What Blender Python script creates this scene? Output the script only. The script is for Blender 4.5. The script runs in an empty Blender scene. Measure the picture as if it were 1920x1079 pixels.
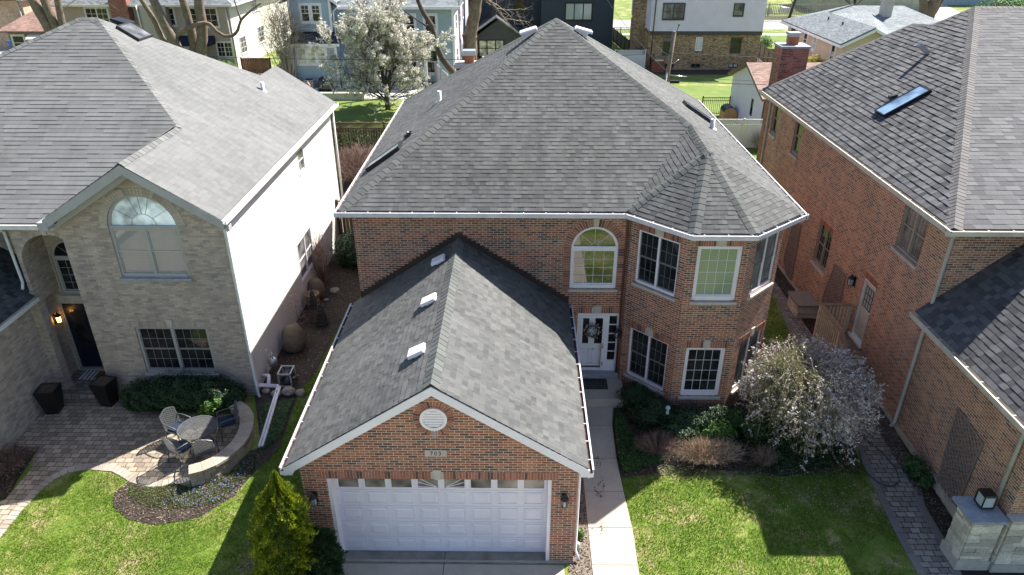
import bpy, math, random
import numpy as np
from mathutils import Vector, Matrix
from mathutils.geometry import tessellate_polygon
R = math.radians
SC = bpy.context.scene
COL = SC.collection
# ---------------------------------------------------------------- camera
cam = bpy.data.cameras.new('camera')
camo = bpy.data.objects.new('camera', cam)
COL.objects.link(camo)
camo.location = (0, 0, 13.4)
camo.rotation_euler = (R(90) - R(27.73), 0, R(0.605))
cam.sensor_width = 36
cam.lens = 36 * 1340 / 1920
cam.clip_start = .1
cam.clip_end = 900
SC.camera = camo
# ---------------------------------------------------------------- sky + sun
SUN = Vector((1, .87, 1.5)).normalized()
w = bpy.data.worlds.new("World")
SC.world = w
w.use_nodes = True
sky = w.node_tree.nodes.new('ShaderNodeTexSky')
sky.sky_type = 'NISHITA'
sky.sun_disc = False
sky.sun_elevation = math.asin(SUN.z)
sky.sun_rotation = math.atan2(SUN.x, SUN.y)
sky.air_density = 1.0
bg = w.node_tree.nodes['Background']
bg.inputs[1].default_value = .076
w.node_tree.links.new(sky.outputs[0], bg.inputs[0])
sl = bpy.data.lights.new('sun', 'SUN')
sl.energy = 4.9
sl.angle = R(.53)
sl.color = (1, .95, .86)
slo = bpy.data.objects.new('sun', sl)
COL.objects.link(slo)
slo.location = (40, 30, 60)
slo.rotation_mode = 'QUATERNION'
slo.rotation_quaternion = SUN.to_track_quat('Z', 'Y')
SC.view_settings.view_transform = 'Standard'
SC.view_settings.look = 'None'
SC.view_settings.gamma = 1
SC.view_settings.exposure = 1.36
SC.render.engine = 'CYCLES'

# ---------------------------------------------------------------- object helpers
ROOT = {}
def tag(o, label=None, cat=None, group=None, kind=None):
    if label: o['label'] = label
    if cat: o['category'] = cat
    if group: o['group'] = group
    if kind: o['kind'] = kind
    return o
def thing(name, label, cat, loc=(0, 0, 0), group=None):
    o = bpy.data.objects.new(name, None)
    COL.objects.link(o)
    o.location = loc
    o.empty_display_size = .3
    ROOT[o.name] = Vector(loc)
    return tag(o, label, cat, group)
def copy_tree(o, parent=None):
    c = o.copy()
    COL.objects.link(c)
    if parent is not None:
        c.parent = parent
    for ch in [x for x in COL.objects if x.parent is o]:
        copy_tree(ch, c)
    return c
def g(y):
    return min(.3, max(0., (y - 12) * .06))

class Fr:
    """a wall frame: origin, direction along the wall (seen left to right from outside), outward normal"""
    def __init__(s, o, u, n=None):
        s.o = Vector((o[0], o[1], 0)); s.u = Vector((u[0], u[1], 0)).normalized()
        s.n = Vector((s.u.y, -s.u.x, 0)) if n is None else Vector((n[0], n[1], 0)).normalized()
    def p(s, u, z, d=0):
        return s.o + s.u * u + s.n * d + Vector((0, 0, z))

class MB:
    def __init__(s):
        s.v = []; s.f = []; s.t = []; s.sm = []
    def add(s, pts, tone=.5):
        i = len(s.v)
        s.v += [tuple(p) for p in pts]
        s.f.append(tuple(range(i, i + len(pts))))
        s.t.append(tone); s.sm.append(False)
        return s
    def hexa(s, a, tone=.5):
        # a: 8 points, bottom ring 0-3 (ccw from above), top ring 4-7
        i = len(s.v)
        s.v += [tuple(p) for p in a]
        for q in ((3, 2, 1, 0), (4, 5, 6, 7), (0, 1, 5, 4), (1, 2, 6, 5), (2, 3, 7, 6), (3, 0, 4, 7)):
            s.f.append(tuple(i + k for k in q)); s.t.append(tone); s.sm.append(False)
        return s
    def box(s, x0, x1, y0, y1, z0, z1, tone=.5):
        return s.hexa([(x0, y0, z0), (x1, y0, z0), (x1, y1, z0), (x0, y1, z0), (x0, y0, z1), (x1, y0, z1), (x1, y1, z1), (x0, y1, z1)], tone)
    def fbox(s, F, u0, u1, z0, z1, d0, d1, tone=.5):
        if d0 < d1: d0, d1 = d1, d0      # d0 = outer
        return s.hexa([F.p(u0, z0, d0), F.p(u1, z0, d0), F.p(u1, z0, d1), F.p(u0, z0, d1), F.p(u0, z1, d0), F.p(u1, z1, d0), F.p(u1, z1, d1), F.p(u0, z1, d1)], tone)
    def beam(s, a, b, w, h, up=(0, 0, 1), tone=.5):
        a = Vector(a); b = Vector(b); d = (b - a).normalized(); up = Vector(up)
        r = d.cross(up)
        if r.length < 1e-4: r = d.cross(Vector((1, 0, 0)))
        r = r.normalized() * w / 2; q = r.cross(d).normalized() * h / 2
        return s.hexa([a - r - q, a + r - q, b + r - q, b - r - q, a - r + q, a + r + q, b + r + q, b - r + q], tone)
    def tube(s, pts, rad, n=8, caps=True, tone=.5, smooth=True, rough=0, rnd=None):
        pts = [Vector(p) for p in pts]
        if not hasattr(rad, '__len__'): rad = [rad] * len(pts)
        i0 = len(s.v); prev = None
        for k, p in enumerate(pts):
            d = (pts[min(k + 1, len(pts) - 1)] - pts[max(k - 1, 0)]).normalized()
            if prev is None:
                prev = d.orthogonal().normalized()
            prev = (prev - d * prev.dot(d)).normalized()
            q = d.cross(prev)
            for j in range(n):
                a = 2 * math.pi * j / n
                rr = rad[k] * (1 + (rnd.uniform(-rough, rough) if rnd else 0))
                s.v.append(tuple(p + (prev * math.cos(a) + q * math.sin(a)) * rr))
        for k in range(len(pts) - 1):
            for j in range(n):
                a = i0 + k * n + j; b = i0 + k * n + (j + 1) % n
                s.f.append((a, b, b + n, a + n)); s.t.append(tone); s.sm.append(smooth)
        if caps:
            s.f.append(tuple(i0 + j for j in reversed(range(n)))); s.t.append(tone); s.sm.append(False)
            e = i0 + (len(pts) - 1) * n
            s.f.append(tuple(e + j for j in range(n))); s.t.append(tone); s.sm.append(False)
        return s
    def lathe(s, c, prof, n=16, tone=.5, smooth=True, sx=1, sy=1):
        # prof: list of (r,z)
        i0 = len(s.v)
        for r, z in prof:
            for j in range(n):
                a = 2 * math.pi * j / n
                s.v.append((c[0] + r * sx * math.cos(a), c[1] + r * sy * math.sin(a), c[2] + z))
        for k in range(len(prof) - 1):
            for j in range(n):
                a = i0 + k * n + j; b = i0 + k * n + (j + 1) % n
                s.f.append((a, b, b + n, a + n)); s.t.append(tone); s.sm.append(smooth)
        s.f.append(tuple(i0 + j for j in reversed(range(n)))); s.t.append(tone); s.sm.append(False)
        e = i0 + (len(prof) - 1) * n
        s.f.append(tuple(e + j for j in range(n))); s.t.append(tone); s.sm.append(False)
        return s
    def build(s, name, mat, parent=None, label=None, cat=None, group=None, kind=None, loc=None):
        off = Vector((0, 0, 0))
        if parent is not None:
            off = ROOT.get(parent.name, off)
        elif loc is not None:
            off = Vector(loc)
        V = np.array(s.v, dtype=np.float64).reshape(-1, 3)
        me = bpy.data.meshes.new(name)
        n = len(s.f)
        lens = np.array([len(f) for f in s.f], dtype=np.int32)
        idx = np.concatenate([np.array(f, dtype=np.int32) for f in s.f])
        make_mesh(me, V, off, idx, lens, np.array(s.t, dtype=np.float32), np.array(s.sm, dtype=bool), True)
        me.materials.append(mat)
        o = bpy.data.objects.new(name, me)
        COL.objects.link(o)
        if parent is not None:
            o.parent = parent
            ROOT[o.name] = off
        else:
            o.location = off
            ROOT[o.name] = off
        tag(o, label, cat, group, kind)
        return o

def make_mesh(me, V, off, idx, lens, tone, smooth, uv):
    Vl = (V - np.array(off)).astype(np.float32)
    starts = np.concatenate([[0], np.cumsum(lens)[:-1]]).astype(np.int32)
    me.vertices.add(len(Vl)); me.vertices.foreach_set('co', Vl.ravel())
    me.loops.add(len(idx)); me.loops.foreach_set('vertex_index', idx)
    me.polygons.add(len(lens)); me.polygons.foreach_set('loop_start', starts)
    try: me.polygons.foreach_set('loop_total', lens)
    except Exception: pass
    me.polygons.foreach_set('use_smooth', smooth)
    at = me.attributes.new('tone', 'FLOAT', 'FACE')
    at.data.foreach_set('value', tone)
    if uv:
        P0 = V[idx[starts]]; P1 = V[idx[starts + 1]]; P2 = V[idx[starts + 2]]
        N = np.cross(P1 - P0, P2 - P0)
        m4 = lens > 3
        if m4.any():
            P3 = V[idx[starts[m4] + 3]]
            N[m4] += np.cross(P2[m4] - P0[m4], P3 - P0[m4])
        L = np.linalg.norm(N, axis=1, keepdims=True); L[L == 0] = 1
        N = N / L
        hor = np.abs(N[:, 2]) > .985
        U = np.stack([-N[:, 1], N[:, 0], np.zeros(len(N))], 1)
        U[hor] = (1, 0, 0)
        UL = np.linalg.norm(U, axis=1, keepdims=True); UL[UL == 0] = 1
        U = U / UL
        W = np.cross(N, U)
        W[hor] = (0, 1, 0)
        fi = np.repeat(np.arange(len(lens)), lens)
        P = V[idx]
        uvs = np.stack([(P * U[fi]).sum(1), (P * W[fi]).sum(1)], 1).astype(np.float32)
        ul = me.uv_layers.new(name='UVMap')
        ul.data.foreach_set('uv', uvs.ravel())
    me.update(calc_edges=True)

def quads_object(name, V, mat, tone, parent=None, loc=(0, 0, 0), tri=False, **kw):
    """V (N,k,3) world coordinates: one face per row"""
    k = V.shape[1]; n = V.shape[0]
    off = ROOT.get(parent.name, Vector((0, 0, 0))) if parent is not None else Vector(loc)
    me = bpy.data.meshes.new(name)
    make_mesh(me, V.reshape(-1, 3).astype(np.float64), off, np.arange(n * k, dtype=np.int32), np.full(n, k, dtype=np.int32), tone.astype(np.float32), np.zeros(n, bool), False)
    me.materials.append(mat)
    o = bpy.data.objects.new(name, me)
    COL.objects.link(o)
    if parent is not None: o.parent = parent
    else: o.location = off
    ROOT[o.name] = off
    tag(o, **kw)
    return o

# ---------------------------------------------------------------- materials
def M0(name):
    m = bpy.data.materials.new(name); m.use_nodes = True
    nt = m.node_tree
    return m, nt, nt.nodes, nt.links, nt.nodes['Principled BSDF']
def nn(N, t, **k):
    x = N.new('ShaderNode' + t)
    for a, b in k.items(): setattr(x, a, b)
    return x
def val(L, sock, v):
    if isinstance(v, (int, float)): sock.default_value = v
    else: L.new(v, sock)
def math_(N, L, op, a, b=None, c=None):
    x = N.new('ShaderNodeMath'); x.operation = op
    val(L, x.inputs[0], a)
    if b is not None: val(L, x.inputs[1], b)
    if c is not None: val(L, x.inputs[2], c)
    return x.outputs[0]
def rng(N, L, v, a, b, c, d):
    x = N.new('ShaderNodeMapRange')
    L.new(v, x.inputs[0])
    for i, q in enumerate((a, b, c, d)): x.inputs[i + 1].default_value = q
    return x.outputs[0]
def noise(N, L, vec, scale, detail=3, rough=.55):
    x = N.new('ShaderNodeTexNoise'); x.inputs['Scale'].default_value = scale
    x.inputs['Detail'].default_value = detail; x.inputs['Roughness'].default_value = rough
    L.new(vec, x.inputs['Vector']); return x.outputs['Fac']
def ramp(N, L, v, stops):
    x = N.new('ShaderNodeValToRGB'); e = x.color_ramp.elements
    while len(e) < len(stops): e.new(.5)
    for i, (p, c) in enumerate(stops):
        e[i].position = p; e[i].color = (*c, 1)
    L.new(v, x.inputs[0]); return x.outputs[0]
def scale(N, L, col, f):
    x = N.new('ShaderNodeVectorMath'); x.operation = 'SCALE'
    if isinstance(col, tuple): x.inputs[0].default_value = col
    else: L.new(col, x.inputs[0])
    val(L, x.inputs['Scale'], f); return x.outputs[0]
def mixc(N, L, f, a, b):
    x = N.new('ShaderNodeMix'); x.data_type = 'RGBA'
    val(L, x.inputs[0], f)
    for s, v in ((x.inputs[6], a), (x.inputs[7], b)):
        if isinstance(v, tuple): s.default_value = (*v, 1)
        else: L.new(v, s)
    return x.outputs[2]
def bump(N, L, B, h, strength=.5, dist=.01):
    x = N.new('ShaderNodeBump'); x.inputs['Strength'].default_value = strength; x.inputs['Distance'].default_value = dist
    L.new(h, x.inputs['Height']); L.new(x.outputs[0], B.inputs['Normal'])
def tonev(N):
    a = N.new('ShaderNodeAttribute'); a.attribute_name = 'tone'; return a.outputs['Fac']
def obj_co(N): return N.new('ShaderNodeTexCoord').outputs['Object']
def uv_co(N): return N.new('ShaderNodeTexCoord').outputs['UV']

def mat_plain(name, col, rough=.6, metal=0, nz=(3, .15), bm=None, tone=0, ior=None, fine=(0, 0)):
    m, nt, N, L, B = M0(name)
    co = obj_co(N)
    f = rng(N, L, noise(N, L, co, nz[0], 5), .3, .7, 1 - nz[1], 1 + nz[1])
    if fine[1]:
        f = math_(N, L, 'MULTIPLY', f, rng(N, L, noise(N, L, co, fine[0], 2), .25, .75, 1 - fine[1], 1 + fine[1]))
    if tone:
        f = math_(N, L, 'MULTIPLY', f, rng(N, L, tonev(N), 0, 1, 1 - tone, 1 + tone))
    L.new(scale(N, L, col, f), B.inputs['Base Color'])
    B.inputs['Roughness'].default_value = rough
    B.inputs['Metallic'].default_value = metal
    if ior: B.inputs['IOR'].default_value = ior
    if bm: bump(N, L, B, noise(N, L, co, bm[0], 4), bm[1], bm[2] if len(bm) > 2 else .01)
    return m

def mat_brick(name, stops, mortar, bw=.203, rh=.0677, ms=.0052, off=.5, stain=.15, dist=.004, bstr=.5, rough=.85):
    m, nt, N, L, B = M0(name)
    uv = uv_co(N)
    nz = N.new('ShaderNodeTexNoise'); nz.inputs['Scale'].default_value = 9; L.new(uv, nz.inputs['Vector'])
    v1 = N.new('ShaderNodeVectorMath'); v1.operation = 'SCALE'; L.new(nz.outputs['Color'], v1.inputs[0]); v1.inputs['Scale'].default_value = dist
    v2 = N.new('ShaderNodeVectorMath'); v2.operation = 'ADD'; L.new(uv, v2.inputs[0]); L.new(v1.outputs[0], v2.inputs[1])
    b = N.new('ShaderNodeTexBrick'); L.new(v2.outputs[0], b.inputs['Vector'])
    b.offset = off
    b.inputs['Color1'].default_value = (0, 0, 0, 1); b.inputs['Color2'].default_value = (1, 1, 1, 1); b.inputs['Mortar'].default_value = (.5, .5, .5, 1)
    b.inputs['Scale'].default_value = 1; b.inputs['Mortar Size'].default_value = ms; b.inputs['Mortar Smooth'].default_value = .15
    b.inputs['Brick Width'].default_value = bw; b.inputs['Row Height'].default_value = rh
    c = ramp(N, L, b.outputs['Color'], stops)
    f = rng(N, L, noise(N, L, uv, 30, 3), .3, .7, .82, 1.18)
    f = math_(N, L, 'MULTIPLY', f, rng(N, L, noise(N, L, uv, .55, 4), .3, .7, 1 - stain, 1 + stain))
    mp = N.new('ShaderNodeMapping'); L.new(uv, mp.inputs[0]); mp.inputs['Scale'].default_value = (2.6, .4, 1)
    sk = rng(N, L, noise(N, L, mp.outputs[0], 1, 5, .65), .32, .68, .86, 1.12)
    c = scale(N, L, c, f)
    c = scale(N, L, mixc(N, L, b.outputs['Fac'], c, mortar), sk)
    L.new(c, B.inputs['Base Color']); B.inputs['Roughness'].default_value = rough
    h = math_(N, L, 'ADD', math_(N, L, 'MULTIPLY', math_(N, L, 'SUBTRACT', 1, b.outputs['Fac']), 1), math_(N, L, 'MULTIPLY', noise(N, L, uv, 60, 2), .25))
    bump(N, L, B, h, bstr, .008)
    return m

def mat_tone(name, stops, rough=.9, fine=(90, .15), big=(.6, .12), bm=(140, .3, .004), streak=0):
    m, nt, N, L, B = M0(name)
    co = obj_co(N)
    c = ramp(N, L, tonev(N), stops)
    f = rng(N, L, noise(N, L, co, fine[0], 2), .3, .7, 1 - fine[1], 1 + fine[1])
    f = math_(N, L, 'MULTIPLY', f, rng(N, L, noise(N, L, co, big[0], 5), .3, .7, 1 - big[1], 1 + big[1]))
    if streak:
        mp = N.new('ShaderNodeMapping'); L.new(uv_co(N), mp.inputs[0]); mp.inputs['Scale'].default_value = (3.2, .35, 1)
        f = math_(N, L, 'MULTIPLY', f, rng(N, L, noise(N, L, mp.outputs[0], 1, 5, .65), .32, .68, 1 - streak, 1 + streak))
    L.new(scale(N, L, c, f), B.inputs['Base Color'])
    B.inputs['Roughness'].default_value = rough
    if bm: bump(N, L, B, noise(N, L, co, bm[0], 2), bm[1], bm[2])
    return m

def mat_siding(name, col, pitch=.115, rough=.55, line=.75):
    m, nt, N, L, B = M0(name)
    uv = uv_co(N)
    s = N.new('ShaderNodeSeparateXYZ'); L.new(uv, s.inputs[0])
    fr = math_(N, L, 'FRACT', math_(N, L, 'DIVIDE', s.outputs[1], pitch))
    f = rng(N, L, noise(N, L, uv, 1.2, 4), .3, .7, .94, 1.06)
    gap = rng(N, L, fr, 0, .09, line, 1)
    L.new(scale(N, L, col, math_(N, L, 'MULTIPLY', f, gap)), B.inputs['Base Color'])
    B.inputs['Roughness'].default_value = rough
    bump(N, L, B, math_(N, L, 'SUBTRACT', 1, fr), .8, .014)
    return m

def mat_glass(name, col=(.012, .014, .016), ior=1.5, rough=.02, stripes=None, wav=.02):
    m, nt, N, L, B = M0(name)
    co = obj_co(N)
    if stripes:
        uv = uv_co(N); s = N.new('ShaderNodeSeparateXYZ'); L.new(uv, s.inputs[0])
        fr = math_(N, L, 'FRACT', math_(N, L, 'DIVIDE', s.outputs[1], stripes[0]))
        f = rng(N, L, fr, 0, .35, stripes[1], 1)
        L.new(scale(N, L, col, f), B.inputs['Base Color'])
    else:
        f = rng(N, L, noise(N, L, co, 1.7, 2), .35, .65, .5, 2.2)
        L.new(scale(N, L, col, f), B.inputs['Base Color'])
    B.inputs['Roughness'].default_value = rough
    B.inputs['IOR'].default_value = ior
    bump(N, L, B, noise(N, L, co, 1.3, 1), wav, .02)
    return m

def mat_leaf(name, stops, trans=.35, rough=.55, clump=(1.6, .25)):
    m, nt, N, L, B = M0(name)
    co = obj_co(N)
    c = ramp(N, L, tonev(N), stops)
    f = rng(N, L, noise(N, L, co, clump[0], 3), .3, .7, 1 - clump[1], 1 + clump[1])
    c = scale(N, L, c, f)
    L.new(c, B.inputs['Base Color']); B.inputs['Roughness'].default_value = rough
    t = N.new('ShaderNodeBsdfTranslucent'); L.new(c, t.inputs[0])
    mx = N.new('ShaderNodeMixShader'); mx.inputs[0].default_value = trans
    L.new(B.outputs[0], mx.inputs[1]); L.new(t.outputs[0], mx.inputs[2])
    L.new(mx.outputs[0], N['Material Output'].inputs[0])
    return m

def mat_ground(name, stops, sc=(.8, 6, 60), wts=(.5, .3, .2), rough=.95, bm=(40, .6, .02)):
    m, nt, N, L, B = M0(name)
    co = obj_co(N)
    a = None
    for s_, w_ in zip(sc, wts):
        t = math_(N, L, 'MULTIPLY', noise(N, L, co, s_, 4), w_)
        a = t if a is None else math_(N, L, 'ADD', a, t)
    L.new(ramp(N, L, rng(N, L, a, .36, .64, 0, 1), stops), B.inputs['Base Color'])
    B.inputs['Roughness'].default_value = rough
    bump(N, L, B, noise(N, L, co, bm[0], 3), bm[1], bm[2])
    return m

RED = [(0, (.075, .05, .046)), (.13, (.11, .062, .052)), (.26, (.20, .072, .048)), (.6, (.30, .104, .056)), (1, (.36, .15, .088))]
MT = {}
MT['brick'] = mat_brick('red_brick', RED, (.56, .46, .38), ms=.0078)
MT['brick_orange'] = mat_brick('orange_brick', [(0, (.10, .07, .062)), (.12, (.15, .09, .075)), (.24, (.25, .11, .065)), (.6, (.355, .16, .088)), (1, (.41, .215, .13))], (.60, .50, .41), ms=.0082)
MT['brick_grey'] = mat_brick('pale_brick', [(0, (.28, .245, .22)), (.2, (.36, .30, .26)), (.6, (.42, .35, .29)), (1, (.50, .42, .345))], (.37, .31, .265), bstr=.4, stain=.07)
MT['brick_tan'] = mat_brick('tan_brick', [(0, (.10, .06, .035)), (.3, (.26, .16, .09)), (.7, (.38, .25, .14)), (1, (.46, .33, .20))], (.30, .24, .18))
MT['brick_peach'] = mat_brick('peach_brick', [(0, (.40, .24, .15)), (.4, (.56, .36, .24)), (1, (.66, .46, .33))], (.55, .47, .4))
MT['brick_old'] = mat_brick('old_red_brick', [(0, (.10, .04, .035)), (.4, (.25, .075, .055)), (1, (.33, .11, .08))], (.36, .27, .24))
MT['piece'] = mat_tone('brick_piece', [(0, (.08, .055, .05)), (.25, (.19, .075, .055)), (.6, (.31, .12, .08)), (.94, (.37, .16, .11)), (.96, (.50, .42, .35))], fine=(30, .18), bm=(60, .4, .004))
MT['piece_grey'] = mat_tone('pale_brick_piece', [(0, (.30, .265, .23)), (.5, (.40, .35, .295)), (.94, (.48, .42, .35)), (.96, (.38, .34, .29))], fine=(30, .15), bm=(60, .4, .004))
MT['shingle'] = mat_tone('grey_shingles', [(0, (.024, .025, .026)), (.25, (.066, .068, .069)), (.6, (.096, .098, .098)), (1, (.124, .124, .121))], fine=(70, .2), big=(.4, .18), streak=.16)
MT['shingle_cap'] = mat_tone('shingle_caps', [(0, (.05, .055, .053)), (.2, (.088, .094, .091)), (1, (.115, .122, .117))], fine=(70, .2))
MT['shingle_light'] = mat_tone('pale_grey_shingles', [(0, (.08, .08, .08)), (.2, (.125, .126, .128)), (.5, (.145, .147, .148)), (1, (.17, .17, .17))], fine=(70, .16), big=(.5, .12), streak=.12)
MT['shingle_dark'] = mat_tone('charcoal_shingles', [(0, (.024, .025, .03)), (.35, (.062, .062, .070)), (.65, (.09, .09, .099)), (1, (.125, .124, .129))], fine=(70, .2), big=(.5, .12), streak=.1)
MT['shingle_blue'] = mat_brick('blue_grey_shingles', [(0, (.11, .13, .15)), (.5, (.165, .19, .21)), (1, (.22, .25, .265))], (.08, .09, .10), bw=.33, rh=.16, ms=.008, bstr=.8)
MT['shingle_brown'] = mat_brick('brown_shingles', [(0, (.17, .10, .08)), (.5, (.25, .15, .12)), (1, (.31, .20, .16))], (.12, .07, .06), bw=.3, rh=.145, ms=.006, bstr=.8)
MT['shingle_navy'] = mat_brick('dark_slate_shingles', [(0, (.03, .035, .045)), (.5, (.05, .058, .07)), (1, (.08, .09, .10))], (.025, .03, .035), bw=.3, rh=.145, ms=.006, bstr=.8)
MT['white'] = mat_plain('white_trim', (.77, .73, .79), .4, nz=(2, .06))
MT['gutter_white'] = mat_plain('white_gutter_metal', (.58, .56, .60), .45, nz=(4, .12))
MT['white_dirty'] = mat_plain('weathered_white_metal', (.68, .67, .64), .45, nz=(5, .12))
MT['door_white'] = mat_plain('white_painted_door', (.74, .72, .80), .35, nz=(1.2, .05))
MT['greytrim'] = mat_plain('grey_painted_trim', (.36, .36, .36), .5, nz=(3, .08))
MT['taupe'] = mat_plain('taupe_window_frame', (.27, .245, .22), .5, nz=(3, .08))
MT['black'] = mat_plain('black_metal', (.008, .008, .009), .4, nz=(8, .2))
MT['darktrim'] = mat_plain('dark_bronze_trim', (.045, .042, .042), .5)
MT['stone'] = mat_plain('limestone', (.47, .44, .39), .8, nz=(6, .14), bm=(40, .3))
MT['stone_blue'] = mat_plain('bluestone', (.30, .32, .36), .7, nz=(7, .16), bm=(30, .3))
MT['concrete'] = mat_plain('concrete', (.42, .375, .32), .9, nz=(1.3, .13), bm=(60, .3), fine=(50, .10))
MT['concrete_dark'] = mat_plain('dark_concrete', (.25, .225, .20), .85, nz=(2.5, .3), bm=(60, .3), fine=(50, .12))
MT['concrete_far'] = mat_plain('pale_concrete', (.46, .44, .40), .9, nz=(.5, .1), bm=(60, .3))
MT['asphalt'] = mat_plain('asphalt', (.27, .265, .255), .9, nz=(.5, .12), bm=(80, .4), fine=(60, .15))
MT['mortar'] = mat_plain('foundation_concrete', (.36, .34, .30), .9, nz=(3, .15), bm=(50, .3))
MT['debris'] = mat_plain('leaf_litter', (.09, .06, .045), .95, nz=(14, .5), bm=(40, 1, .02))
MT['glass'] = mat_glass('window_glass')
MT['glass_sky'] = mat_glass('large_window_glass', col=(.03, .03, .028), ior=2.1, wav=.03)
MT['glass_green'] = mat_glass('glass_over_green_blind', (.27, .33, .22), 1.6, .05, stripes=(.05, .72))
MT['glass_blind'] = mat_glass('glass_over_white_blind', (.33, .33, .32), 1.7, .05, stripes=(.055, .62))
MT['glass_pale'] = mat_glass('glass_pale_shade_and_reflection', (.42, .47, .50), 1.7, .05, stripes=(.3, .97))
MT['glass_curtain'] = mat_glass('glass_over_curtain', (.40, .40, .34), 1.6, .05, wav=.1)
MT['glass_screen'] = mat_glass('screened_glass', (.10, .10, .10), 1.45, .25)
MT['skylight'] = mat_glass('skylight_glass', (.12, .19, .28), 2.0, .06)  # blue of the reflected sky is put into the base colour
MT['glass_bright'] = mat_glass('glass_over_white_shade', (.62, .70, .74), 1.7, .05)
MT['sash'] = mat_plain('grey_screened_sash', (.15, .155, .165), .5, nz=(3, .08))
MT['siding_white'] = mat_siding('white_siding', (.66, .65, .63), line=.35)
MT['siding_grey'] = mat_siding('warm_grey_siding', (.43, .37, .325))
MT['siding_blue'] = mat_siding('light_blue_siding', (.33, .42, .50), .13)
MT['siding_navy'] = mat_siding('navy_siding', (.028, .045, .065), .15)
MT['siding_far_white'] = mat_siding('pale_siding', (.68, .62, .72), .12)
MT['siding_tan'] = mat_siding('tan_siding', (.60, .45, .36), .15)
MT['siding_cream'] = mat_siding('cream_siding', (.70, .66, .58), .12)
MT['board_navy'] = mat_plain('charcoal_boards', (.05, .058, .065), .6)
MT['wood'] = mat_plain('weathered_wood', (.27, .19, .12), .8, nz=(9, .25), bm=(30, .4), tone=.15)
MT['wood_pale'] = mat_plain('pale_treated_wood', (.55, .48, .35), .8, nz=(9, .2), bm=(30, .4), tone=.15)
MT['wood_fence'] = mat_plain('brown_fence_wood', (.13, .085, .055), .85, nz=(6, .3), tone=.3)
MT['wood_cedar'] = mat_plain('orange_cedar', (.55, .30, .12), .7, nz=(9, .2), tone=.15)
MT['wood_red'] = mat_plain('red_stained_wood', (.22, .07, .045), .8, nz=(6, .2), tone=.2)
MT['vinyl'] = mat_plain('white_vinyl', (.66, .64, .66), .45, nz=(2, .05))
MT['bark'] = mat_plain('bark', (.19, .145, .11), .95, nz=(3, .3), bm=(14, 1, .05), fine=(20, .35))
MT['bark_dark'] = mat_plain('dark_bark', (.085, .062, .05), .95, nz=(4, .3), bm=(30, .8, .02))
MT['bark_pale'] = mat_plain('pale_twigs', (.30, .25, .20), .9, nz=(4, .3))
MT['twig_red'] = mat_plain('reddish_twigs', (.23, .15, .12), .9, nz=(4, .3), tone=.4)
MT['twig_tan'] = mat_plain('dry_tan_twigs', (.40, .29, .20), .9, nz=(4, .3), tone=.4)
MT['metal'] = mat_plain('galvanised_metal', (.52, .53, .54), .35, .7, nz=(5, .1))
MT['downspout'] = mat_plain('grey_downspout', (.50, .50, .49), .5, nz=(3, .1))
MT['terracotta'] = mat_plain('terracotta', (.38, .13, .06), .8)
MT['blue_plastic'] = mat_plain('blue_plastic', (.02, .10, .45), .45)
MT['cushion'] = mat_plain('navy_cushion', (.006, .02, .045), .8, nz=(10, .15))
MT['cast'] = mat_plain('grey_cast_aluminium', (.13, .135, .14), .5, .3, nz=(10, .15))
MT['navy_awning'] = mat_plain('navy_canvas', (.01, .015, .05), .8)
MT['rock'] = mat_plain('field_stone', (.33, .27, .24), .85, nz=(7, .25), bm=(18, .6, .03), tone=.3)
MT['burlap'] = mat_plain('burlap', (.15, .12, .09), .95, nz=(7, .25), bm=(60, .6, .02))
MT['mat_brown'] = mat_plain('coir_mat', (.20, .11, .06), .95, nz=(40, .2))
GRASS = [(0, (.06, .10, .012)), (.38, (.11, .18, .016)), (.62, (.19, .22, .05)), (.8, (.33, .27, .14)), (1, (.40, .33, .20))]
MT['lawn'] = mat_ground('lawn', GRASS, sc=(.7, 4, 30), wts=(.5, .3, .2))
MT['lawn_far'] = mat_ground('far_lawn', [(0, (.085, .14, .02)), (.5, (.12, .18, .028)), (1, (.18, .22, .05))], sc=(.15, 1.2, 12), wts=(.45, .35, .2))
MT['soil'] = mat_ground('soil_and_mulch', [(0, (.022, .018, .015)), (.5, (.05, .039, .032)), (1, (.10, .078, .062))], sc=(2, 18, 70), wts=(.25, .4, .35), bm=(45, 1, .04))
MT['mulch_black'] = mat_ground('black_mulch', [(0, (.008, .008, .008)), (1, (.03, .028, .028))], sc=(2, 18, 70), wts=(.25, .4, .35), bm=(45, 1, .04))
MT['gravel'] = mat_ground('fine_gravel', [(0, (.10, .08, .065)), (.5, (.21, .17, .14)), (1, (.33, .28, .23))], sc=(2, 18, 70), wts=(.25, .4, .35), bm=(60, 1, .03))
PV = [(0, (.21, .17, .13)), (.4, (.31, .25, .19)), (1, (.42, .345, .265))]
MT['paver'] = mat_brick('tumbled_pavers', PV, (.07, .055, .045), bw=.24, rh=.165, ms=.009, dist=.03, bstr=.9, stain=.12)
MT['paver_grey'] = mat_brick('dark_grey_pavers', [(0, (.16, .14, .125)), (.4, (.24, .21, .185)), (1, (.33, .29, .25))], (.04, .036, .034), bw=.24, rh=.165, ms=.011, dist=.05, bstr=.9, stain=.14)
MT['paver_edge'] = mat_tone('paver_border', [(0, (.28, .24, .20)), (1, (.42, .37, .31))], fine=(30, .12), bm=(40, .3, .01))
MT['wallstone'] = mat_tone('retaining_block', [(0, (.24, .20, .16)), (1, (.44, .37, .29))], fine=(25, .2), bm=(30, .5, .02))
MT['ashlar'] = mat_tone('split_face_stone', [(0, (.42, .38, .31)), (.5, (.60, .56, .47)), (1, (.76, .71, .60))], fine=(20, .12), big=(5, .1), bm=(22, .9, .03))
MT['leaf_yew'] = mat_leaf('yew_leaves', [(0, (.006, .022, .008)), (.6, (.018, .055, .016)), (1, (.04, .10, .028))], .15)
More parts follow.
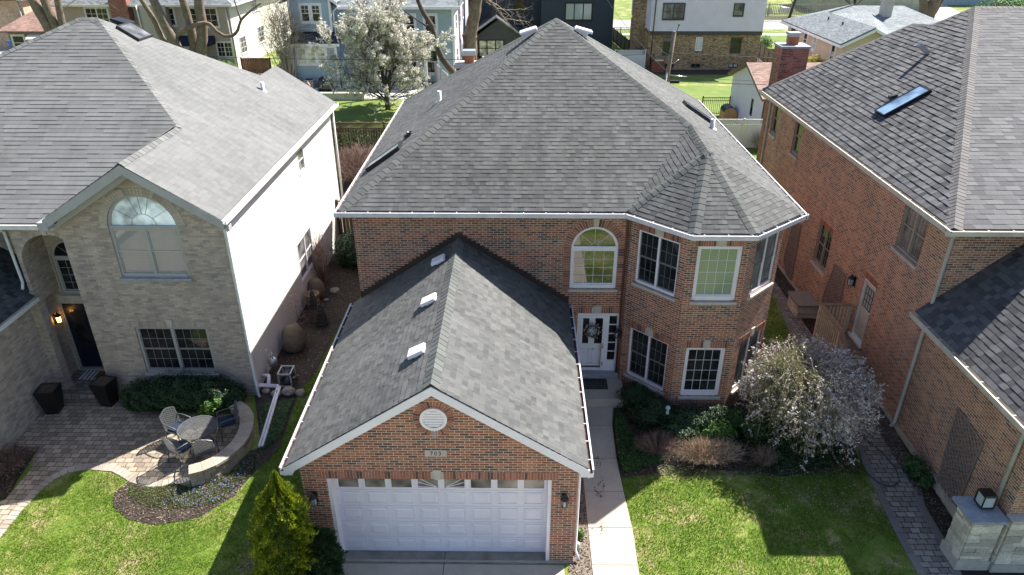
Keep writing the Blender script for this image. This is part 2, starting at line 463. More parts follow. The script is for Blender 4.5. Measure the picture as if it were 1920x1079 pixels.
MT['leaf_gold'] = mat_leaf('golden_arborvitae', [(0, (.05, .09, .006)), (.45, (.15, .215, .012)), (.85, (.38, .40, .02)), (1, (.50, .42, .04))], .35, clump=(3.5, .3))
MT['leaf_green'] = mat_leaf('green_leaves', [(0, (.03, .09, .015)), (.6, (.09, .20, .03)), (1, (.20, .34, .07))], .35)
MT['leaf_ivy'] = mat_leaf('dark_groundcover', [(0, (.015, .045, .012)), (.6, (.045, .11, .025)), (1, (.10, .20, .05))], .25)
MT['leaf_yellow'] = mat_leaf('yellow_flowers', [(0, (.30, .24, .02)), (1, (.65, .52, .03))], .3)
MT['leaf_brown'] = mat_leaf('dry_leaves', [(0, (.035, .024, .018)), (.7, (.09, .062, .045)), (1, (.32, .24, .17))], .2)
MT['blossom'] = mat_leaf('white_blossom', [(0, (.26, .21, .15)), (.18, (.45, .42, .33)), (.3, (.64, .61, .54)), (1, (.84, .83, .79))], .3, clump=(1.5, .08))
MT['blossom_pink'] = mat_leaf('pale_pink_blossom', [(0, (.36, .25, .21)), (.3, (.66, .57, .56)), (1, (.88, .84, .86))], .3, clump=(2, .08))
MT['flower_blue'] = mat_leaf('blue_flowers', [(0, (.10, .13, .35)), (1, (.24, .30, .62))], .3)
MT['blade'] = mat_leaf('grass_blades', [(0, (.07, .13, .010)), (.45, (.155, .27, .018)), (.8, (.26, .34, .045)), (.9, (.38, .33, .13)), (1, (.52, .44, .26))], .45, clump=(.8, .34))
MT['wreath'] = mat_leaf('wreath_flowers', [(0, (.04, .08, .04)), (.35, (.20, .20, .10)), (.5, (.55, .45, .50)), (1, (.80, .78, .80))], .2)
# ---------------------------------------------------------------- roofs
def newell(P):
    n = Vector((0, 0, 0))
    for i in range(len(P)):
        a = P[i]; b = P[(i + 1) % len(P)]
        n += Vector(((a.y - b.y) * (a.z + b.z), (a.z - b.z) * (a.x + b.x), (a.x - b.x) * (a.y + b.y)))
    return n.normalized()
def clip(poly, a, b, c):
    # keep a*u+b*v>=c
    out = []
    n = len(poly)
    for i in range(n):
        p = poly[i]; q = poly[(i + 1) % n]
        dp = a * p[0] + b * p[1] - c; dq = a * q[0] + b * q[1] - c
        if dp >= 0: out.append(p)
        if (dp > 0 and dq < 0) or (dp < 0 and dq > 0):
            t = dp / (dp - dq)
            out.append((p[0] + (q[0] - p[0]) * t, p[1] + (q[1] - p[1]) * t))
    return out
def roof_face(mb, poly, e0, e1, seed=1, ex=.143, wmin=.10, wmax=.22, lift=.008, raised=.005, praise=.45, thick=.02, tjit=.24, tmid=.5):
    P = [Vector(p) for p in poly]
    n = newell(P)
    if n.z < 0: n = -n
    e0 = Vector(e0); e1 = Vector(e1)
    u = (e1 - e0); u = (u - n * u.dot(n)).normalized(); v = n.cross(u)
    if v.z < 0: u = -u; v = n.cross(u)
    def two(p): d = p - e0; return (d.dot(u), d.dot(v))
    Q = [two(p) for p in P]
    def W(p, h): return e0 + u * p[0] + v * p[1] + n * h
    mb.add([W(q, 0) for q in Q], .35)
    mb.add([W(q, -thick) for q in reversed(Q)], .1)
    for i in range(len(Q)):
        a = Q[i]; b = Q[(i + 1) % len(Q)]
        mb.add([W(a, -thick), W(b, -thick), W(b, 0), W(a, 0)], .1)
    tris = tessellate_polygon([[Vector((q[0], q[1], 0)) for q in Q]])
    TT = []
    for t in tris:
        q = [Q[i] for i in t]
        ar = (q[1][0] - q[0][0]) * (q[2][1] - q[0][1]) - (q[1][1] - q[0][1]) * (q[2][0] - q[0][0])
        if abs(ar) < 1e-6: continue
        if ar < 0: q = [q[0], q[2], q[1]]
        ed = []
        for i in range(3):
            a = q[i]; b = q[(i + 1) % 3]
            na, nb = -(b[1] - a[1]), (b[0] - a[0])
            ed.append((na, nb, na * a[0] + nb * a[1]))
        TT.append((min(x[0] for x in q), max(x[0] for x in q), min(x[1] for x in q), max(x[1] for x in q), ed))
    umin = min(q[0] for q in Q); umax = max(q[0] for q in Q); vmin = min(q[1] for q in Q); vmax = max(q[1] for q in Q)
    j = 0; vv = math.floor(vmin / ex) * ex
    while vv < vmax:
        r = random.Random(seed * 7919 + round(vv / ex) * 131)
        x = umin - r.uniform(0, .6)
        # rows never span the whole tri range: find u-range quickly
        while x < umax:
            wd = r.uniform(wmin, wmax)
            up = r.random() < praise
            tone = tmid + r.uniform(-tjit, tjit) + (.06 if up else -.06)
            y0 = vv + r.uniform(-.004, .004); y1 = vv + ex + .006
            h0 = lift + (raised if up else 0)
            for T in TT:
                if x > T[1] or x + wd < T[0] or y0 > T[3] or y1 < T[2]: continue
                c = [(x, y0), (x + wd, y0), (x + wd, y1), (x, y1)]
                for e in T[4]:
                    c = clip(c, *e)
                    if len(c) < 3: break
                if len(c) < 3: continue
                def hh(p): return h0 + (.0015 - h0) * (p[1] - y0) / (y1 - y0)
                mb.add([W(p, hh(p)) for p in c], tone)
                for i in range(len(c)):
                    a = c[i]; b = c[(i + 1) % len(c)]
                    if abs(a[1] - y0) < 1e-6 and abs(b[1] - y0) < 1e-6 and abs(a[0] - b[0]) > 1e-5:
                        mb.add([W(a, -.001), W(b, -.001), W(b, h0), W(a, h0)], 0)  # riser painted darkest, standing in for the shadow line under each course
                    elif up and abs(a[0] - b[0]) < 1e-6 and (abs(a[0] - x) < 1e-6 or abs(a[0] - x - wd) < 1e-6):
                        mb.add([W(a, 0), W(b, 0), W(b, hh(b)), W(a, hh(a))], 0)  # side of a raised tab painted darkest in the same way
            x += wd
        vv += ex
    return n
def caps(mb, p0, p1, n0, n1, w=.17, ex=.19, seed=3, up=.016):
    """ridge or hip caps from the low end p0 to the high end p1"""
    p0 = Vector(p0); p1 = Vector(p1); d = (p1 - p0); Ln = d.length; d.normalize()
    D = []
    for n in (n0, n1):
        q = n.cross(d).normalized()
        if q.z > 0: q = -q
        D.append(q)
    if D[0].dot(D[1]) > .9: D[1] = -D[0]
    un = (n0 + n1).normalized()
    r = random.Random(seed); s = 0
    while s < Ln:
        e = min(Ln, s + ex + .01); t = .5 + r.uniform(-.4, .4)
        ww = w * r.uniform(.95, 1.05)
        def row(k, h):
            c = p0 + d * k
            return [c + D[0] * ww + n0 * (h + .006), c + D[0] * ww * .45 + n0 * (h + .016), c + un * (h + up + .006), c + D[1] * ww * .45 + n1 * (h + .016), c + D[1] * ww + n1 * (h + .006)]
        a = row(s, .010); b = row(e, .002); z = [x - un * .018 for x in a]
        for k in range(4):
            mb.add([a[k], a[k + 1], b[k + 1], b[k]], t)
            mb.add([z[k], z[k + 1], a[k + 1], a[k]], t - .3)
        mb.add([a[0] - n0 * .02, a[0], b[0], b[0] - n0 * .02], t - .3)
        mb.add([a[4] - n1 * .02, a[4], b[4], b[4] - n1 * .02], t - .3)
        s += ex
def gutter(mb, md, a, b, out, x0=0, x1=0, w=.12, h=.12, straps=.6, drop=.02):
    """U-shaped gutter from a to b (points on the eave line); out = horizontal outward direction"""
    a = Vector(a); b = Vector(b); out = Vector(out).normalized(); d = (b - a).normalized()
    a = a - d * x0; b = b + d * x1
    U = Vector((0, 0, 1))
    def bar(o0, o1, z0, z1, m, a=a, b=b):
        m.hexa([a + out * o1 + U * z0, b + out * o1 + U * z0, b + out * o0 + U * z0, a + out * o0 + U * z0, a + out * o1 + U * z1, b + out * o1 + U * z1, b + out * o0 + U * z1, a + out * o0 + U * z1])
    t = -drop
    bar(w - .02, w, t - h, t, mb)
    bar(w - .03, w + .008, t - .018, t + .006, mb)
    bar(-.02, w - .02, t - h, t - h + .012, mb)
    bar(-.035, -.02, t - h - .06, t - .015, mb)
    if md is not None: bar(-.018, w - .022, t - h + .013, t - .055, md)
    L = (b - a).length; s = straps * .5
    while s < L:
        q = a + d * s
        bar(-.03, w + .010, t - .012, t + .009, mb, q, q + d * .022)
        s += straps
# ---------------------------------------------------------------- walls
def arc_pts(uc, zc, r, a0, a1, n):
    return [(uc + r * math.cos(R(a0 + (a1 - a0) * k / n)), zc + r * math.sin(R(a0 + (a1 - a0) * k / n))) for k in range(n + 1)]
def arch_hole(u0, u1, z0, zs, n=18):
    r = (u1 - u0) / 2
    return [(u0, z0), (u1, z0)] + arc_pts((u0 + u1) / 2, zs, r, 0, 180, n)
def rect(u0, u1, z0, z1): return [(u0, z0), (u1, z0), (u1, z1), (u0, z1)]
def wall(mb, F, outer, holes=(), depth=.14, d=0):
    polys = [outer] + list(holes)
    flat = [p for q in polys for p in q]
    tr = tessellate_polygon([[Vector((p[0], p[1], 0)) for p in q] for q in polys])
    for t in tr:
        q = [flat[i] for i in t]
        ar = (q[1][0] - q[0][0]) * (q[2][1] - q[0][1]) - (q[1][1] - q[0][1]) * (q[2][0] - q[0][0])
        if ar < 0: q = q[::-1]
        if abs(ar) < 1e-7: continue
        mb.add([F.p(a[0], a[1], d) for a in q])
    for h in holes:
        for i in range(len(h)):
            a = h[i]; b = h[(i + 1) % len(h)]
            mb.add([F.p(a[0], a[1], d), F.p(b[0], b[1], d), F.p(b[0], b[1], d - depth), F.p(a[0], a[1], d - depth)])
def soldiers(mb, F, u0, u1, z0, z1, d=.007, pitch=.0675, seed=1, skip=None, back=-.01):
    r = random.Random(seed)
    n = max(1, round((u1 - u0) / pitch)); p = (u1 - u0) / n
    mb.fbox(F, u0, u1, z0, z1, .0025, back, .99)
    for k in range(n):
        a = u0 + k * p
        if skip and a + p > skip[0] and a < skip[1]: continue
        mb.fbox(F, a + .005, a + p - .005, z0 + .004, z1 - .004, d + r.uniform(0, .003), 0, r.choice([.05, .3, .5, .6, .7, .8, .9]))
def arch_ring(mb, F, uc, zc, r0, r1, a0=0, a1=180, seed=1, d=.007, pitch=.078, mort=True):
    r = random.Random(seed)
    n = max(4, round(R(abs(a1 - a0)) * (r0 + r1) / 2 / pitch))
    def P(rr, a, dd): return F.p(uc + rr * math.cos(R(a)), zc + rr * math.sin(R(a)), dd)
    for k in range(n):
        A = a0 + (a1 - a0) * k / n; B = a0 + (a1 - a0) * (k + 1) / n
        g_ = (a1 - a0) / n * .085
        if mort: mb.hexa([P(r0, A, .003), P(r0, B, .003), P(r0, B, -.02), P(r0, A, -.02), P(r1, A, .003), P(r1, B, .003), P(r1, B, -.02), P(r1, A, -.02)], .99)
        t = r.choice([.05, .3, .5, .6, .7, .8, .9]); dd = d + r.uniform(0, .003)
        A2 = A + g_; B2 = B - g_
        mb.hexa([P(r0 + .004, A2, dd), P(r0 + .004, B2, dd), P(r0 + .004, B2, 0), P(r0 + .004, A2, 0), P(r1 - .004, A2, dd), P(r1 - .004, B2, dd), P(r1 - .004, B2, 0), P(r1 - .004, A2, 0)], t)
# ---------------------------------------------------------------- windows
def window(par, F, u0, u1, z0, z1, halves=1, grid=(3, 2), hung=True, fm='white', gm='glass', d=-.09, fw=.055, sill='stone', head=None, key=None, arch=None, mid=.055, gm2=None, label=None, proud=False, mun=.010, sunburst=True, seed=1, piece='piece', trim=0, upgrid=None, mm=None):
    """d: depth of the glass plane behind (-) or before (+) the wall face"""
    pane = MB(); fr = MB(); mu = MB()
    top = z1
    hw = (u1 - u0) / halves
    o = d + .045
    def glassrect(m, a, b, c, e, dd): m.add([F.p(a, c, dd), F.p(b, c, dd), F.p(b, e, dd), F.p(a, e, dd)])
    fr.fbox(F, u0, u0 + fw, z0, z1, o, d - .03); fr.fbox(F, u1 - fw, u1, z0, z1, o, d - .03)
    fr.fbox(F, u0 + fw, u1 - fw, z1 - fw, z1, o, d - .03)
    fr.fbox(F, u0 + fw, u1 - fw, z0, z0 + fw * 1.5, o + .015, d - .03)
    for k in range(1, halves):
        c = u0 + hw * k
        fr.fbox(F, c - mid / 2, c + mid / 2, z0 + fw * 1.5, z1 - fw, o + .004, d - .03)
    for k in range(halves):
        a = u0 + hw * k + (fw if k == 0 else mid / 2); b = u0 + hw * (k + 1) - (fw if k == halves - 1 else mid / 2)
        c0 = z0 + fw * 1.5; c1 = z1 - fw
        segs = [(c0, (c0 + c1) / 2, d - .012), ((c0 + c1) / 2, c1, d + .004)] if hung else [(c0, c1, d)]
        for si, (s0, s1, dd) in enumerate(segs):
            glassrect(pane, a, b, s0, s1, dd)
            # sash
            sw = .024
            sm_ = mu if mm else fr
            sm_.fbox(F, a, a + sw, s0, s1, dd + .02, dd - .01); sm_.fbox(F, b - sw, b, s0, s1, dd + .02, dd - .01)
            sm_.fbox(F, a + sw, b - sw, s0, s0 + sw * 1.4, dd + .02, dd - .01); sm_.fbox(F, a + sw, b - sw, s1 - sw, s1, dd + .02, dd - .01)
            gd = grid
            if upgrid and si == 1: gd = upgrid
            if gd:
                nx, nz = gd
                for i in range(1, nx):
                    x = a + sw + (b - a - 2 * sw) * i / nx
                    mu.fbox(F, x - mun / 2, x + mun / 2, s0 + sw, s1 - sw, dd + .012, dd + .001)
                for i in range(1, nz):
                    z = s0 + sw + (s1 - s0 - 2 * sw) * i / nz
                    mu.fbox(F, a + sw, b - sw, z - mun / 2, z + mun / 2, dd + .0125, dd + .0015)
    if arch:
        r = (u1 - u0) / 2; uc = (u0 + u1) / 2; zc = z1
        P = arc_pts(uc, zc, r - .01, 0, 180, 24)
        ap = MB(); ap.add([F.p(a, b, d) for a, b in P])
        n = 24
        for k in range(n):
            A = R(180 * k / n); B_ = R(180 * (k + 1) / n)
            def Q(rr, a, dd): return F.p(uc + rr * math.cos(a), zc + rr * math.sin(a), dd)
            fr.hexa([Q(r - fw, A, o), Q(r - fw, B_, o), Q(r - fw, B_, d - .02), Q(r - fw, A, d - .02), Q(r, A, o), Q(r, B_, o), Q(r, B_, d - .02), Q(r, A, d - .02)])
        fr.fbox(F, u0 + .01, u1 - .01, z1 - .02, z1 + .06, o + .006, d - .02)
        r0 = r * .16 if arch != 2 else r * .35
        for k in range(10):
            A = R(18 * k); B_ = R(18 * (k + 1))
            mu.beam(F.p(uc + r0 * math.cos(A), zc + .05 + r0 * math.sin(A), d + .01), F.p(uc + r0 * math.cos(B_), zc + .05 + r0 * math.sin(B_), d + .01), mun, .012, up=F.n)
        for a in ((45, 90, 135) if arch == 1 else (36, 72, 90, 108, 144)):
            A = R(a)
            mu.beam(F.p(uc + r0 * math.cos(A), zc + .05 + r0 * math.sin(A), d + .01), F.p(uc + (r - fw) * math.cos(A), zc + (r - fw) * math.sin(A), d + .01), mun, .012, up=F.n)
    W = pane.build('window', MT[gm], par, label=label)
    if arch:
        ap.build('arched_pane', MT[gm2 or gm], W)
    fr.build('frame', MT[fm], W)
    if mu.f: mu.build('muntins', MT[mm or fm], W)
    if trim:
        t = MB()
        t.fbox(F, u0 - trim, u0, z0 - trim, z1 + trim, .03, -.01); t.fbox(F, u1, u1 + trim, z0 - trim, z1 + trim, .03, -.01)
        t.fbox(F, u0, u1, z1, z1 + trim, .03, -.01); t.fbox(F, u0, u1, z0 - trim, z0, .034, -.01)
        t.build('trim', MT[fm], W)
    if sill:
        s = MB(); s.hexa([F.p(u0 - .05, z0 - .09, .06), F.p(u1 + .05, z0 - .09, .06), F.p(u1 + .05, z0 - .09, -.13), F.p(u0 - .05, z0 - .09, -.13),
                          F.p(u0 - .05, z0 - .02, .06), F.p(u1 + .05, z0 - .02, .06), F.p(u1 + .05, z0 + .003, -.13), F.p(u0 - .05, z0 + .003, -.13)])
        s.build('sill', MT[sill], W)
    if head:
        b = MB(); uc = (u0 + u1) / 2
        soldiers(b, F, u0 - .08, u1 + .08, z1, z1 + head, seed=seed, skip=(uc - .09, uc + .09) if key else None)
        b.build('brick_lintel', MT[piece], W)
    if key:
        k = MB(); uc = (u0 + u1) / 2; zb = z1 if not arch else z1 + (u1 - u0) / 2
        hh = (head or .2) + key
        k.hexa([F.p(uc - .06, zb + .005, .03), F.p(uc + .06, zb + .005, .03), F.p(uc + .06, zb + .005, -.02), F.p(uc - .06, zb + .005, -.02), F.p(uc - .09, zb + hh, .03), F.p(uc + .09, zb + hh, .03), F.p(uc + .09, zb + hh, -.02), F.p(uc - .09, zb + hh, -.02)])
        k.build('keystone', MT['stone'], W)
    return W
def text_mesh(body, size, depth, mat, parent, loc, rot, name='house_number', bold=0):
    c = bpy.data.curves.new(name, 'FONT'); c.body = body; c.size = size; c.extrude = depth; c.align_x = 'CENTER'; c.align_y = 'CENTER'; c.offset = bold
    c.space_character = 1.15
    t = bpy.data.objects.new(name + '_curve', c); COL.objects.link(t)
    dg = bpy.context.evaluated_depsgraph_get(); dg.update()
    me = bpy.data.meshes.new_from_object(t.evaluated_get(dg)); me.name = name
    bpy.data.objects.remove(t); bpy.data.curves.remove(c)
    o = bpy.data.objects.new(name, me); COL.objects.link(o); me.materials.clear(); me.materials.append(mat)
    o.parent = parent; off = ROOT[parent.name]
    o.location = Vector(loc) - off; o.rotation_euler = rot
    return o
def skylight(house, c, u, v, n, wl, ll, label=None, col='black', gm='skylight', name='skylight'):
    """c centre on the roof; u across, v up the slope"""
    c = Vector(c)
    class Q: pass
    def P(a, b, h): return c + u * a + v * b + n * h
    f = MB(); t = .04
    for (a0, a1, b0, b1) in ((-wl / 2, -wl / 2 + t, -ll / 2, ll / 2), (wl / 2 - t, wl / 2, -ll / 2, ll / 2), (-wl / 2 + t, wl / 2 - t, -ll / 2, -ll / 2 + t), (-wl / 2 + t, wl / 2 - t, ll / 2 - t, ll / 2)):
        f.hexa([P(a0, b0, -.02), P(a1, b0, -.02), P(a1, b1, -.02), P(a0, b1, -.02), P(a0, b0, .12), P(a1, b0, .12), P(a1, b1, .12), P(a0, b1, .12)])
    s = f.build(name, MT[col], house, label=label)
    q = MB(); q.hexa([P(-wl / 2 + t, -ll / 2 + t, .05), P(wl / 2 - t, -ll / 2 + t, .05), P(wl / 2 - t, ll / 2 - t, .05), P(-wl / 2 + t, ll / 2 - t, .05), P(-wl / 2 + t, -ll / 2 + t, .105), P(wl / 2 - t, -ll / 2 + t, .105), P(wl / 2 - t, ll / 2 - t, .105), P(-wl / 2 + t, ll / 2 - t, .105)])
    q.build('pane', MT[gm], s)
    return s
def boxvent(house, c, u, v, n, w=.36, l=.40, h=.12, mat='white', name='roof_vent', label=None):
    c = Vector(c)
    def P(a, b, k): return c + u * a + v * b + n * k
    m = MB()
    m.hexa([P(-w / 2, -l / 2, h - .05), P(w / 2, -l / 2, h - .05), P(w / 2, l / 2, .04), P(-w / 2, l / 2, .04), P(-w / 2 + .02, -l / 2 + .02, h + .02), P(w / 2 - .02, -l / 2 + .02, h + .02), P(w / 2 - .02, l / 2 - .02, .10), P(-w / 2 + .02, l / 2 - .02, .10)])
    m.hexa([P(-w / 2 + .07, -l / 2 + .10, 0), P(w / 2 - .07, -l / 2 + .10, 0), P(w / 2 - .07, l / 2 - .02, 0), P(-w / 2 + .07, l / 2 - .02, 0), P(-w / 2 + .07, -l / 2 + .10, h - .03), P(w / 2 - .07, -l / 2 + .10, h - .03), P(w / 2 - .07, l / 2 - .02, .05), P(-w / 2 + .07, l / 2 - .02, .05)])
    return m.build(name, MT[mat], house, label=label)
def pipe(house, c, r=.05, h=.35, mat='white_dirty', label=None, name='vent_pipe'):
    m = MB(); c = Vector(c)
    m.lathe(c - Vector((0, 0, .1)), [(r * 2.2, 0), (r * 1.9, .12), (r * 1.1, .16), (r, .17), (r, h + .1), (r * .8, h + .1), (r * .8, h + .02)], 12)
    return m.build(name, MT[mat], house, label=label)
def lantern(par_or_none, F, u, z, h=.36, w=.15, name='wall_lamp', label=None, glow=None, parent=None):
    t = parent
    m = MB()
    m.fbox(F, u - .05, u + .05, z - .05, z + h * .7, .02, 0)
    c = F.p(u, z, .14)
    m.beam(F.p(u, z + h * .62, .01), F.p(u, z + h * .78, .14), .02, .02)
    m.lathe(c, [(w * .2, -.04), (w * .45, 0), (w * .45, .015)], 8, smooth=False)
    m.lathe(c + Vector((0, 0, h * .55)), [(w * .62, 0), (w * .55, .03), (w * .2, .10), (w * .08, .13), (w * .08, .16)], 8, smooth=False)
    for k in range(6):
        a = k * math.pi / 3
        p = c + Vector((math.cos(a), math.sin(a), 0)) * w * .45
        m.beam(p, p + Vector((math.cos(a) * w * .1, math.sin(a) * w * .1, h * .55)), .012, .012)
    L_ = m.build(name, MT['black'], t, label=label)
    gl = MB(); gl.lathe(c + Vector((0, 0, .015)), [(w * .38, 0), (w * .46, h * .53)], 8, smooth=False)
    gl.build('lamp_glass', glow or MT['glass_pale'], L_)
    return L_
# ================================================================= MAIN HOUSE
H1 = thing('brick_house', 'two-storey red brick house with grey hip roof, corner turret bay and front garage numbered 703', 'house', (1.2, 18.4, 0))
Z = 6.25
ap = Vector((1.16, 24.3, 10.37)); Lc = Vector((-4.87, 18, Z)); Rc = Vector((7.6, 17.95, Z)); BRc = Vector((7.6, 31.1, Z)); BLc = Vector((-4.87, 31, Z))
Aa = Vector((2.9, 18, Z)); B1 = Vector((4.39, 16.55, Z)); B2 = Vector((5.95, 16.55, Z)); Pk = Vector((5.07, 18.75, 7.70)); Vv = Rc + (ap - Rc) * .41
rf = MB()
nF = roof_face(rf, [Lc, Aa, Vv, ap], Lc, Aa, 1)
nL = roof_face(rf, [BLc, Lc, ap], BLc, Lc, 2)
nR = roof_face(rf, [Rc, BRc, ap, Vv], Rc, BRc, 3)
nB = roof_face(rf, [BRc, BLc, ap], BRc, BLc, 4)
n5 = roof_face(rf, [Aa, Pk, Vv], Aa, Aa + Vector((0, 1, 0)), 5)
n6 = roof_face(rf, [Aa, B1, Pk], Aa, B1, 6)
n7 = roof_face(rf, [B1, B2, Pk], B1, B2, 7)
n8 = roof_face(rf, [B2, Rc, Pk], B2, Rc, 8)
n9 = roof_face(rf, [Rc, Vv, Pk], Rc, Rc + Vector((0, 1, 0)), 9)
# garage roof
GR0 = Vector((-1.70, 11.38, 5.26)); GR1 = Vector((-1.70, 18.46, 5.26)); GL0 = Vector((-4.86, 11.38, 3.17)); GL1 = Vector((-4.86, 18.46, 3.17)); Gr0 = Vector((1.47, 11.38, 3.17)); Gr1 = Vector((1.47, 18.46, 3.17))
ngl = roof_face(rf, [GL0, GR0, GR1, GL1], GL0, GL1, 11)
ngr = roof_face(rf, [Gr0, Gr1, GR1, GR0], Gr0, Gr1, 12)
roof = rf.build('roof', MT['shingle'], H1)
cp = MB()
caps(cp, Lc, ap, nF, nL, seed=1); caps(cp, Vv, ap, nF, nR, seed=2); caps(cp, BLc, ap, nB, nL, seed=3); caps(cp, BRc, ap, nB, nR, seed=4)
caps(cp, Aa + Vector((.05, 0, .03)), Pk, n5, n6, seed=5, w=.14); caps(cp, B1, Pk, n6, n7, seed=6, w=.16); caps(cp, B2, Pk, n7, n8, seed=7, w=.16); caps(cp, Pk, Vv, n5, n9, seed=8, w=.15)
caps(cp, GR0, GR1, ngl, ngr, seed=9, w=.19, up=.028)
cp.build('ridge_cap', MT['shingle_cap'], roof)
gt = MB(); gd = MB()
gutter(gt, gd, Lc, Aa, (0, -1, 0), .12, 0); gutter(gt, gd, Lc, BLc, (-1, 0, 0), .1, 0)
o6 = Vector((-(B1 - Aa).y, (B1 - Aa).x, 0)); o6 = -o6 if o6.y > 0 else o6
o8 = Vector((-(Rc - B2).y, (Rc - B2).x, 0)); o8 = -o8 if o8.y > 0 else o8
gutter(gt, gd, Aa, B1, o6, .02, .05); gutter(gt, gd, B1, B2, (0, -1, 0), .05, .05); gutter(gt, gd, B2, Rc, o8, .05, .12); gutter(gt, gd, Rc, BRc, (1, 0, 0), .1, 0)
gutter(gt, gd, GL0, GL1, (-1, 0, 0), 0, -.02, w=.11, h=.10); gutter(gt, gd, Gr0, Gr1, (1, 0, 0), 0, -.02, w=.11, h=.10)
gt_o = gt.build('gutter', MT['gutter_white'], roof)
gd.build('gutter_debris', MT['debris'], roof)
# soffit
sf = MB()
sf.add([(p.x, p.y, 6.09) for p in (Lc, BLc, BRc, Rc, B2, B1, Aa)])
sf.box(-4.86, -4.70, 11.42, 18.4, 2.98, 3.02); sf.box(1.29, 1.47, 11.42, 18.4, 2.98, 3.02)
sf.build('soffit', MT['white'], H1)
# walls
wb = MB()
W1 = Fr((0, 18.45), (1, 0)); WT = 6.09
main_win = arch_hole(1.48, 2.82, 3.68, 4.95); doorh = rect(1.76, 3.03, .78, 2.85)
wall(wb, W1, [(-4.64, 0), (3.1, 0), (3.1, WT), (-4.64, WT)], [main_win, doorh])
WL = Fr((-4.64, 30.8), (0, -1)); wall(wb, WL, rect(0, 12.35, 0, WT))
WR = Fr((7.3, 18.25), (0, 1)); wall(wb, WR, rect(0, 12.55, 0, WT), [rect(4, 5.2, 4.1, 5.5), rect(8, 9.2, 4.1, 5.5), rect(6, 7.2, 1.2, 2.6)])
WB = Fr((7.3, 30.8), (-1, 0)); wall(wb, WB, rect(0, 11.94, 0, WT))
A1, A2, A3, A4 = (3.1, 18.3), (4.42, 17.), (6.02, 17.), (7.3, 18.25)
FL = Fr(A1, (A2[0] - A1[0], A2[1] - A1[1])); FF = Fr(A2, (1, 0)); FRt = Fr(A3, (A4[0] - A3[0], A4[1] - A3[1]))
lL = math.dist(A1, A2); lR = math.dist(A3, A4)
up, lo = (4.08, 5.70), (.93, 2.58)
wall(wb, FL, rect(0, lL, 0, WT), [rect(.26, 1.60, *up), rect(.26, 1.60, *lo)])
wall(wb, FF, rect(0, 1.6, 0, WT), [rect(.25, 1.42, *up), rect(.29, 1.40, *lo)])
wall(wb, FRt, rect(0, lR, 0, WT), [rect(.36, 1.62, *up), rect(.36, 1.62, *lo)])
wb.add([(3.1, 18.45, 0), (3.1, 18.3, 0), (3.1, 18.3, WT), (3.1, 18.45, WT)])
# garage walls
G1 = Fr((0, 11.75), (1, 0))
wall(wb, G1, [(-4.70, 0), (-4.15, 0), (-4.15, 2.52), (.74, 2.52), (.74, 0), (1.29, 0), (1.29, 2.98), (-1.70, 4.99), (-4.70, 2.98)], [[(-1.74 + .25 * math.cos(R(a)), 4.17 + .25 * math.sin(R(a))) for a in range(0, 360, 15)]], depth=.08)
GLf = Fr((-4.70, 18.45), (0, -1)); wall(wb, GLf, rect(0, 6.7, 0, 3.0)); GRf = Fr((1.29, 11.75), (0, 1)); wall(wb, GRf, rect(0, 6.7, 0, 3.0))
for (x0, x1) in ((-4.15, -4.15), (.74, .74)):
    wb.add([(x0, 11.75, 0), (x0, 12.1, 0), (x0, 12.1, 2.52), (x0, 11.75, 2.52)])
wb.add([(-4.15, 11.75, 2.52), (.74, 11.75, 2.52), (.74, 12.1, 2.52), (-4.15, 12.1, 2.52)])
wb.build('wall', MT['brick'], H1)
# brick trim pieces
def one(name, mat, fn, par=H1):
    m_ = MB(); fn(m_); return m_.build(name, MT[mat], par)
one('brick_lintel', 'piece', lambda m_: soldiers(m_, G1, -4.3, .89, 2.53, 2.735, seed=3, skip=(-1.82, -1.66)))
one('brick_arch', 'piece', lambda m_: arch_ring(m_, W1, 2.15, 4.95, .67, .90, 0, 180, seed=5))
for s_, x in ((0, 1.27), (1, 2.82)):
    bt = MB()
    for k in range(17):
        z = 3.66 + k * .0765
        bt.fbox(W1, x + .004, x + .206, z, z + .066, .009, 0, random.Random(k * 3 + s_).choice([.05, .3, .5, .6, .7, .85]))
    bt.fbox(W1, x, x + .21, 3.655, 4.955, .0028, -.01, .99)
    bt.build('brick_jamb', MT['piece'], H1)
one('brick_ring', 'piece', lambda m_: arch_ring(m_, G1, -1.74, 4.17, .26, .43, 0, 360, seed=8, pitch=.06))
one('brick_lintel', 'piece', lambda m_: soldiers(m_, W1, 1.70, 3.06, 2.86, 3.06, seed=12, skip=(2.24, 2.44)))
def keyst(F, uc, z0, z1, a=.06, b=.09, par=None, mb=None):
    ks = mb or MB()
    ks.hexa([F.p(uc - a, z0, .03), F.p(uc + a, z0, .03), F.p(uc + a, z0, -.02), F.p(uc - a, z0, -.02), F.p(uc - b, z1, .03), F.p(uc + b, z1, .03), F.p(uc + b, z1, -.02), F.p(uc - b, z1, -.02)])
    if mb is None: ks.build('keystone', MT['stone'], par or H1)
keyst(G1, -1.74, 2.53, 2.80); keyst(W1, 2.34, 2.86, 3.10)
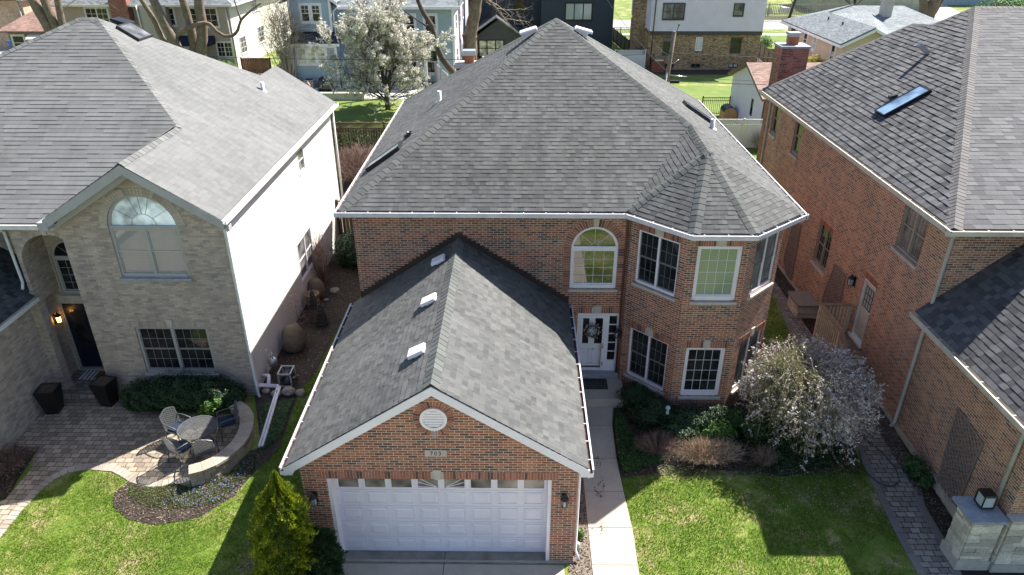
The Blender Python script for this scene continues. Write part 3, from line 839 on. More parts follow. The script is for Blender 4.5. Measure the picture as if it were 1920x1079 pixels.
# windows
window(H1, W1, 1.48, 2.82, 3.68, 4.95, 1, (4, 4), hung=False, gm='glass_sky', arch=1, fw=.075, key=.05, head=.2 if False else None, label='arched window with fan light above the front door')
def bw(F, a, b, z, **k): return window(H1, F, a, b, z[0], z[1], head=.2, key=.06, piece='piece', sill='stone', **k)
bw(FL, .26, 1.60, up, halves=2, grid=(3, 2), seed=21, mm='sash')
bw(FL, .26, 1.60, lo, halves=2, grid=(3, 2), seed=22, mm='sash')
bw(FF, .25, 1.42, up, grid=(4, 4), hung=False, gm='glass_green', fw=.085, seed=23, label='single bay window with pale green blind')
bw(FF, .29, 1.40, lo, grid=(4, 4), hung=False, fw=.085, seed=24)
bw(FRt, .36, 1.62, up, halves=2, grid=(3, 2), gm='glass_screen', seed=25, mm='sash')
bw(FRt, .36, 1.62, lo, halves=2, grid=(3, 2), gm='glass_screen', seed=26, mm='sash')
for a, b, z0, z1 in ((4, 5.2, 4.1, 5.5), (8, 9.2, 4.1, 5.5), (6, 7.2, 1.2, 2.6)): window(H1, WR, a, b, z0, z1, 2, (3, 2))
# garage door
MT['glass_shade'] = mat_glass('garage_glass', (.16, .14, .12), 1.5, .1)
GD = Fr((0, 12.05), (1, 0)); gdr = MB(); gdr.fbox(GD, -4.07, .66, 0.005, 2.42, 0, -.05)
ww = (.66 + 4.07) / 8; sh = 2.42 / 5
for i in range(8):
    for j in range(5):
        a = -4.07 + i * ww + .07; b = a + ww - .14; c = .005 + j * sh + .07; e = c + sh - .14
        if j < 4:
            for (p0, p1, q0, q1) in ((a, b, c, c + .012), (a, b, e - .012, e), (a, a + .012, c + .012, e - .012), (b - .012, b, c + .012, e - .012)):
                gdr.fbox(GD, p0, p1, q0, q1, .012, -.001)
            gdr.hexa([GD.p(a + .03, c + .03, 0), GD.p(b - .03, c + .03, 0), GD.p(b - .03, c + .03, -.01), GD.p(a + .03, c + .03, -.01), GD.p(a + .03, e - .03, 0), GD.p(b - .03, e - .03, 0), GD.p(b - .03, e - .03, -.01), GD.p(a + .03, e - .03, -.01)])
            i0_ = len(gdr.v); Q4 = [(a + .022, c + .022), (b - .022, c + .022), (b - .022, e - .022), (a + .022, e - .022)]; Q5 = [(a + .065, c + .065), (b - .065, c + .065), (b - .065, e - .065), (a + .065, e - .065)]
            for k_ in range(4): gdr.add([GD.p(*Q4[k_], .0005), GD.p(*Q4[(k_ + 1) % 4], .0005), GD.p(*Q5[(k_ + 1) % 4], .016), GD.p(*Q5[k_], .016)])
            gdr.add([GD.p(*q_, .016) for q_ in Q5])
for j in range(1, 5): gdr.fbox(GD, -4.07, .66, j * sh + .0, j * sh + .012, .004, -.001)
gdo = gdr.build('garage_door', MT['door_white'], H1)
seam = MB()
for j in range(1, 5): seam.fbox(GD, -4.07, .66, j * sh - .005, j * sh + .001, .0045, -.001)
seam.build('panel_seam', MT['greytrim'], gdo)
gw = MB(); gm_ = MB()
for i in range(8):
    a = -4.07 + i * ww + .07; b = a + ww - .14; c = .005 + 4 * sh + .07; e = c + sh - .16
    gw.fbox(GD, a, b, c, e, .004, -.001)
    for (p0, p1, q0, q1) in ((a - .025, b + .025, c - .025, c), (a - .025, b + .025, e, e + .025), (a - .025, a, c, e), (b, b + .025, c, e)):
        gm_.fbox(GD, p0, p1, q0, q1, .016, 0)
    cx = -4.07 + (4 if i in (3, 4) else (i // 2 * 2 + 1) if False else 4) * ww
    for k in range(1, 4):
        t = k / 4
        zz = c + (e - c) * t
        if i in (3, 4):
            x0, x1 = (b, a) if i == 3 else (a, b)
            gm_.beam(GD.p(x0, c, .01), GD.p(x1, zz + .05 * k - .1, .01), .014, .012, up=GD.n)
gw.build('door_window', MT['glass_shade'], gdo)
gm_.build('window_insert', MT['white'], gdo)
fr = MB()
fr.fbox(G1, -4.15, -4.07, 0, 2.52, -.02, -.33); fr.fbox(G1, .66, .74, 0, 2.52, -.02, -.33); fr.fbox(G1, -4.07, .66, 2.43, 2.52, -.14, -.33)
fr.build('garage_door_frame', MT['white'], H1)
# rake boards, fascia
rk = MB()
for sgn, e in ((-1, GL0), (1, Gr0)):
    a = GR0 + Vector((0, -.012, -.035)); b = Vector(e) + Vector((sgn * .03, -.012, -.035))
    rk.hexa([b + Vector((0, 0, -.21)), a + Vector((0, 0, -.21)), a + Vector((0, .03, -.21)), b + Vector((0, .03, -.21)), b, a, a + Vector((0, .03, 0)), b + Vector((0, .03, 0))] if sgn < 0 else
            [a + Vector((0, 0, -.21)), b + Vector((0, 0, -.21)), b + Vector((0, .03, -.21)), a + Vector((0, .03, -.21)), a, b, b + Vector((0, .03, 0)), a + Vector((0, .03, 0))])
    # underside board between wall and rake
    rk.add([a + Vector((0, .03, -.20)), b + Vector((0, .03, -.20)), b + Vector((0, .36, -.20)), a + Vector((0, .36, -.20))])
for x0, x1 in ((-4.97, -4.72), (1.31, 1.58)): rk.box(x0, x1, 11.366, 11.70, 2.96, 3.06)
rk.build('rake_board', MT['white'], H1)
# round louvred vent
lv = MB(); lv_r = MB()
for k in range(24):
    A = R(15 * k); B_ = R(15 * (k + 1))
    def Q(rr, a, dd): return G1.p(-1.74 + rr * math.cos(a), 4.17 + rr * math.sin(a), dd)
    lv_r.hexa([Q(.22, A, .05), Q(.22, B_, .05), Q(.22, B_, -.03), Q(.22, A, -.03), Q(.285, A, .05), Q(.285, B_, .05), Q(.285, B_, -.03), Q(.285, A, -.03)])
for k in range(6):
    z = 4.17 - .20 + k * .066; hwd = math.sqrt(max(.01, .22 ** 2 - (z + .03 - 4.17) ** 2))
    lv.fbox(G1, -1.74 - hwd, -1.74 + hwd, z, z + .054, .03, -.02)
lv.add([G1.p(-1.74 + .24 * math.cos(R(a)), 4.17 + .24 * math.sin(R(a)), -.01) for a in range(0, 360, 20)])
lvo = lv_r.build('gable_vent', MT['white'], H1, label='round white louvred gable vent')
lv.build('louvres', MT['white'], lvo)
# number plaque
pq = MB(); pq.fbox(G1, -1.97, -1.51, 3.17, 3.34, .018, -.02)
pq_o = pq.build('number_plaque', MT['stone'], H1)
text_mesh('703', .15, .004, MT['darktrim'], pq_o, (-1.74, 11.727, 3.25), (R(90), 0, 0), bold=-.001)
lantern(None, G1, -4.46, 1.90, parent=H1, label='left lantern beside the garage door', name='garage_lamp')
lantern(None, G1, 1.02, 1.90, parent=H1, label='right lantern beside the garage door', name='garage_lamp')
lantern(None, Fr((3.08, 18.45), (0, -1), (-1, 0)), .10, 2.1, parent=H1, name='porch_lamp', h=.3, w=.12)
# front door
fd = MB()
fd.fbox(W1, 1.86, 2.58, .90, 2.74, -.13, -.17)
for a, b in ((1.93, 2.18), (2.26, 2.51)):
    for (p0, p1, q0, q1) in ((a, b, 1.0, 1.03), (a, b, 1.50, 1.53), (a, a + .03, 1.0, 1.53), (b - .03, b, 1.0, 1.53)): fd.fbox(W1, p0, p1, q0, q1, -.118, -.14)
fdo = fd.build('front_door', MT['door_white'], H1)
gp_ = MB(); gp_.fbox(W1, 1.90, 2.13, 1.72, 2.62, -.126, -.15); gp_.fbox(W1, 2.31, 2.54, 1.72, 2.62, -.126, -.15)
gp_.build('door_glass', MT['glass'], fdo)
dk = MB(); dk.fbox(W1, 1.86, 2.58, .80, .898, -.135, -.17); dk.fbox(W1, 1.78, 3.02, .78, 2.84, -.2, -.24); dk.build('dark_gap', MT['black'], fdo)
st = MB()
for (p0, p1, q0, q1) in ((1.84, 1.93, .80, 2.76), (2.53, 2.62, .80, 2.76), (1.93, 2.53, 2.67, 2.76), (1.93, 2.53, .80, .90)): st.fbox(W1, p0, p1, q0, q1, -.02, -.06)
sto = st.build('storm_door', MT['white'], H1)
hd = MB(); hd.fbox(W1, 2.565, 2.585, 1.62, 1.80, .02, -.02); hd.fbox(W1, 2.535, 2.59, 1.66, 1.69, .035, .01); hd.fbox(W1, 2.56, 2.60, 1.0, 1.12, .0, -.03); hd.build('handle', MT['metal'], sto)
sd = MB()
for (p0, p1, q0, q1) in ((1.76, 1.84, .78, 2.85), (2.62, 2.72, .78, 2.85), (2.95, 3.03, .78, 2.85), (1.84, 2.62, 2.76, 2.85), (2.72, 2.95, 2.74, 2.85), (2.72, 2.95, .78, 1.17)): sd.fbox(W1, p0, p1, q0, q1, -.04, -.14)
for k in range(1, 5): sd.fbox(W1, 2.72, 2.95, 1.17 + k * .314 - .012, 1.17 + k * .314 + .012, -.06, -.1)
sdo = sd.build('door_frame', MT['white'], H1)
sg = MB(); sg.fbox(W1, 2.72, 2.95, 1.17, 2.74, -.09, -.12); sg.build('sidelight_glass', MT['glass'], sdo)
th = MB(); th.box(1.70, 3.08, 18.28, 18.6, .62, .785); th.build('threshold', MT['stone_blue'], H1)
# wreath on the door
rw = random.Random(5); V = []; T = []
for k in range(420):
    a = rw.uniform(0, 2 * math.pi); rr = rw.gauss(.17, .05); c = Vector((2.22 + rr * math.cos(a), 18.45 + .06 - .0 + rw.uniform(-.035, .0) , 2.22 + rr * 1.15 * math.sin(a)))
    q = Vector((rw.gauss(0, 1), rw.gauss(0, 1), rw.gauss(0, 1))).normalized(); p = q.orthogonal().normalized(); s_ = rw.uniform(.012, .028)
    o_ = q.cross(p)
    V.append([c + p * s_, c + o_ * s_, c - p * s_, c - o_ * s_]); T.append(rw.random())
def wreath(c, r_, V, T, lab):
    t = thing('door_wreath', lab, 'wreath', c); m_ = MB(); m_.tube([(c[0] + r_ * math.cos(R(a)), c[1], c[2] + r_ * 1.1 * math.sin(R(a))) for a in range(0, 361, 20)], .02, 6); m_.build('ring', MT['bark_dark'], t)
    quads_object('foliage', np.array(V), MT['wreath'], np.array(T), t)
wreath((2.22, 18.47, 2.22), .17, V, T, 'round flower wreath hanging on the white front door')
# stoop
sp = MB(); sp.box(1.30, 3.18, 17.22, 18.45, .1, .62); sp.build('front_stoop', MT['concrete'], H1)
dm = MB(); dm.box(1.98, 2.72, 17.72, 18.26, .622, .635)
dmo = dm.build('door_mat', MT['black'], label='black scroll-patterned door mat on the concrete stoop', cat='door mat', loc=(2.35, 18, .62))
pt = MB(); rr = random.Random(3)
for i in range(7):
    for j in range(5):
        c = (2.05 + i * .10, 17.78 + j * .105)
        for k in range(5):
            a = rr.uniform(0, 6.28); pt.add([(c[0] + .035 * math.cos(a), c[1] + .035 * math.sin(a), .6375), (c[0] + .04 * math.cos(a + .35), c[1] + .04 * math.sin(a + .35), .6375), (c[0] + .02 * math.cos(a + .6), c[1] + .02 * math.sin(a + .6), .6375)])
pt.build('mat_pattern', MT['greytrim'], dmo)
# roof furniture
uY = Vector((0, 1, 0))
def up_of(n, u):
    v = n.cross(u)
    return v if v.z > 0 else -v
vgl = up_of(ngl, uY)
for y in (17.5, 15.25, 12.95):
    x = -2.15; z = 3.17 + (x + 4.86) / 3.16 * 2.09
    boxvent(roof, (x, y, z + .01), uY, vgl, ngl, label={17.5: 'white roof vent nearest the brick wall', 15.25: 'middle white roof vent on the garage', 12.95: 'white roof vent nearest the gable front'}[y])
vL = up_of(nL, uY); vR = up_of(nR, uY)
def zl(x): return Z + (x + 4.87) * (ap.z - Z) / (ap.x + 4.87)
def zr(x): return Z + (7.6 - x) * (ap.z - Z) / (7.6 - ap.x)
boxvent(roof, (.35, 24.5, zl(.35) + .05), uY, vL, nL, w=.55, l=.55, h=.24); boxvent(roof, (2.0, 24.5, zr(2.0) + .05), uY, vR, nR, w=.55, l=.55, h=.24)
pipe(roof, (-2.71, 24.34, zl(-2.71)), h=.34, r=.07); pipe(roof, (6.34, 23.34, zr(6.34)), h=.34, r=.08)
pipe(roof, (-3.39, 21.75, zl(-3.39)), h=.12, r=.1, mat='black')
skylight(roof, (-4.05, 20.9, zl(-4.05)), uY, vL, nL, .62, 1.25, label='dark skylight on the left roof slope', gm='glass_pale')  # pale reflection is put into the pane's base colour, no shade behind it
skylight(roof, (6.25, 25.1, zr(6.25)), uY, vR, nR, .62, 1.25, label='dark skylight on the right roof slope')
# chimney
ch = MB(); ch.box(-2.7, -1.15, 31.05, 31.9, 0, 7.55); cho = ch.build('chimney', MT['brick_old'], H1)
cc = MB(); cc.box(-2.78, -1.07, 30.97, 31.98, 7.55, 7.70); cc.build('chimney_cap', MT['stone'], cho)
ff = MB(); ff.box(-2.35, -1.95, 31.3, 31.65, 7.70, 8.0); ff.build('flue', MT['terracotta'], cho)
fc = MB(); fc.box(-2.42, -1.88, 31.22, 31.73, 8.02, 8.22); fc.build('flue_cap', MT['metal'], cho)
fc = MB(); fc.box(-1.6, -1.38, 31.35, 31.6, 7.7, 7.95); fc.build('vent_stub', MT['metal'], cho)
# downspouts
ds = MB()
ds.tube([(1.42, 11.62, 2.98), (1.36, 11.70, 2.85), (1.345, 11.9, 2.7), (1.345, 11.9, .25), (1.42, 11.75, .12)], .035, 8)
ds.build('downspout', MT['white'], H1)
ds = MB(); ds.tube([(3.02, 18.35, 6.05), (3.02, 18.40, 5.9), (3.02, 18.40, .7)], .03, 8); ds.build('downspout', mat_plain('brown_downspout', (.10, .055, .045), .5), H1)
# stepped flashing where the garage roof meets the wall
for sg, xe in ((-1, -4.64), (1, 1.47)):
    m_ = MB(); n_ = 26
    for k in range(n_):
        xa = -1.70 + (xe + 1.70) * k / n_; xb = -1.70 + (xe + 1.70) * (k + 1) / n_
        z = 5.26 - abs(xa + 1.70) * .6614; m_.fbox(W1, min(xa, xb), max(xa, xb), z - .16, z + .17, .006, -.01)
    m_.build('step_flashing', mat_plain('brown_flashing_%d' % sg, (.035, .02, .018), .6), H1)
# small hedges of foundation
fo = MB(); fo.box(-4.72, 1.31, 11.73, 11.77, -.02, .04); fo.build('foundation', MT['mortar'], H1)
# pale mineral streak on the brick below the round vent
sm, snt, sN, sL, sB = M0('mineral_streak')
sB.inputs['Base Color'].default_value = (.62, .58, .56, 1)
suv = uv_co(sN); smap = sN.new('ShaderNodeMapping'); sL.new(suv, smap.inputs[0]); smap.inputs['Scale'].default_value = (22, 3, 1)
sB.inputs['Roughness'].default_value = .9
ssp = sN.new('ShaderNodeSeparateXYZ'); sL.new(suv, ssp.inputs[0])
fade = rng(sN, sL, ssp.outputs[1], 3.50, 3.95, 0, 1)
al = math_(sN, sL, 'MULTIPLY', rng(sN, sL, noise(sN, sL, smap.outputs[0], 1, 3), .35, .62, .05, .85), fade)
sL.new(al, sB.inputs['Alpha'])
m_ = MB(); m_.add([G1.p(-1.80, 3.50, .012), G1.p(-1.66, 3.50, .012), G1.p(-1.67, 3.93, .012), G1.p(-1.79, 3.93, .012)]); m_.build('mineral_stain', sm, H1)
# ================================================================= LEFT HOUSE
H2 = thing('brick_and_siding_house', 'pale grey brick house with arched front windows and white siding on its sunny side', 'house', (-11, 18, .2))
rf = MB()
e0 = Vector((-7.75, 17.2, 6.3)); eb = Vector((-7.75, 30.2, 6.3)); bk2 = Vector((-10.05, 30.2, 7.80)); bk1 = Vector((-10.05, 28.2, 7.80)); top = Vector((-13.92, 24.8, 10.30)); hj = Vector((-10.05, 20.62, 7.80)); gg = Vector((-10.05, 17.2, 7.80))
m1 = roof_face(rf, [e0, eb, bk2, bk1, top, hj, gg], e0, eb, 31, ex=.15, wmin=.14, wmax=.3, praise=.2, lift=.005, raised=.002, tjit=.2)
f0 = Vector((-22, 17.45, 6.08)); f1 = Vector((-12.4, 17.45, 6.08)); topL = Vector((-14.5, 24.8, 10.30)); el = Vector((-22, 24.8, 5.5)); 
sl_ = (10.30 - 6.08) / (24.8 - 17.45)
hjF = Vector((-10.05, 20.62, 6.08 + sl_ * (20.62 - 17.45)))
vly = Vector((-12.30, 17.45, 6.08))
m2 = roof_face(rf, [f0, vly, hjF, top, topL, Vector((-22, 18.6, 6.74))], f0, f1, 32, ex=.165, wmin=.3, wmax=.9, praise=.5, lift=.007, raised=.007, tjit=.2)
m3 = roof_face(rf, [gg, hjF, Vector((-12.42, 17.2, 6.30))], Vector((-12.42, 17.2, 6.3)), Vector((-12.42, 20, 6.3)), 33, ex=.15)
m4 = roof_face(rf, [topL, Vector((-22, 18.6, 6.74)), Vector((-22, 30, 5.6)), Vector((-18, 30, 7.6))], Vector((-22, 18.6, 6)), Vector((-22, 30, 6)), 34, ex=.2)
m5 = roof_face(rf, [top, bk1, Vector((-10.05, 31, 6.8)), Vector((-18, 31, 6.8)), topL], Vector((-18, 31, 6.8)), Vector((-10, 31, 6.8)), 35, ex=.2)
roof2 = rf.build('roof', MT['shingle_light'], H2)
cp = MB()
caps(cp, hj, top, m1, m2, w=.17, ex=.2, seed=41); caps(cp, Vector((-22, 18.6, 6.78)), topL, m2, m4, w=.15, ex=.2, seed=42); caps(cp, topL, top, m2, m5, w=.15, seed=43); caps(cp, gg, hj, m1, m3, w=.15, ex=.2, seed=44)
cp.build('ridge_cap', MT['shingle_light'], roof2)
gt = MB()
gutter(gt, None, e0 + Vector((0, 0, 0)), eb, (1, 0, 0), 0, 0, straps=50)
gutter(gt, None, f0, Vector((-12.5, 17.45, 6.08)), (0, -1, 0), 0, .05, straps=50)
gt.build('gutter', MT['white_dirty'], roof2)
rk = MB()
for (x, zz, s_) in ((-7.72, 6.27, 1), (-12.46, 6.27, -1)):
    a = Vector((-10.05, 17.19, 7.77)); b = Vector((x, 17.19, zz))
    for (dz0, dz1, y0, y1) in ((-.26, 0, 0, .03), (-.42, -.26, .30, .50)):
        q = [b + Vector((0, y0, dz0)), a + Vector((0, y0, dz0)), a + Vector((0, y1, dz0)), b + Vector((0, y1, dz0)), b + Vector((0, y0, dz1)), a + Vector((0, y0, dz1)), a + Vector((0, y1, dz1)), b + Vector((0, y1, dz1))]
        if s_ > 0: q = [q[1], q[0], q[3], q[2], q[5], q[4], q[7], q[6]]
        rk.hexa(q)
    rk.add([a + Vector((0, .03, -.24)), b + Vector((0, .03, -.24)), b + Vector((0, .55, -.24)), a + Vector((0, .55, -.24))])
rk.box(-12.62, -12.36, 17.18, 17.7, 5.98, 6.2)
rk.build('rake_board', MT['greytrim'], H2)
sfm = MB(); sfm.box(-8.0, -7.76, 17.75, 30.2, 6.08, 6.12); sfm.box(-22, -12.5, 17.45, 17.9, 5.90, 5.93); sfm.box(-8.0 + .001, -7.985, 17.8, 30.1, 5.93, 6.08); sfm.build('soffit', MT['greytrim'], H2)
wb = MB()
L1 = Fr((0, 17.75), (1, 0))
wa = arch_hole(-11.12, -9.2, 4.34, 5.82); wl = rect(-11.18, -9.06, 1.1, 2.70)
wall(wb, L1, [(-12.45, .1), (-8.0, .1), (-8.0, 6.05), (-10.05, 7.45), (-12.45, 6.0)], [wa, wl], depth=.14)
L2 = Fr((0, 17.82), (1, 0)); cx, rr_, sp_ = -12.95, .87, 4.72
arcp = [(x, z) for x, z in arc_pts(cx, sp_, rr_, 180, 55, 16)]
arcp = [p for p in arcp if p[0] <= -12.45]; arcp.append((-12.45, sp_ + math.sqrt(rr_ ** 2 - .5 ** 2)))
wall(wb, L2, [(-13.93, .1), (-13.82, .1)] + arcp + [(-12.45, 6.05), (-13.93, 6.05)])
pr = [(-13.82, .1)] + arcp
for i in range(len(pr) - 1):
    a, b = pr[i], pr[i + 1]
    wb.add([L2.p(a[0], a[1], 0), L2.p(b[0], b[1], 0), L2.p(b[0], b[1], -.3), L2.p(a[0], a[1], -.3)])
L3 = Fr((0, 18.9), (1, 0))
wall(wb, L3, [(-14.1, .1), (-12.2, .1), (-12.2, 5.9), (-14.1, 5.9)], [rect(-14.0, -12.35, .48, 2.85), arch_hole(-13.78, -12.62, 3.16, 4.36)], depth=.1)
wall(wb, Fr((-12.45, 17.78), (0, 1), (-1, 0)), rect(0, 1.12, .1, 6.0))
wall(wb, Fr((-13.93, 19.2), (0, -1), (-1, 0)), rect(0, 1.38, 3.5, 6.05))
wall(wb, Fr((-13.83, 18.12), (0, 1), (1, 0)), rect(0, .78, 3.4, 5.9))
wb.add([(-14.1, 17.83, .1), (-13.82, 17.83, .1), (-13.82, 17.83, 3.7), (-14.1, 17.83, 3.7)])
wall(wb, Fr((0, 19.2), (1, 0)), [(-22, 3), (-13.93, 3), (-13.93, 5.95), (-22, 5.95)])
wall(wb, Fr((-14.1, 9), (0, 1)), rect(0, 9.9, .0, 3.62))
wall(wb, Fr((0, 9.0), (1, 0)), [(-20, 0), (-14.1, 0), (-14.1, 3.6), (-17, 5.2), (-20, 3.6)])
wb.build('wall', MT['brick_grey'], H2)
ww_ = MB(); SW = Fr((-8.0, 17.75), (0, 1))
wall(ww_, SW, rect(0.03, 12.3, .32, 6.1), [rect(5.6, 7.45, 1.25, 2.8), rect(7.1, 7.9, 4.85, 5.8)], depth=.06)
wall(ww_, Fr((-8.0, 30.05), (-1, 0)), [(0, .3), (12, .3), (12, 6.1), (2.05, 7.5), (0, 6.1)])
ww_.build('siding_wall', MT['siding_white'], H2)
fo = MB(); fo.box(-8.3, -8.015, 17.78, 30.1, .0, .33); fo.build('foundation', MT['mortar'], H2)
ct = MB(); ct.box(-7.99, -7.93, 17.72, 17.81, .3, 6.05); ct.build('corner_trim', MT['white'], H2)
one('brick_arch', 'piece_grey', lambda m_: arch_ring(m_, L1, -10.16, 5.82, .96, 1.17, 0, 180, seed=51, pitch=.09), H2)
one('brick_arch', 'piece_grey', lambda m_: arch_ring(m_, L2, cx, sp_, .87, .98, 180, 59, seed=52, pitch=.11), H2)
one('brick_lintel', 'piece_grey', lambda m_: soldiers(m_, L1, -11.3, -8.94, 2.71, 2.90, seed=53, skip=(-10.22, -10.02)), H2)
for (a, b) in ((-8.55, -8.01), (-12.43, -11.9)):
    for k in range(8):     # brick quoins at the corner
        z = .5 + k * .68; bt = MB(); bt.fbox(L1, a, b, z, z + .33, .012, 0); bt.build('brick_quoin', MT['brick_grey'], H2)
keyst(L1, -10.12, 2.71, 2.98, .07, .10, par=H2); keyst(L2, cx, sp_ + .86, sp_ + 1.09, .06, .08, par=H2)
ks = MB(); ks.fbox(L3, -14.02, -12.3, 2.85, 3.14, .02, -.05)
ks.build('stone_lintel', MT['stone'], H2)
window(H2, L1, -11.12, -9.2, 4.34, 5.82, 2, None, True, fm='greytrim', gm='glass_blind', gm2='glass_bright', mm='stone', arch=2, fw=.07, mid=.08, sill='stone_blue', label='wide arched upstairs window with white blinds')
window(H2, L1, -11.18, -9.06, 1.1, 2.70, 2, (4, 2), True, fm='greytrim', fw=.07, mid=.08, sill='stone', mm='taupe')
window(H2, L3, -13.78, -12.62, 3.16, 4.36, 1, (4, 4), False, fm='greytrim', arch=1, fw=.07, sill='stone', label='arched transom window over the entrance doors')
window(H2, SW, 5.6, 7.45, 1.25, 2.80, 2, None, True, fm='white', gm='glass_screen', d=-.03, sill=None)
window(H2, SW, 7.1, 7.9, 4.85, 5.8, 1, None, True, fm='white', gm='glass_screen', d=-.03, sill=None)
dd_ = MB()
for a, b in ((-13.96, -13.19), (-13.16, -12.39)):
    dd_.fbox(L3, a, b, .50, 2.83, -.05, -.09)
    for (q0, q1) in ((.6, 1.2),):
        for (p0, p1, r0, r1) in ((a + .12, b - .12, q0, q0 + .03), (a + .12, b - .12, q1 - .03, q1), (a + .12, a + .15, q0, q1), (b - .15, b - .12, q0, q1)): dd_.fbox(L3, p0, p1, r0, r1, -.035, -.06)
ddo = dd_.build('double_door', mat_plain('black_blue_door', (.008, .012, .03), .35), H2)
dg_ = MB(); dg_.fbox(L3, -13.80, -13.35, 1.4, 2.6, -.045, -.06); dg_.fbox(L3, -13.0, -12.55, 1.4, 2.6, -.045, -.06); dg_.build('door_glass', MT['glass'], ddo)
dm_ = MB(); dm_.fbox(L3, -13.19, -13.16, .5, 2.83, -.03, -.08); dm_.fbox(L3, -14.0, -12.35, .44, .50, .08, -.1); dm_.fbox(L3, -14.0, -13.96, .5, 2.85, -.02, -.1); dm_.fbox(L3, -14, -12.35, 2.83, 2.85, -.02, -.1); dm_.build('door_edge', MT['greytrim'], ddo)
V = []; T = []
for k in range(260):
    a = rw.uniform(0, 6.28); rr = rw.gauss(.12, .04); c = Vector((-12.78 + rr * math.cos(a), 18.83 - rw.uniform(-.03, .06), 1.98 + rr * math.sin(a)))
    q = Vector((rw.gauss(0, 1), rw.gauss(0, 1), rw.gauss(0, 1))).normalized(); p = q.orthogonal().normalized(); s_ = rw.uniform(.012, .03); o_ = q.cross(p)
    V.append([c + p * s_, c + o_ * s_, c - p * s_, c - o_ * s_]); T.append(rw.random() * .7)
wreath((-12.78, 18.82, 1.98), .12, V, T, 'green and white wreath hanging on the dark double door')
em, _, N_, L_, B_2 = M0('glowing_bulb'); B_2.inputs['Emission Color'].default_value = (1, .5, .12, 1); B_2.inputs['Emission Strength'].default_value = 4; B_2.inputs['Base Color'].default_value = (.9, .5, .2, 1)
WW = Fr((-14.1, 9), (0, 1))
lantern(None, WW, 9.62, 2.35, parent=H2, name='porch_lamp', glow=em, label='small wall lamp glowing orange by the dark doors')
# garage wing roof
wr = MB()
wn = roof_face(wr, [Vector((-13.8, 8.6, 3.70)), Vector((-13.8, 17.8, 3.70)), Vector((-13.98, 17.8, 3.8)), Vector((-13.98, 19.15, 3.8)), Vector((-17.0, 19.15, 5.55)), Vector((-17.0, 8.6, 5.55))], Vector((-13.8, 8.6, 3.7)), Vector((-13.8, 17, 3.7)), 61, ex=.143, tmid=.35)
wr.build('wing_roof', MT['shingle'], H2)
g2 = MB(); gutter(g2, None, Vector((-13.8, 8.6, 3.68)), Vector((-13.8, 17.78, 3.68)), (1, 0, 0), 0, 0, straps=50, w=.1, h=.1)
g2.tube([(-13.98, 17.36, 6.0), (-13.99, 17.74, 5.7), (-13.99, 17.76, 4.15), (-13.93, 17.6, 4.02)], .04, 8)
g2.build('wing_gutter', MT['white_dirty'], H2)
ds = MB(); ds.tube([(-7.86, 17.66, 6.1), (-7.93, 17.70, 5.9), (-7.93, 17.70, .42), (-7.85, 17.6, .34)], .045, 8)
ds.build('downspout', MT['white_dirty'], H2)
ds = MB(); ds.tube([(-7.9, 30.1, 6.0), (-7.9, 30.1, .3)], .045, 8); ds.build('downspout', MT['white_dirty'], H2)
sk_x = -13.15; sk_z = 6.3 + (-7.75 - sk_x) * (10.30 - 6.3) / (13.92 - 7.75)
vm1 = up_of(m1, uY)
skylight(roof2, (-13.1, 25.35, sk_z - .05), uY, vm1, m1, 1.0, .8, label='square dark skylight near the roof peak', gm='glass_screen')
boxvent(roof2, (-13.75, 25.9, 9.95), uY, vm1, m1, w=.6, l=.6, h=.25, mat='black')
pipe(roof2, (-9.6, 27.0, 7.44), h=.35, r=.07, mat='white')
# porch
pm = MB(); pm.box(-14.1, -12.3, 17.55, 18.9, .1, .42); pm.build('porch_step', MT['paver_grey'], H2)
dmm = MB(); dmm.box(-13.35, -12.72, 18.42, 18.78, .425, .445); dmm.build('door_mat', MT['mat_brown'], label='brown coir door mat before the dark double doors', cat='door mat', loc=(-13, 18.6, .42))
dmm = MB()
for k in range(9): dmm.box(-13.8 + k * .125, -13.8 + k * .125 + .075, 18.34, 18.84, .4215, .4245)
dmm.build('striped_rug', MT['white_dirty'], label='grey and white striped rug under the coir mat', cat='rug', loc=(-13.2, 18.6, .42))
# planters
def planter():
    r = thing('tall_planter', 'tall black tapered planter standing by the porch step, nearer the wing wall', 'planter', (0, 0, 0), 'black planters flanking the porch step')
    m = MB(); a, b, h = .17, .27, .82
    m.hexa([(-a, -a, 0), (a, -a, 0), (a, a, 0), (-a, a, 0), (-b, -b, h), (b, -b, h), (b, b, h), (-b, b, h)])
    for s in ((-b, b, -b, -b + .03), (-b, b, b - .03, b), (-b, -b + .03, -b + .03, b - .03), (b - .03, b, -b + .03, b - .03)): m.box(s[0], s[1], s[2], s[3], h, h + .03)
    m.build('pot', MT['black'], r)
    s = MB(); s.box(-b + .03, b - .03, -b + .03, b - .03, h - .01, h + .012); s.build('soil', MT['debris'], r)
    return r
p1 = planter(); p1.location = (-13.72, 16.92, .27); p1.rotation_euler = (0, 0, R(8))
p2 = copy_tree(p1); p2.location = (-12.28, 17.28, .29); p2.rotation_euler = (0, 0, R(-10)); p2['label'] = 'tall black tapered planter between the porch step and the green hedge'
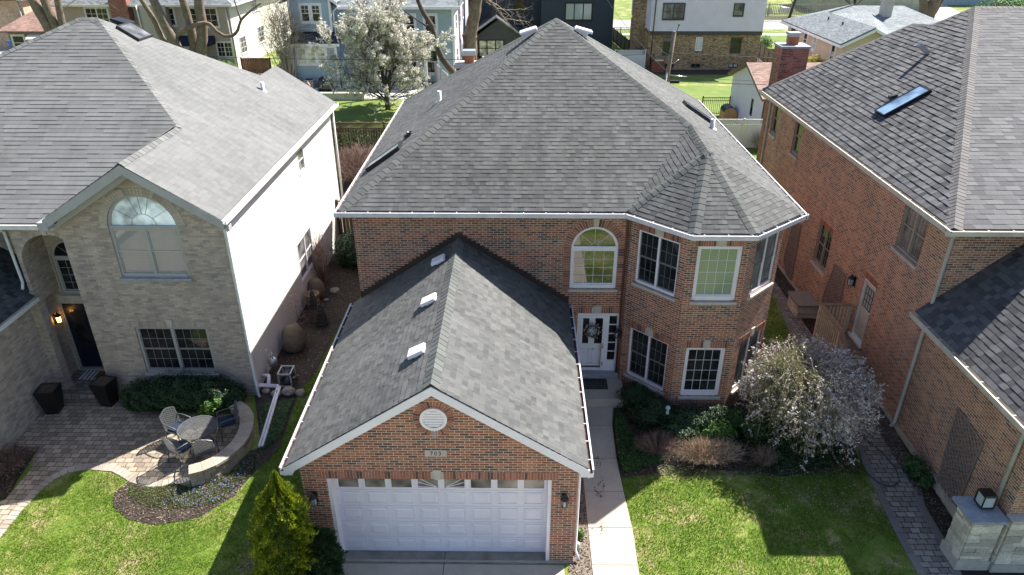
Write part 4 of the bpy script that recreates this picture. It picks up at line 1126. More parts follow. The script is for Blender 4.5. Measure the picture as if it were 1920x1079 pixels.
# ================================================================= RIGHT HOUSE
H3 = thing('orange_brick_house', 'large orange brick house with charcoal roof, side door and lattices on its long wall', 'house', (13, 17, .2))
rf = MB()
q0 = Vector((10.45, 15.96, 6.65)); q1 = Vector((10.45, 31.3, 6.65)); q2 = Vector((15.1, 29.2, 9.58)); q3 = Vector((15.25, 28.15, 9.67)); qa = Vector((16.35, 27.6, 10.37))
k1 = roof_face(rf, [q0, q1, q2, q3, qa], q0, q1, 71, ex=.19, wmin=.10, wmax=.26, lift=.015, raised=.009, tjit=.45)
k2 = roof_face(rf, [q0, qa, Vector((26, 27.6, 10.37)), Vector((26, 15.96, 6.65))], q0, Vector((26, 15.96, 6.65)), 72, ex=.19, wmin=.2, wmax=.45, lift=.006, tmid=.66, tjit=.28)
k3 = roof_face(rf, [q1, Vector((26, 34, 6.65)), Vector((26, 27.6, 10.37)), qa, q3, q2], q1, Vector((26, 34, 6.65)), 73, ex=.4)
wn0 = Vector((10.45, 11.25, 4.08)); wn1 = Vector((10.45, 16.5, 4.08)); wr1 = Vector((14.1, 16.5, 7.3)); wr0 = Vector((14.1, 11.25, 7.3))
k4 = roof_face(rf, [wn0, wn1, Vector((12.95, 16.5, 6.285)), Vector((12.95, 11.25, 6.285))], wn0, wn1, 74, ex=.15, wmin=.12, wmax=.28, lift=.008, raised=.006, tjit=.35)
roof3 = rf.build('roof', MT['shingle_dark'], H3)
cp = MB()
caps(cp, q0, qa, k1, k2, w=.19, ex=.16, seed=81, up=.03); caps(cp, qa, Vector((26, 27.6, 10.37)), k2, k3, w=.17, seed=82); caps(cp, q1, q2, k1, k3, w=.16, seed=83); caps(cp, q3, qa, k1, k3, w=.16, seed=84); caps(cp, q3, q2, k1, k3, w=.16, seed=85)
cp.build('ridge_cap', mat_tone('dark_caps', [(0, (.10, .095, .095)), (1, (.15, .14, .14))]), roof3)
gt = MB()
gutter(gt, None, q0, q1, (-1, 0, 0), .1, .1); gutter(gt, None, q0, Vector((26, 15.96, 6.65)), (0, -1, 0), .1, 0)
gutter(gt, None, wn0, Vector((10.45, 16.4, 4.08)), (-1, 0, 0), .05, .1)
gt.build('gutter', mat_plain('tan_gutter', (.50, .46, .40), .5), roof3)
s_ = MB(); s_.box(10.40, 10.9, 16, 31.4, 6.44, 6.47); s_.box(10.9, 26, 16, 16.5, 6.44, 6.47); s_.build('soffit', MT['greytrim'], H3)
wb = MB()
RW = Fr((10.85, 31.2), (0, -1))     # u = 31.2 - Y
def U(y): return 31.2 - y
wins = {'big': (17.65, 18.97, 4.84, 6.28), 'mid': (22.82, 24.0, 2.0, 3.52), 'n1': (27.15, 28.0, 4.9, 6.25), 'n2': (29.9, 30.7, 4.95, 6.2)}
holes = [rect(U(v[1]), U(v[0]), v[2], v[3]) for v in wins.values()]
holes.append(rect(U(20.1), U(19.3), 1.22, 3.28))
wall(wb, RW, [(0, .25), (U(11.75), .25), (U(11.75), 3.95), (U(16.5), 3.95), (U(16.5), 6.46), (0, 6.46)], holes, depth=.13)
wall(wb, Fr((0, 16.5), (1, 0)), rect(10.85, 26, 3.9, 6.46))
wall(wb, Fr((0, 11.75), (1, 0)), [(10.85, 1.6), (26, 1.6), (26, 4.0), (14.1, 7.1), (10.85, 4.0)])
wall(wb, Fr((26, 31.2), (-1, 0)), rect(0, 15.15, 0, 6.46))
wb.build('wall', MT['brick_orange'], H3)
ds = MB()
ds.tube([(10.34, 16.0, 6.5), (10.60, 16.2, 6.35), (10.79, 16.42, 6.2), (10.79, 16.44, .5), (10.70, 16.44, .32)], .045, 8); ds.build('downspout', MT['downspout'], H3); ds = MB()
ds.tube([(10.40, 11.9, 3.95), (10.6, 12.0, 3.85), (10.79, 12.15, 3.75), (10.79, 12.15, .4)], .045, 8); ds.build('downspout', MT['downspout'], H3); ds = MB()
ds.tube([(10.34, 31.1, 6.5), (10.79, 31.0, 6.2), (10.79, 31.0, .4)], .045, 8)
ds.build('downspout', MT['downspout'], H3)
fo = MB(); fo.box(10.80, 10.95, 11.9, 31.2, .0, .42); fo.build('foundation', mat_plain('tan_foundation', (.42, .37, .30), .9), H3)
for k, v in wins.items():
    window(H3, RW, U(v[1]), U(v[0]), v[2], v[3], 2 if k in ('big', 'mid') else 1, (3, 2) if k in ('big', 'mid') else None, True, fm='taupe', gm='glass' if k != 'big' else 'glass_screen', d=-.1, sill='stone', mid=.07)
for k, v in wins.items(): one('brick_lintel', 'piece', lambda m_: soldiers(m_, RW, U(v[1]) - .03, U(v[0]) + .03, v[3], min(v[3] + .17, 6.44), seed=5), H3)
one('brick_lintel', 'piece', lambda m_: soldiers(m_, RW, U(20.15), U(19.25), 3.28, 3.48, seed=6), H3)
dr = MB(); dr.fbox(RW, U(20.05), U(19.35), 1.3, 3.2, -.08, -.12)
for (a, b, c, e) in ((.1, .6, .15, .18), (.1, .6, .85, .88), (.1, .13, .18, .85), (.57, .6, .18, .85)): dr.fbox(RW, U(20.05) + a, U(20.05) + b, 1.3 + c, 1.3 + e, -.07, -.09)
dro = dr.build('side_door', mat_plain('pale_green_door', (.46, .47, .42), .5), H3)
gl = MB(); gl.fbox(RW, U(19.95), U(19.45), 2.35, 3.05, -.074, -.09); gl.build('door_glass', MT['glass_pale'], dro)
mu = MB()
for k in range(4): mu.fbox(RW, U(19.95) + k * .16 - .008, U(19.95) + k * .16 + .015, 2.35, 3.05, -.062, -.08)
for k in range(4): mu.fbox(RW, U(19.95), U(19.45), 2.35 + k * .225, 2.372 + k * .225, -.0625, -.08)
mu.build('muntins', MT['black'], dro)
df = MB(); df.fbox(RW, U(20.1), U(20.05), 1.22, 3.28, -.03, -.13); df.fbox(RW, U(19.35), U(19.3), 1.22, 3.28, -.03, -.13); df.fbox(RW, U(20.05), U(19.35), 3.2, 3.28, -.03, -.13); df.fbox(RW, U(20.15), U(19.25), 1.15, 1.24, .07, -.13)
df.build('door_frame', MT['white_dirty'], H3)
lantern(None, RW, U(20.62), 2.72, h=.42, w=.2, parent=H3, label='black lantern beside the side door', name='wall_lamp')
nrm, upv = k1, up_of(k1, uY)
def z3(x): return 6.65 + (x - 10.45) * .63
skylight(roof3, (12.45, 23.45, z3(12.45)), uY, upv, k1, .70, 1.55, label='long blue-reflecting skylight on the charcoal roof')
boxvent(roof3, (12.45, 24.1, z3(12.45)), uY, upv, k1, w=.22, l=.25, h=.14, mat='black')
pm_ = MB(); a_ = Vector((14.2, 25.95, z3(14.2))); pm_.beam(a_ + Vector((0, 0, .03)), a_ + Vector((-.45, -.1, .35)), .14, .14); pm_.build('roof_pipe', MT['metal'], roof3)
# stone base on the garage front and pier
def ashlar(m, F, u0, u1, z0, z1, seed, d=.03):
    r = random.Random(seed); z = z0
    while z < z1 - .02:
        h = min(r.choice([.08, .12, .16, .2]), z1 - z); u = u0
        while u < u1 - .01:
            w_ = min(r.uniform(.18, .5), u1 - u)
            if u1 - (u + w_) < .1: w_ = u1 - u
            if h > .15 and r.random() < .4:
                hm = h * r.uniform(.4, .6)
                m.fbox(F, u + .004, u + w_ - .004, z + .003, z + hm - .003, d + r.uniform(0, .02), 0, r.random()); m.fbox(F, u + .004, u + w_ - .004, z + hm + .003, z + h - .003, d + r.uniform(0, .02), 0, r.random())
            else:
                m.fbox(F, u + .004, u + w_ - .004, z + .003, z + h - .003, d + r.uniform(0, .02), 0, r.random())
            u += w_
        z += h
sb = MB(); ashlar(sb, Fr((0, 11.62), (1, 0)), 10.86, 14, .25, 1.55, 3); ashlar(sb, Fr((10.86, 11.75), (0, -1)), 0.0, .12, .25, 1.55, 4)
sbo = sb.build('stone_base', MT['ashlar'], H3)
sc_ = MB(); sc_.box(10.87, 14, 11.62, 11.80, .0, 1.56); sc_.build('stone_backing', MT['mortar'], H3)
sc_ = MB(); sc_.box(10.80, 14, 11.52, 11.76, 1.56, 1.64); sc_.box(10.82, 14, 11.56, 11.66, .0, .24); sc_.build('stone_sill', MT['stone'], H3)
# pedestal pier
PD = thing('stone_pier', 'square split-stone pier with flat bluestone cap beside the paver walk', 'stone pier', (10.35, 11.9, .05))
pm_ = MB()
ashlar(pm_, Fr((10.08, 11.68), (1, 0)), 0, .66, .28, 1.5, 7); ashlar(pm_, Fr((10.08, 12.22), (0, -1)), 0, .54, .28, 1.5, 8); ashlar(pm_, Fr((10.74, 11.68), (0, 1)), 0, .54, .28, 1.5, 9); ashlar(pm_, Fr((10.74, 12.22), (-1, 0)), 0, .66, .28, 1.5, 10)
pm_.build('stone_shaft', MT['ashlar'], PD)
pm_ = MB(); pm_.box(10.085, 10.735, 11.685, 12.215, .0, 1.52, .2); pm_.box(10.03, 10.79, 11.62, 12.28, 0, .29, .3); pm_.build('core', MT['stone'], PD)
pm_ = MB(); pm_.box(9.93, 10.76, 11.53, 12.33, 1.52, 1.60); pm_.build('cap', MT['stone_blue'], PD)
LT = thing('pier_lantern', 'square black lantern with glass sides standing on the stone pier', 'lantern', (10.42, 12.0, 1.6))
m = MB(); m.box(10.38, 10.46, 11.96, 12.04, 1.6, 1.66); m.box(10.28, 10.56, 11.86, 12.14, 1.66, 1.685); m.hexa([(10.27, 11.85, 1.99), (10.57, 11.85, 1.99), (10.57, 12.15, 1.99), (10.27, 12.15, 1.99), (10.29, 11.87, 2.03), (10.55, 11.87, 2.03), (10.55, 12.13, 2.03), (10.29, 12.13, 2.03)])
for x in (10.285, 10.555):
    for y in (11.865, 12.135): m.box(x - .011, x + .011, y - .011, y + .011, 1.68, 2.0)
m.build('housing', MT['black'], LT)
m = MB(); m.box(10.30, 10.54, 11.88, 12.12, 1.69, 1.985); m.build('glass', MT['glass_pale'], LT)
# chimney at the back
CH = MB(); CH.box(11.25, 12.42, 32.0, 33.0, 0, 8.22); cho = CH.build('chimney', MT['brick_old'], H3)
m = MB(); m.box(11.21, 12.46, 31.96, 33.04, 8.22, 8.30); m.build('chimney_cap', MT['stone_blue'], cho)
m = MB(); m.box(11.65, 12.05, 32.4, 32.75, 8.30, 8.62); m.build('flue', MT['terracotta'], cho)
m = MB(); m.box(11.6, 12.1, 32.35, 32.85, 8.68, 8.8); m.box(11.66, 12.04, 32.41, 32.79, 8.62, 8.68); m.build('flue_cap', MT['metal'], cho)
# lattices on the wall
def lattice_panel(name, outline, label):
    m = MB(); us = [p[0] for p in outline]; zs = [p[1] for p in outline]
    def inside(u, z):
        c = False; n = len(outline); j = n - 1
        for i in range(n):
            a, b = outline[i], outline[j]
            if (a[1] > z) != (b[1] > z) and u < (b[0] - a[0]) * (z - a[1]) / (b[1] - a[1]) + a[0]: c = not c
            j = i
        return c
    for sg, dd in ((1, .015), (-1, .05)):
        c = min(us) - 3
        while c < max(us) + 3:
            # strip u = c + sg*(z-zmin)
            t = 0; run = None; zz = min(zs)
            while zz <= max(zs) + .03:
                ins = inside(c + sg * (zz - min(zs)), zz)
                if ins and run is None: run = zz
                if (not ins) and run is not None:
                    if zz - run > .05:
                        m.beam(RW.p(c + sg * (run - min(zs)), run, dd), RW.p(c + sg * (zz - .02 - min(zs)), zz - .02, dd), .036, .012, up=RW.n)
                    run = None
                zz += .02
            c += .17
    n = len(outline)
    for i in range(n):
        a, b = outline[i], outline[(i + 1) % n]
        m.beam(RW.p(a[0], a[1], .03), RW.p(b[0], b[1], .03), .04, .03, up=RW.n)
    return m.build(name, MT['lattice'], label=label, cat='lattice', group='diamond lattices on the brick side wall', loc=RW.p(sum(us) / n, min(zs), 0))
MT['lattice'] = mat_plain('weathered_lattice', (.24, .19, .17), .85, nz=(8, .2))
lattice_panel('wall_lattice', [(U(14.32), 2.6), (U(13.15), 2.45), (U(13.2), .45), (U(13.5), .3), (U(14.1), .4)], 'diamond-topped wood lattice behind the stone pier')
lattice_panel('wall_lattice', [(U(22.13), 2.75), (U(21.25), 2.75), (U(21.2), 1.6), (U(21.5), .6), (U(22.2), .6), (U(22.5), 1.2)], 'wood lattice between the stone bench and the side door')
lattice_panel('wall_lattice', [(U(26.25), 2.75), (U(25.5), 2.75), (U(25.4), .45), (U(25.9), .4), (U(26.5), .9)], 'wood lattice farthest back beside the turret bay')
# stone bench / pile with slab
BN = thing('stone_block_bench', 'low stacked-stone block with a tan slab on top by the paver path', 'stone block', (10.45, 23.1, .3))
m = MB(); F_ = Fr((10.12, 22.62), (1, 0)); ashlar(m, F_, 0, .72, .3, .78, 21, d=.02); ashlar(m, Fr((10.12, 23.6), (0, -1)), 0, .98, .3, .78, 22, d=.02); m.build('stacked_stone', MT['ashlar'], BN)
m = MB(); m.box(10.13, 10.82, 22.63, 23.6, .28, .79); m.build('core', MT['mortar'], BN)
m = MB(); m.box(10.05, 10.83, 22.54, 23.66, .79, .87); m.build('slab', mat_plain('tan_slab', (.26, .23, .18), .85, nz=(5, .15)), BN)
# deck with steps and railings
DK = thing('wooden_deck', 'small wooden landing with slatted railings and steps below the side door', 'deck', (10.4, 19.4, .3))
m = MB(); r = random.Random(4)
for k in range(11): m.box(9.86, 10.84, 18.78 + k * .15, 18.78 + k * .15 + .142, 1.06, 1.10, r.random())
m.build('deck_boards', MT['wood'], DK)
m = MB(); m.box(9.88, 10.82, 18.80, 20.4, .88, 1.055); m.box(9.9, 10.8, 18.74, 18.795, .90, 1.06); m.build('deck_frame', MT['wood_pale'], DK)
m = MB()
for k, z in enumerate((.82, .56)):
    y = 18.48 - k * .28
    m.box(9.9, 10.8, y, y + .27, z - .04, z, .5); m.box(9.92, 10.78, y + .25, y + .27, z - .26, z - .04, .3)
m.build('step', MT['wood'], DK)
def railing(a, b, posts, rail_z0, rail_z1, nb):
    a = Vector(a); b = Vector(b); m = MB(); d = (b - a)
    for k in range(nb):
        p = a + d * ((k + .5) / nb)
        m.box(p.x - .022, p.x + .022, p.y - .022, p.y + .022, rail_z0 + p.z, rail_z1 + p.z, .5)
    m.build('balusters', MT['wood_pale'], DK)
    t = MB(); U_ = Vector((0, 0, 1))
    t.beam(a + U_ * rail_z1, b + U_ * rail_z1, .13, .04)
    t.build('handrail', MT['wood'], DK)
    t = MB(); t.beam(a + U_ * (rail_z0 + .06), b + U_ * (rail_z0 + .06), .04, .09); t.build('bottom_rail', MT['wood_pale'], DK)
    q = MB()
    for p in posts: q.box(p[0] - .045, p[0] + .045, p[1] - .045, p[1] + .045, .3, p[2])
    q.build('post', MT['wood_pale'], DK)
railing((9.84, 20.38, 0), (9.84, 18.8, 0), [(9.84, 20.38, 2.1)], 1.0, 2.12, 12)
railing((9.84, 18.8, 0), (9.84, 17.95, -.55), [(9.84, 18.8, 2.1)], .85, 2.12, 7)
railing((9.86, 20.38, 0), (10.8, 20.38, 0), [(10.8, 20.38, 2.1)], 1.0, 2.12, 8)
m = MB(); m.lathe((10.05, 19.4, 1.1), [(.12, 0), (.15, .05), (.14, .3), (.17, .32), (.12, .36), (.05, .38)], 14); m.build('blue_pot', mat_plain('cobalt_plastic', (.01, .02, .5), .35), label='cobalt blue tub standing on the wooden landing', cat='tub', loc=(10.05, 19.4, 1.1))
# ================================================================= GROUND
def gsheet(name, pts, mat, dz, kind='structure', parent=None, **k):
    mb = MB()
    for lo, hi in ((-999, 12), (12, 17), (17, 999)):
        q = clip(clip(list(pts), 0, 1, lo), 0, -1, -hi)
        if len(q) < 3: continue
        q = [p for i, p in enumerate(q) if math.dist(p, q[i - 1]) > 1e-5]
        tr = tessellate_polygon([[Vector((p[0], p[1], 0)) for p in q]])
        for t in tr:
            a = [q[i] for i in t]
            ar = (a[1][0] - a[0][0]) * (a[2][1] - a[0][1]) - (a[1][1] - a[0][1]) * (a[2][0] - a[0][0])
            if abs(ar) < 1e-7: continue
            if ar < 0: a = a[::-1]
            mb.add([(p[0], p[1], g(p[1]) + dz) for p in a])
    return mb.build(name, MT[mat], parent, kind=kind if parent is None else None, **k)
gsheet('lawn', [(-300, -80), (300, -80), (300, 400), (-300, 400)], 'lawn', 0)
gsheet('driveway', [(-4.25, 1.5), (1.08, 1.5), (1.08, 11.67), (-4.25, 11.67)], 'concrete', .012)
gsheet('garage_apron', [(-4.14, 11.685), (.735, 11.685), (.735, 12.04), (-4.14, 12.04)], 'concrete_dark', .012)  # apron strip in a darker, blotchier concrete than the driveway
gsheet('driveway_joint', [(-1.705, 1.5), (-1.69, 1.5), (-1.69, 12.03), (-1.705, 12.03)], 'debris', .016)
gsheet('driveway_joint', [(-4.25, 8.4), (1.08, 8.4), (1.08, 8.415), (-4.25, 8.415)], 'debris', .0165)
gsheet('street', [(-300, -9), (300, -9), (300, -1), (-300, -1)], 'asphalt', .01)
gsheet('pavement', [(-300, 1.6), (-4.3, 1.6), (-4.3, 3.1), (-300, 3.1)], 'concrete_far', .012); gsheet('pavement', [(1.12, 1.6), (300, 1.6), (300, 3.1), (1.12, 3.1)], 'concrete_far', .012)
# front walk as slabs
WLk = [(17.2, 2.03), (16.4, 1.89), (15.5, 1.78), (14.53, 1.73), (12.77, 1.73), (11.4, 1.73), (9, 1.70), (3, 1.7)]
WRk = [(17.45, 2.84), (16.41, 2.72), (15.13, 2.68), (13.8, 2.74), (12.62, 2.81), (11.41, 2.78), (9, 2.8), (3, 2.8)]
def ip(T, y):
    if y >= T[0][0]: return T[0][1]
    for a, b in zip(T, T[1:]):
        if b[0] <= y <= a[0]: return b[1] + (a[1] - b[1]) * (y - b[0]) / (a[0] - b[0])
    return T[-1][1]
wk = MB(); ys = [17.24, 16.42, 15.1, 13.92, 12.76, 11.67, 10.55, 9.4, 8.2, 7.0, 5.8, 4.5, 3.12]
for y1, y0 in zip(ys, ys[1:]):
    y1 -= .008; y0 += .008; n = 4
    for k in range(n):
        a = y0 + (y1 - y0) * k / n; b = y0 + (y1 - y0) * (k + 1) / n
        xs = (ip(WLk, a), ip(WRk, a), ip(WRk, b), ip(WLk, b))
        wk.hexa([(xs[0], a, g(a) - .05), (xs[1], a, g(a) - .05), (xs[2], b, g(b) - .05), (xs[3], b, g(b) - .05), (xs[0], a, g(a) + .03), (xs[1], a, g(a) + .03), (xs[2], b, g(b) + .03), (xs[3], b, g(b) + .03)])
wk.build('front_walk', MT['concrete'], kind='structure')
gsheet('gravel_strip', [(1.09, 3.2), (1.72, 3.2), (1.74, 13), (1.75, 14.5), (1.95, 17.2), (1.2, 17.2), (1.2, 12)], 'gravel', .010)
gsheet('planting_bed', [(2.7, 14.4), (2.96, 14.45), (3.68, 14.59), (4.03, 14.9), (4.71, 14.75), (6.11, 14.67), (7.05, 14.49), (8.5, 14.85), (9.3, 15.2), (9.3, 18), (7.5, 18.6), (6, 17.4), (3.2, 18.6), (2.9, 17.5), (2.72, 16.4)], 'soil', .012)
gsheet('planting_bed', [(10.3, 17), (10.25, 21), (10.26, 31), (10.9, 31), (10.9, 12), (10.3, 12.2), (10.3, 13.4), (10.7, 15.4), (10.9, 17)], 'soil', .008)
gsheet('mulch_border', [(9.5, 9), (10.05, 11.3), (10.2, 12.2), (11.0, 12.2), (14, 11.6), (14, 9.5)], 'mulch_black', .012)
gsheet('planting_bed', [(-8.05, 17.7), (-7.2, 15.6), (-6.95, 14.6), (-6.6, 15.5), (-6.75, 17.8), (-6.5, 19), (-6.4, 22.3), (-6.1, 24), (-5.8, 30), (-8.05, 30)], 'soil', .010)
gsheet('planting_bed', [(-15, 13.2), (-13.1, 13.5), (-13.3, 15.2), (-14.1, 15.6), (-15, 15.6)], 'soil', .012)
BED = [(-10.25, 14.16), (-10.41, 13.76), (-10.24, 13.32), (-9.66, 12.91), (-8.93, 12.75), (-8.32, 12.87), (-7.91, 13.01), (-7.28, 13.7), (-6.94, 14.83), (-7.1, 15.5), (-7.4, 15.3), (-7.7, 14.5), (-8.2, 14.05), (-8.6, 13.98), (-9.0, 14.1), (-9.6, 13.92)]
gsheet('flower_bed', BED, 'soil', .011)
PATIO = [(-18, 5), (-12.7, 5), (-12.6, 11), (-12.48, 12.31), (-12.46, 13.13), (-12.34, 14.11), (-11.99, 14.49), (-11.45, 14.56), (-10.85, 14.5), (-10.24, 14.16), (-9.6, 13.97), (-8.98, 14.12), (-8.55, 14.1), (-8.1, 14.5), (-7.8, 15.0), (-7.65, 15.6), (-7.7, 16.1), (-8.1, 16.8), (-10.2, 16.9), (-11.2, 16.9), (-11.75, 17.1), (-12.0, 17.7), (-14.1, 17.7), (-14.1, 15.5), (-13.3, 15.2), (-13.05, 14.5), (-13.1, 13.5), (-14.2, 12.8), (-18, 12)]
gsheet('patio_paving', PATIO, 'paver', .014)
# border course along the curved patio edge
pe = MB(); ED = [(-12.48, 12.31), (-12.46, 13.13), (-12.36, 13.8), (-12.22, 14.2), (-11.99, 14.44), (-11.7, 14.54), (-11.45, 14.56), (-10.85, 14.5), (-10.5, 14.33), (-10.24, 14.16), (-9.9, 14.03), (-9.6, 13.97), (-9.3, 13.98), (-8.98, 14.08), (-8.6, 14.08)]
def resample(P, st):
    out = [Vector((*P[0], 0))]; 
    for a, b in zip(P, P[1:]):
        a = Vector((*a, 0)); b = Vector((*b, 0)); n = max(1, round((b - a).length / st))
        for k in range(1, n + 1): out.append(a + (b - a) * k / n)
    return out
RS = resample(ED, .14); rr = random.Random(2)
for i in range(len(RS) - 1):
    a, b = RS[i], RS[i + 1]
    na = Vector((-(RS[min(i + 1, len(RS) - 1)] - RS[max(i - 1, 0)]).y, (RS[min(i + 1, len(RS) - 1)] - RS[max(i - 1, 0)]).x, 0)).normalized()
    nb = Vector((-(RS[min(i + 2, len(RS) - 1)] - RS[i]).y, (RS[min(i + 2, len(RS) - 1)] - RS[i]).x, 0)).normalized()
    if i < 7: s = 1
    na2, nb2 = na, nb
    if i <= 1: pass
    d = (b - a) * .06
    q = [a + d, b - d, b - d + nb * .22, a + d + na * .22]
    pe.hexa([(p.x, p.y, g(p.y) - .03) for p in q] + [(p.x, p.y, g(p.y) + .024) for p in q], rr.random())
pe.build('patio_edging', MT['paver_edge'], kind='structure')
PW = [(9.85, 24.12), (9.55, 21.76), (9.6, 19.12), (9.41, 16.2), (9.36, 15.4), (9.25, 14.05), (9.17, 12.69), (9.15, 11.48), (9.3, 9), (9.8, 5), (11.5, 5), (10.6, 9), (10.1, 11.49), (10.26, 12.3), (10.29, 13.36), (10.71, 15.41), (10.80, 17.0), (10.3, 19.74), (10.26, 21.58), (10.26, 24.13), (10.26, 31), (9.85, 31)]
gsheet('paver_path', PW, 'paver_grey', .014)
pe = MB()
for E_ in ([(9.85, 24.12), (9.55, 21.76), (9.6, 19.12), (9.41, 16.2), (9.36, 15.4), (9.25, 14.05), (9.17, 12.69), (9.15, 11.48), (9.3, 9)], [(10.12, 11.3), (10.26, 12.3), (10.29, 13.36), (10.71, 15.41)]):
    RS = resample(E_, .5)
    for i in range(len(RS) - 1):
        a, b = RS[i], RS[i + 1]; t = (b - a).normalized(); n_ = Vector((-t.y, t.x, 0)); d = t * .006
        if n_.x < 0: n_ = -n_
        if E_[0][0] > 10: n_ = -n_
        q = [a + d, a + d + n_ * .19, b - d + n_ * .19, b - d]
        if (q[1] - q[0]).cross(q[2] - q[1]).z < 0: q = q[::-1]
        pe.hexa([(p.x, p.y, g(p.y) - .03) for p in q] + [(p.x, p.y, g(p.y) + .022) for p in q], rr.random() * .4)
pe.build('path_edging', mat_tone('grey_path_border', [(0, (.17, .155, .14)), (1, (.26, .24, .22))], fine=(30, .12)), kind='structure')
# far ground
gsheet('back_lawn', [(-30, 31.5), (40, 31.5), (40, 62), (-30, 62)], 'lawn_far', .004)
gsheet('planting_bed', [(-12.5, 31.6), (-5, 31.6), (-4.8, 42.2), (-13, 42.2)], 'soil', .008)
gsheet('stone_terrace', [(-19, 56.8), (-8, 56.8), (-8, 60.9), (-19, 60.9)], 'concrete_far', .010)
gsheet('far_lawn', [(-14, 63), (34, 63), (34, 93), (-14, 93)], 'lawn_far', .008)
gsheet('far_pavement', [(-80, 90.2), (120, 90.2), (120, 91.6), (-80, 91.6)], 'concrete_far', .014)
gsheet('far_road', [(-120, 94.9), (160, 94.9), (160, 103.8), (-120, 103.8)], 'asphalt', .012)
gsheet('far_side_road', [(-14, 103.8), (-6.2, 103.8), (-4.5, 150), (-16, 150)], 'asphalt', .012)
gsheet('far_driveway', [(22.6, 62), (25.4, 62), (26.6, 90), (23, 90)], 'concrete_far', .016)
gsheet('far_driveway', [(54, 103.8), (62, 103.8), (70, 130), (60, 130)], 'concrete_far', .016)
gsheet('side_path', [(-58, 70), (-50, 70), (-50, 86), (-58, 86)], 'concrete_far', .012)
gsheet('mulch_bed', [(29, 104.2), (50, 104.2), (50, 107.5), (29, 107.5)], 'soil', .014)
gsheet('shrub_bed', [(11.6, 66.6), (22.6, 66.6), (22.6, 68.9), (11.6, 68.9)], 'soil', .014)
# ---------------------------------------------------------------- grass blades
def in_poly(P, x, y):
    c = np.zeros(len(x), bool); n = len(P); j = n - 1
    for i in range(n):
        a, b = P[i], P[j]
        with np.errstate(divide='ignore', invalid='ignore'):
            t = ((a[1] > y) != (b[1] > y)) & (x < (b[0] - a[0]) * (y - a[1]) / (b[1] - a[1] + 1e-12) + a[0])
        c ^= t; j = i
    return c
def gz(y): return np.clip((y - 12) * .06, 0, .3)
def grass(name, P, dens, h, seed, mat, label=None, bare=.45, dz=0, wd=.006, tone=None, nsc=1.0):
    rs = np.random.RandomState(seed); P = list(P)
    x0 = min(p[0] for p in P); x1 = max(p[0] for p in P); y0 = min(p[1] for p in P); y1 = max(p[1] for p in P)
    n = int((x1 - x0) * (y1 - y0) * dens); x = rs.uniform(x0, x1, n); y = rs.uniform(y0, y1, n)
    k = in_poly(P, x, y); x = x[k]; y = y[k]
    f = np.zeros(len(x)); 
    for i, (fx, fy, am) in enumerate(((1.1, .7, 1), (2.3, 2.9, .7), (4.9, 4.1, .5), (9.7, 11.3, .35))):
        f += am * np.sin(x * fx * nsc + i * 1.7 + 1.3 * np.sin(y * fy * .6)) * np.cos(y * fy * nsc + i * .9 + np.sin(x * fx * .5))
    keep = rs.uniform(0, 1, len(x)) < (1 - bare * (f > .75)); x = x[keep]; y = y[keep]; f = f[keep]; n = len(x)
    z = gz(y) + dz; a = rs.uniform(0, 6.283, n); hh = h * rs.uniform(.5, 1.25, n); le = rs.uniform(.15, .8, n) * hh
    dx = np.cos(a); dy = np.sin(a); w_ = wd * rs.uniform(.7, 1.4, n)
    b = a + rs.uniform(1, 2, n)
    V = np.zeros((n, 3, 3))
    V[:, 0] = np.stack([x - np.cos(b) * w_, y - np.sin(b) * w_, z], 1); V[:, 1] = np.stack([x + np.cos(b) * w_, y + np.sin(b) * w_, z], 1)
    V[:, 2] = np.stack([x + dx * le, y + dy * le, z + hh], 1)
    t = np.clip(.35 + .16 * f + rs.normal(0, .16, n), 0, 1)
    yl = rs.uniform(0, 1, n) < .06 + .16 * np.clip(f - .4, 0, 1); t[yl] = rs.uniform(.85, 1, yl.sum())
    quads_object(name, V, mat, t, kind='stuff')
LAWN_L = [(-12.6, 9.5), (-12.48, 12.31), (-12.46, 13.13), (-12.34, 14.11), (-11.99, 14.46), (-11.45, 14.54), (-10.85, 14.48), (-10.3, 14.15), (-10.41, 13.76), (-10.24, 13.32), (-9.66, 12.91), (-8.93, 12.75), (-8.32, 12.87), (-7.91, 13.01), (-7.28, 13.7), (-6.94, 14.6), (-6.62, 15.5), (-6.75, 17.8), (-6.5, 19), (-6.4, 22.3), (-6.1, 24), (-4.8, 24), (-4.8, 11.7), (-4.27, 11.6), (-4.27, 9.5)]
LAWN_R = [(2.8, 9.5), (2.78, 11.4), (2.82, 12.6), (2.74, 13.8), (2.72, 14.42), (2.96, 14.47), (3.68, 14.59), (4.03, 14.9), (4.71, 14.75), (6.11, 14.67), (7.05, 14.49), (8.5, 14.87), (9.3, 15.2), (9.23, 14.05), (9.17, 12.69), (9.13, 11.48), (9.2, 9.5)]
grass('lawn_grass', LAWN_L, 2600, .05, 1, MT['blade'])
grass('lawn_grass', LAWN_R, 2600, .05, 2, MT['blade'], bare=.75, nsc=1.25)
grass('side_grass', [(7.4, 18.9), (9.45, 17.2), (9.5, 19.2), (9.5, 21.7), (9.75, 24), (9.75, 30), (7.4, 30)], 900, .05, 3, MT['blade'], wd=.009)
grass('side_grass', [(-12, 31.8), (-8, 31.8), (-8, 33.5), (-12, 33.5)], 500, .06, 4, MT['blade'], wd=.012)

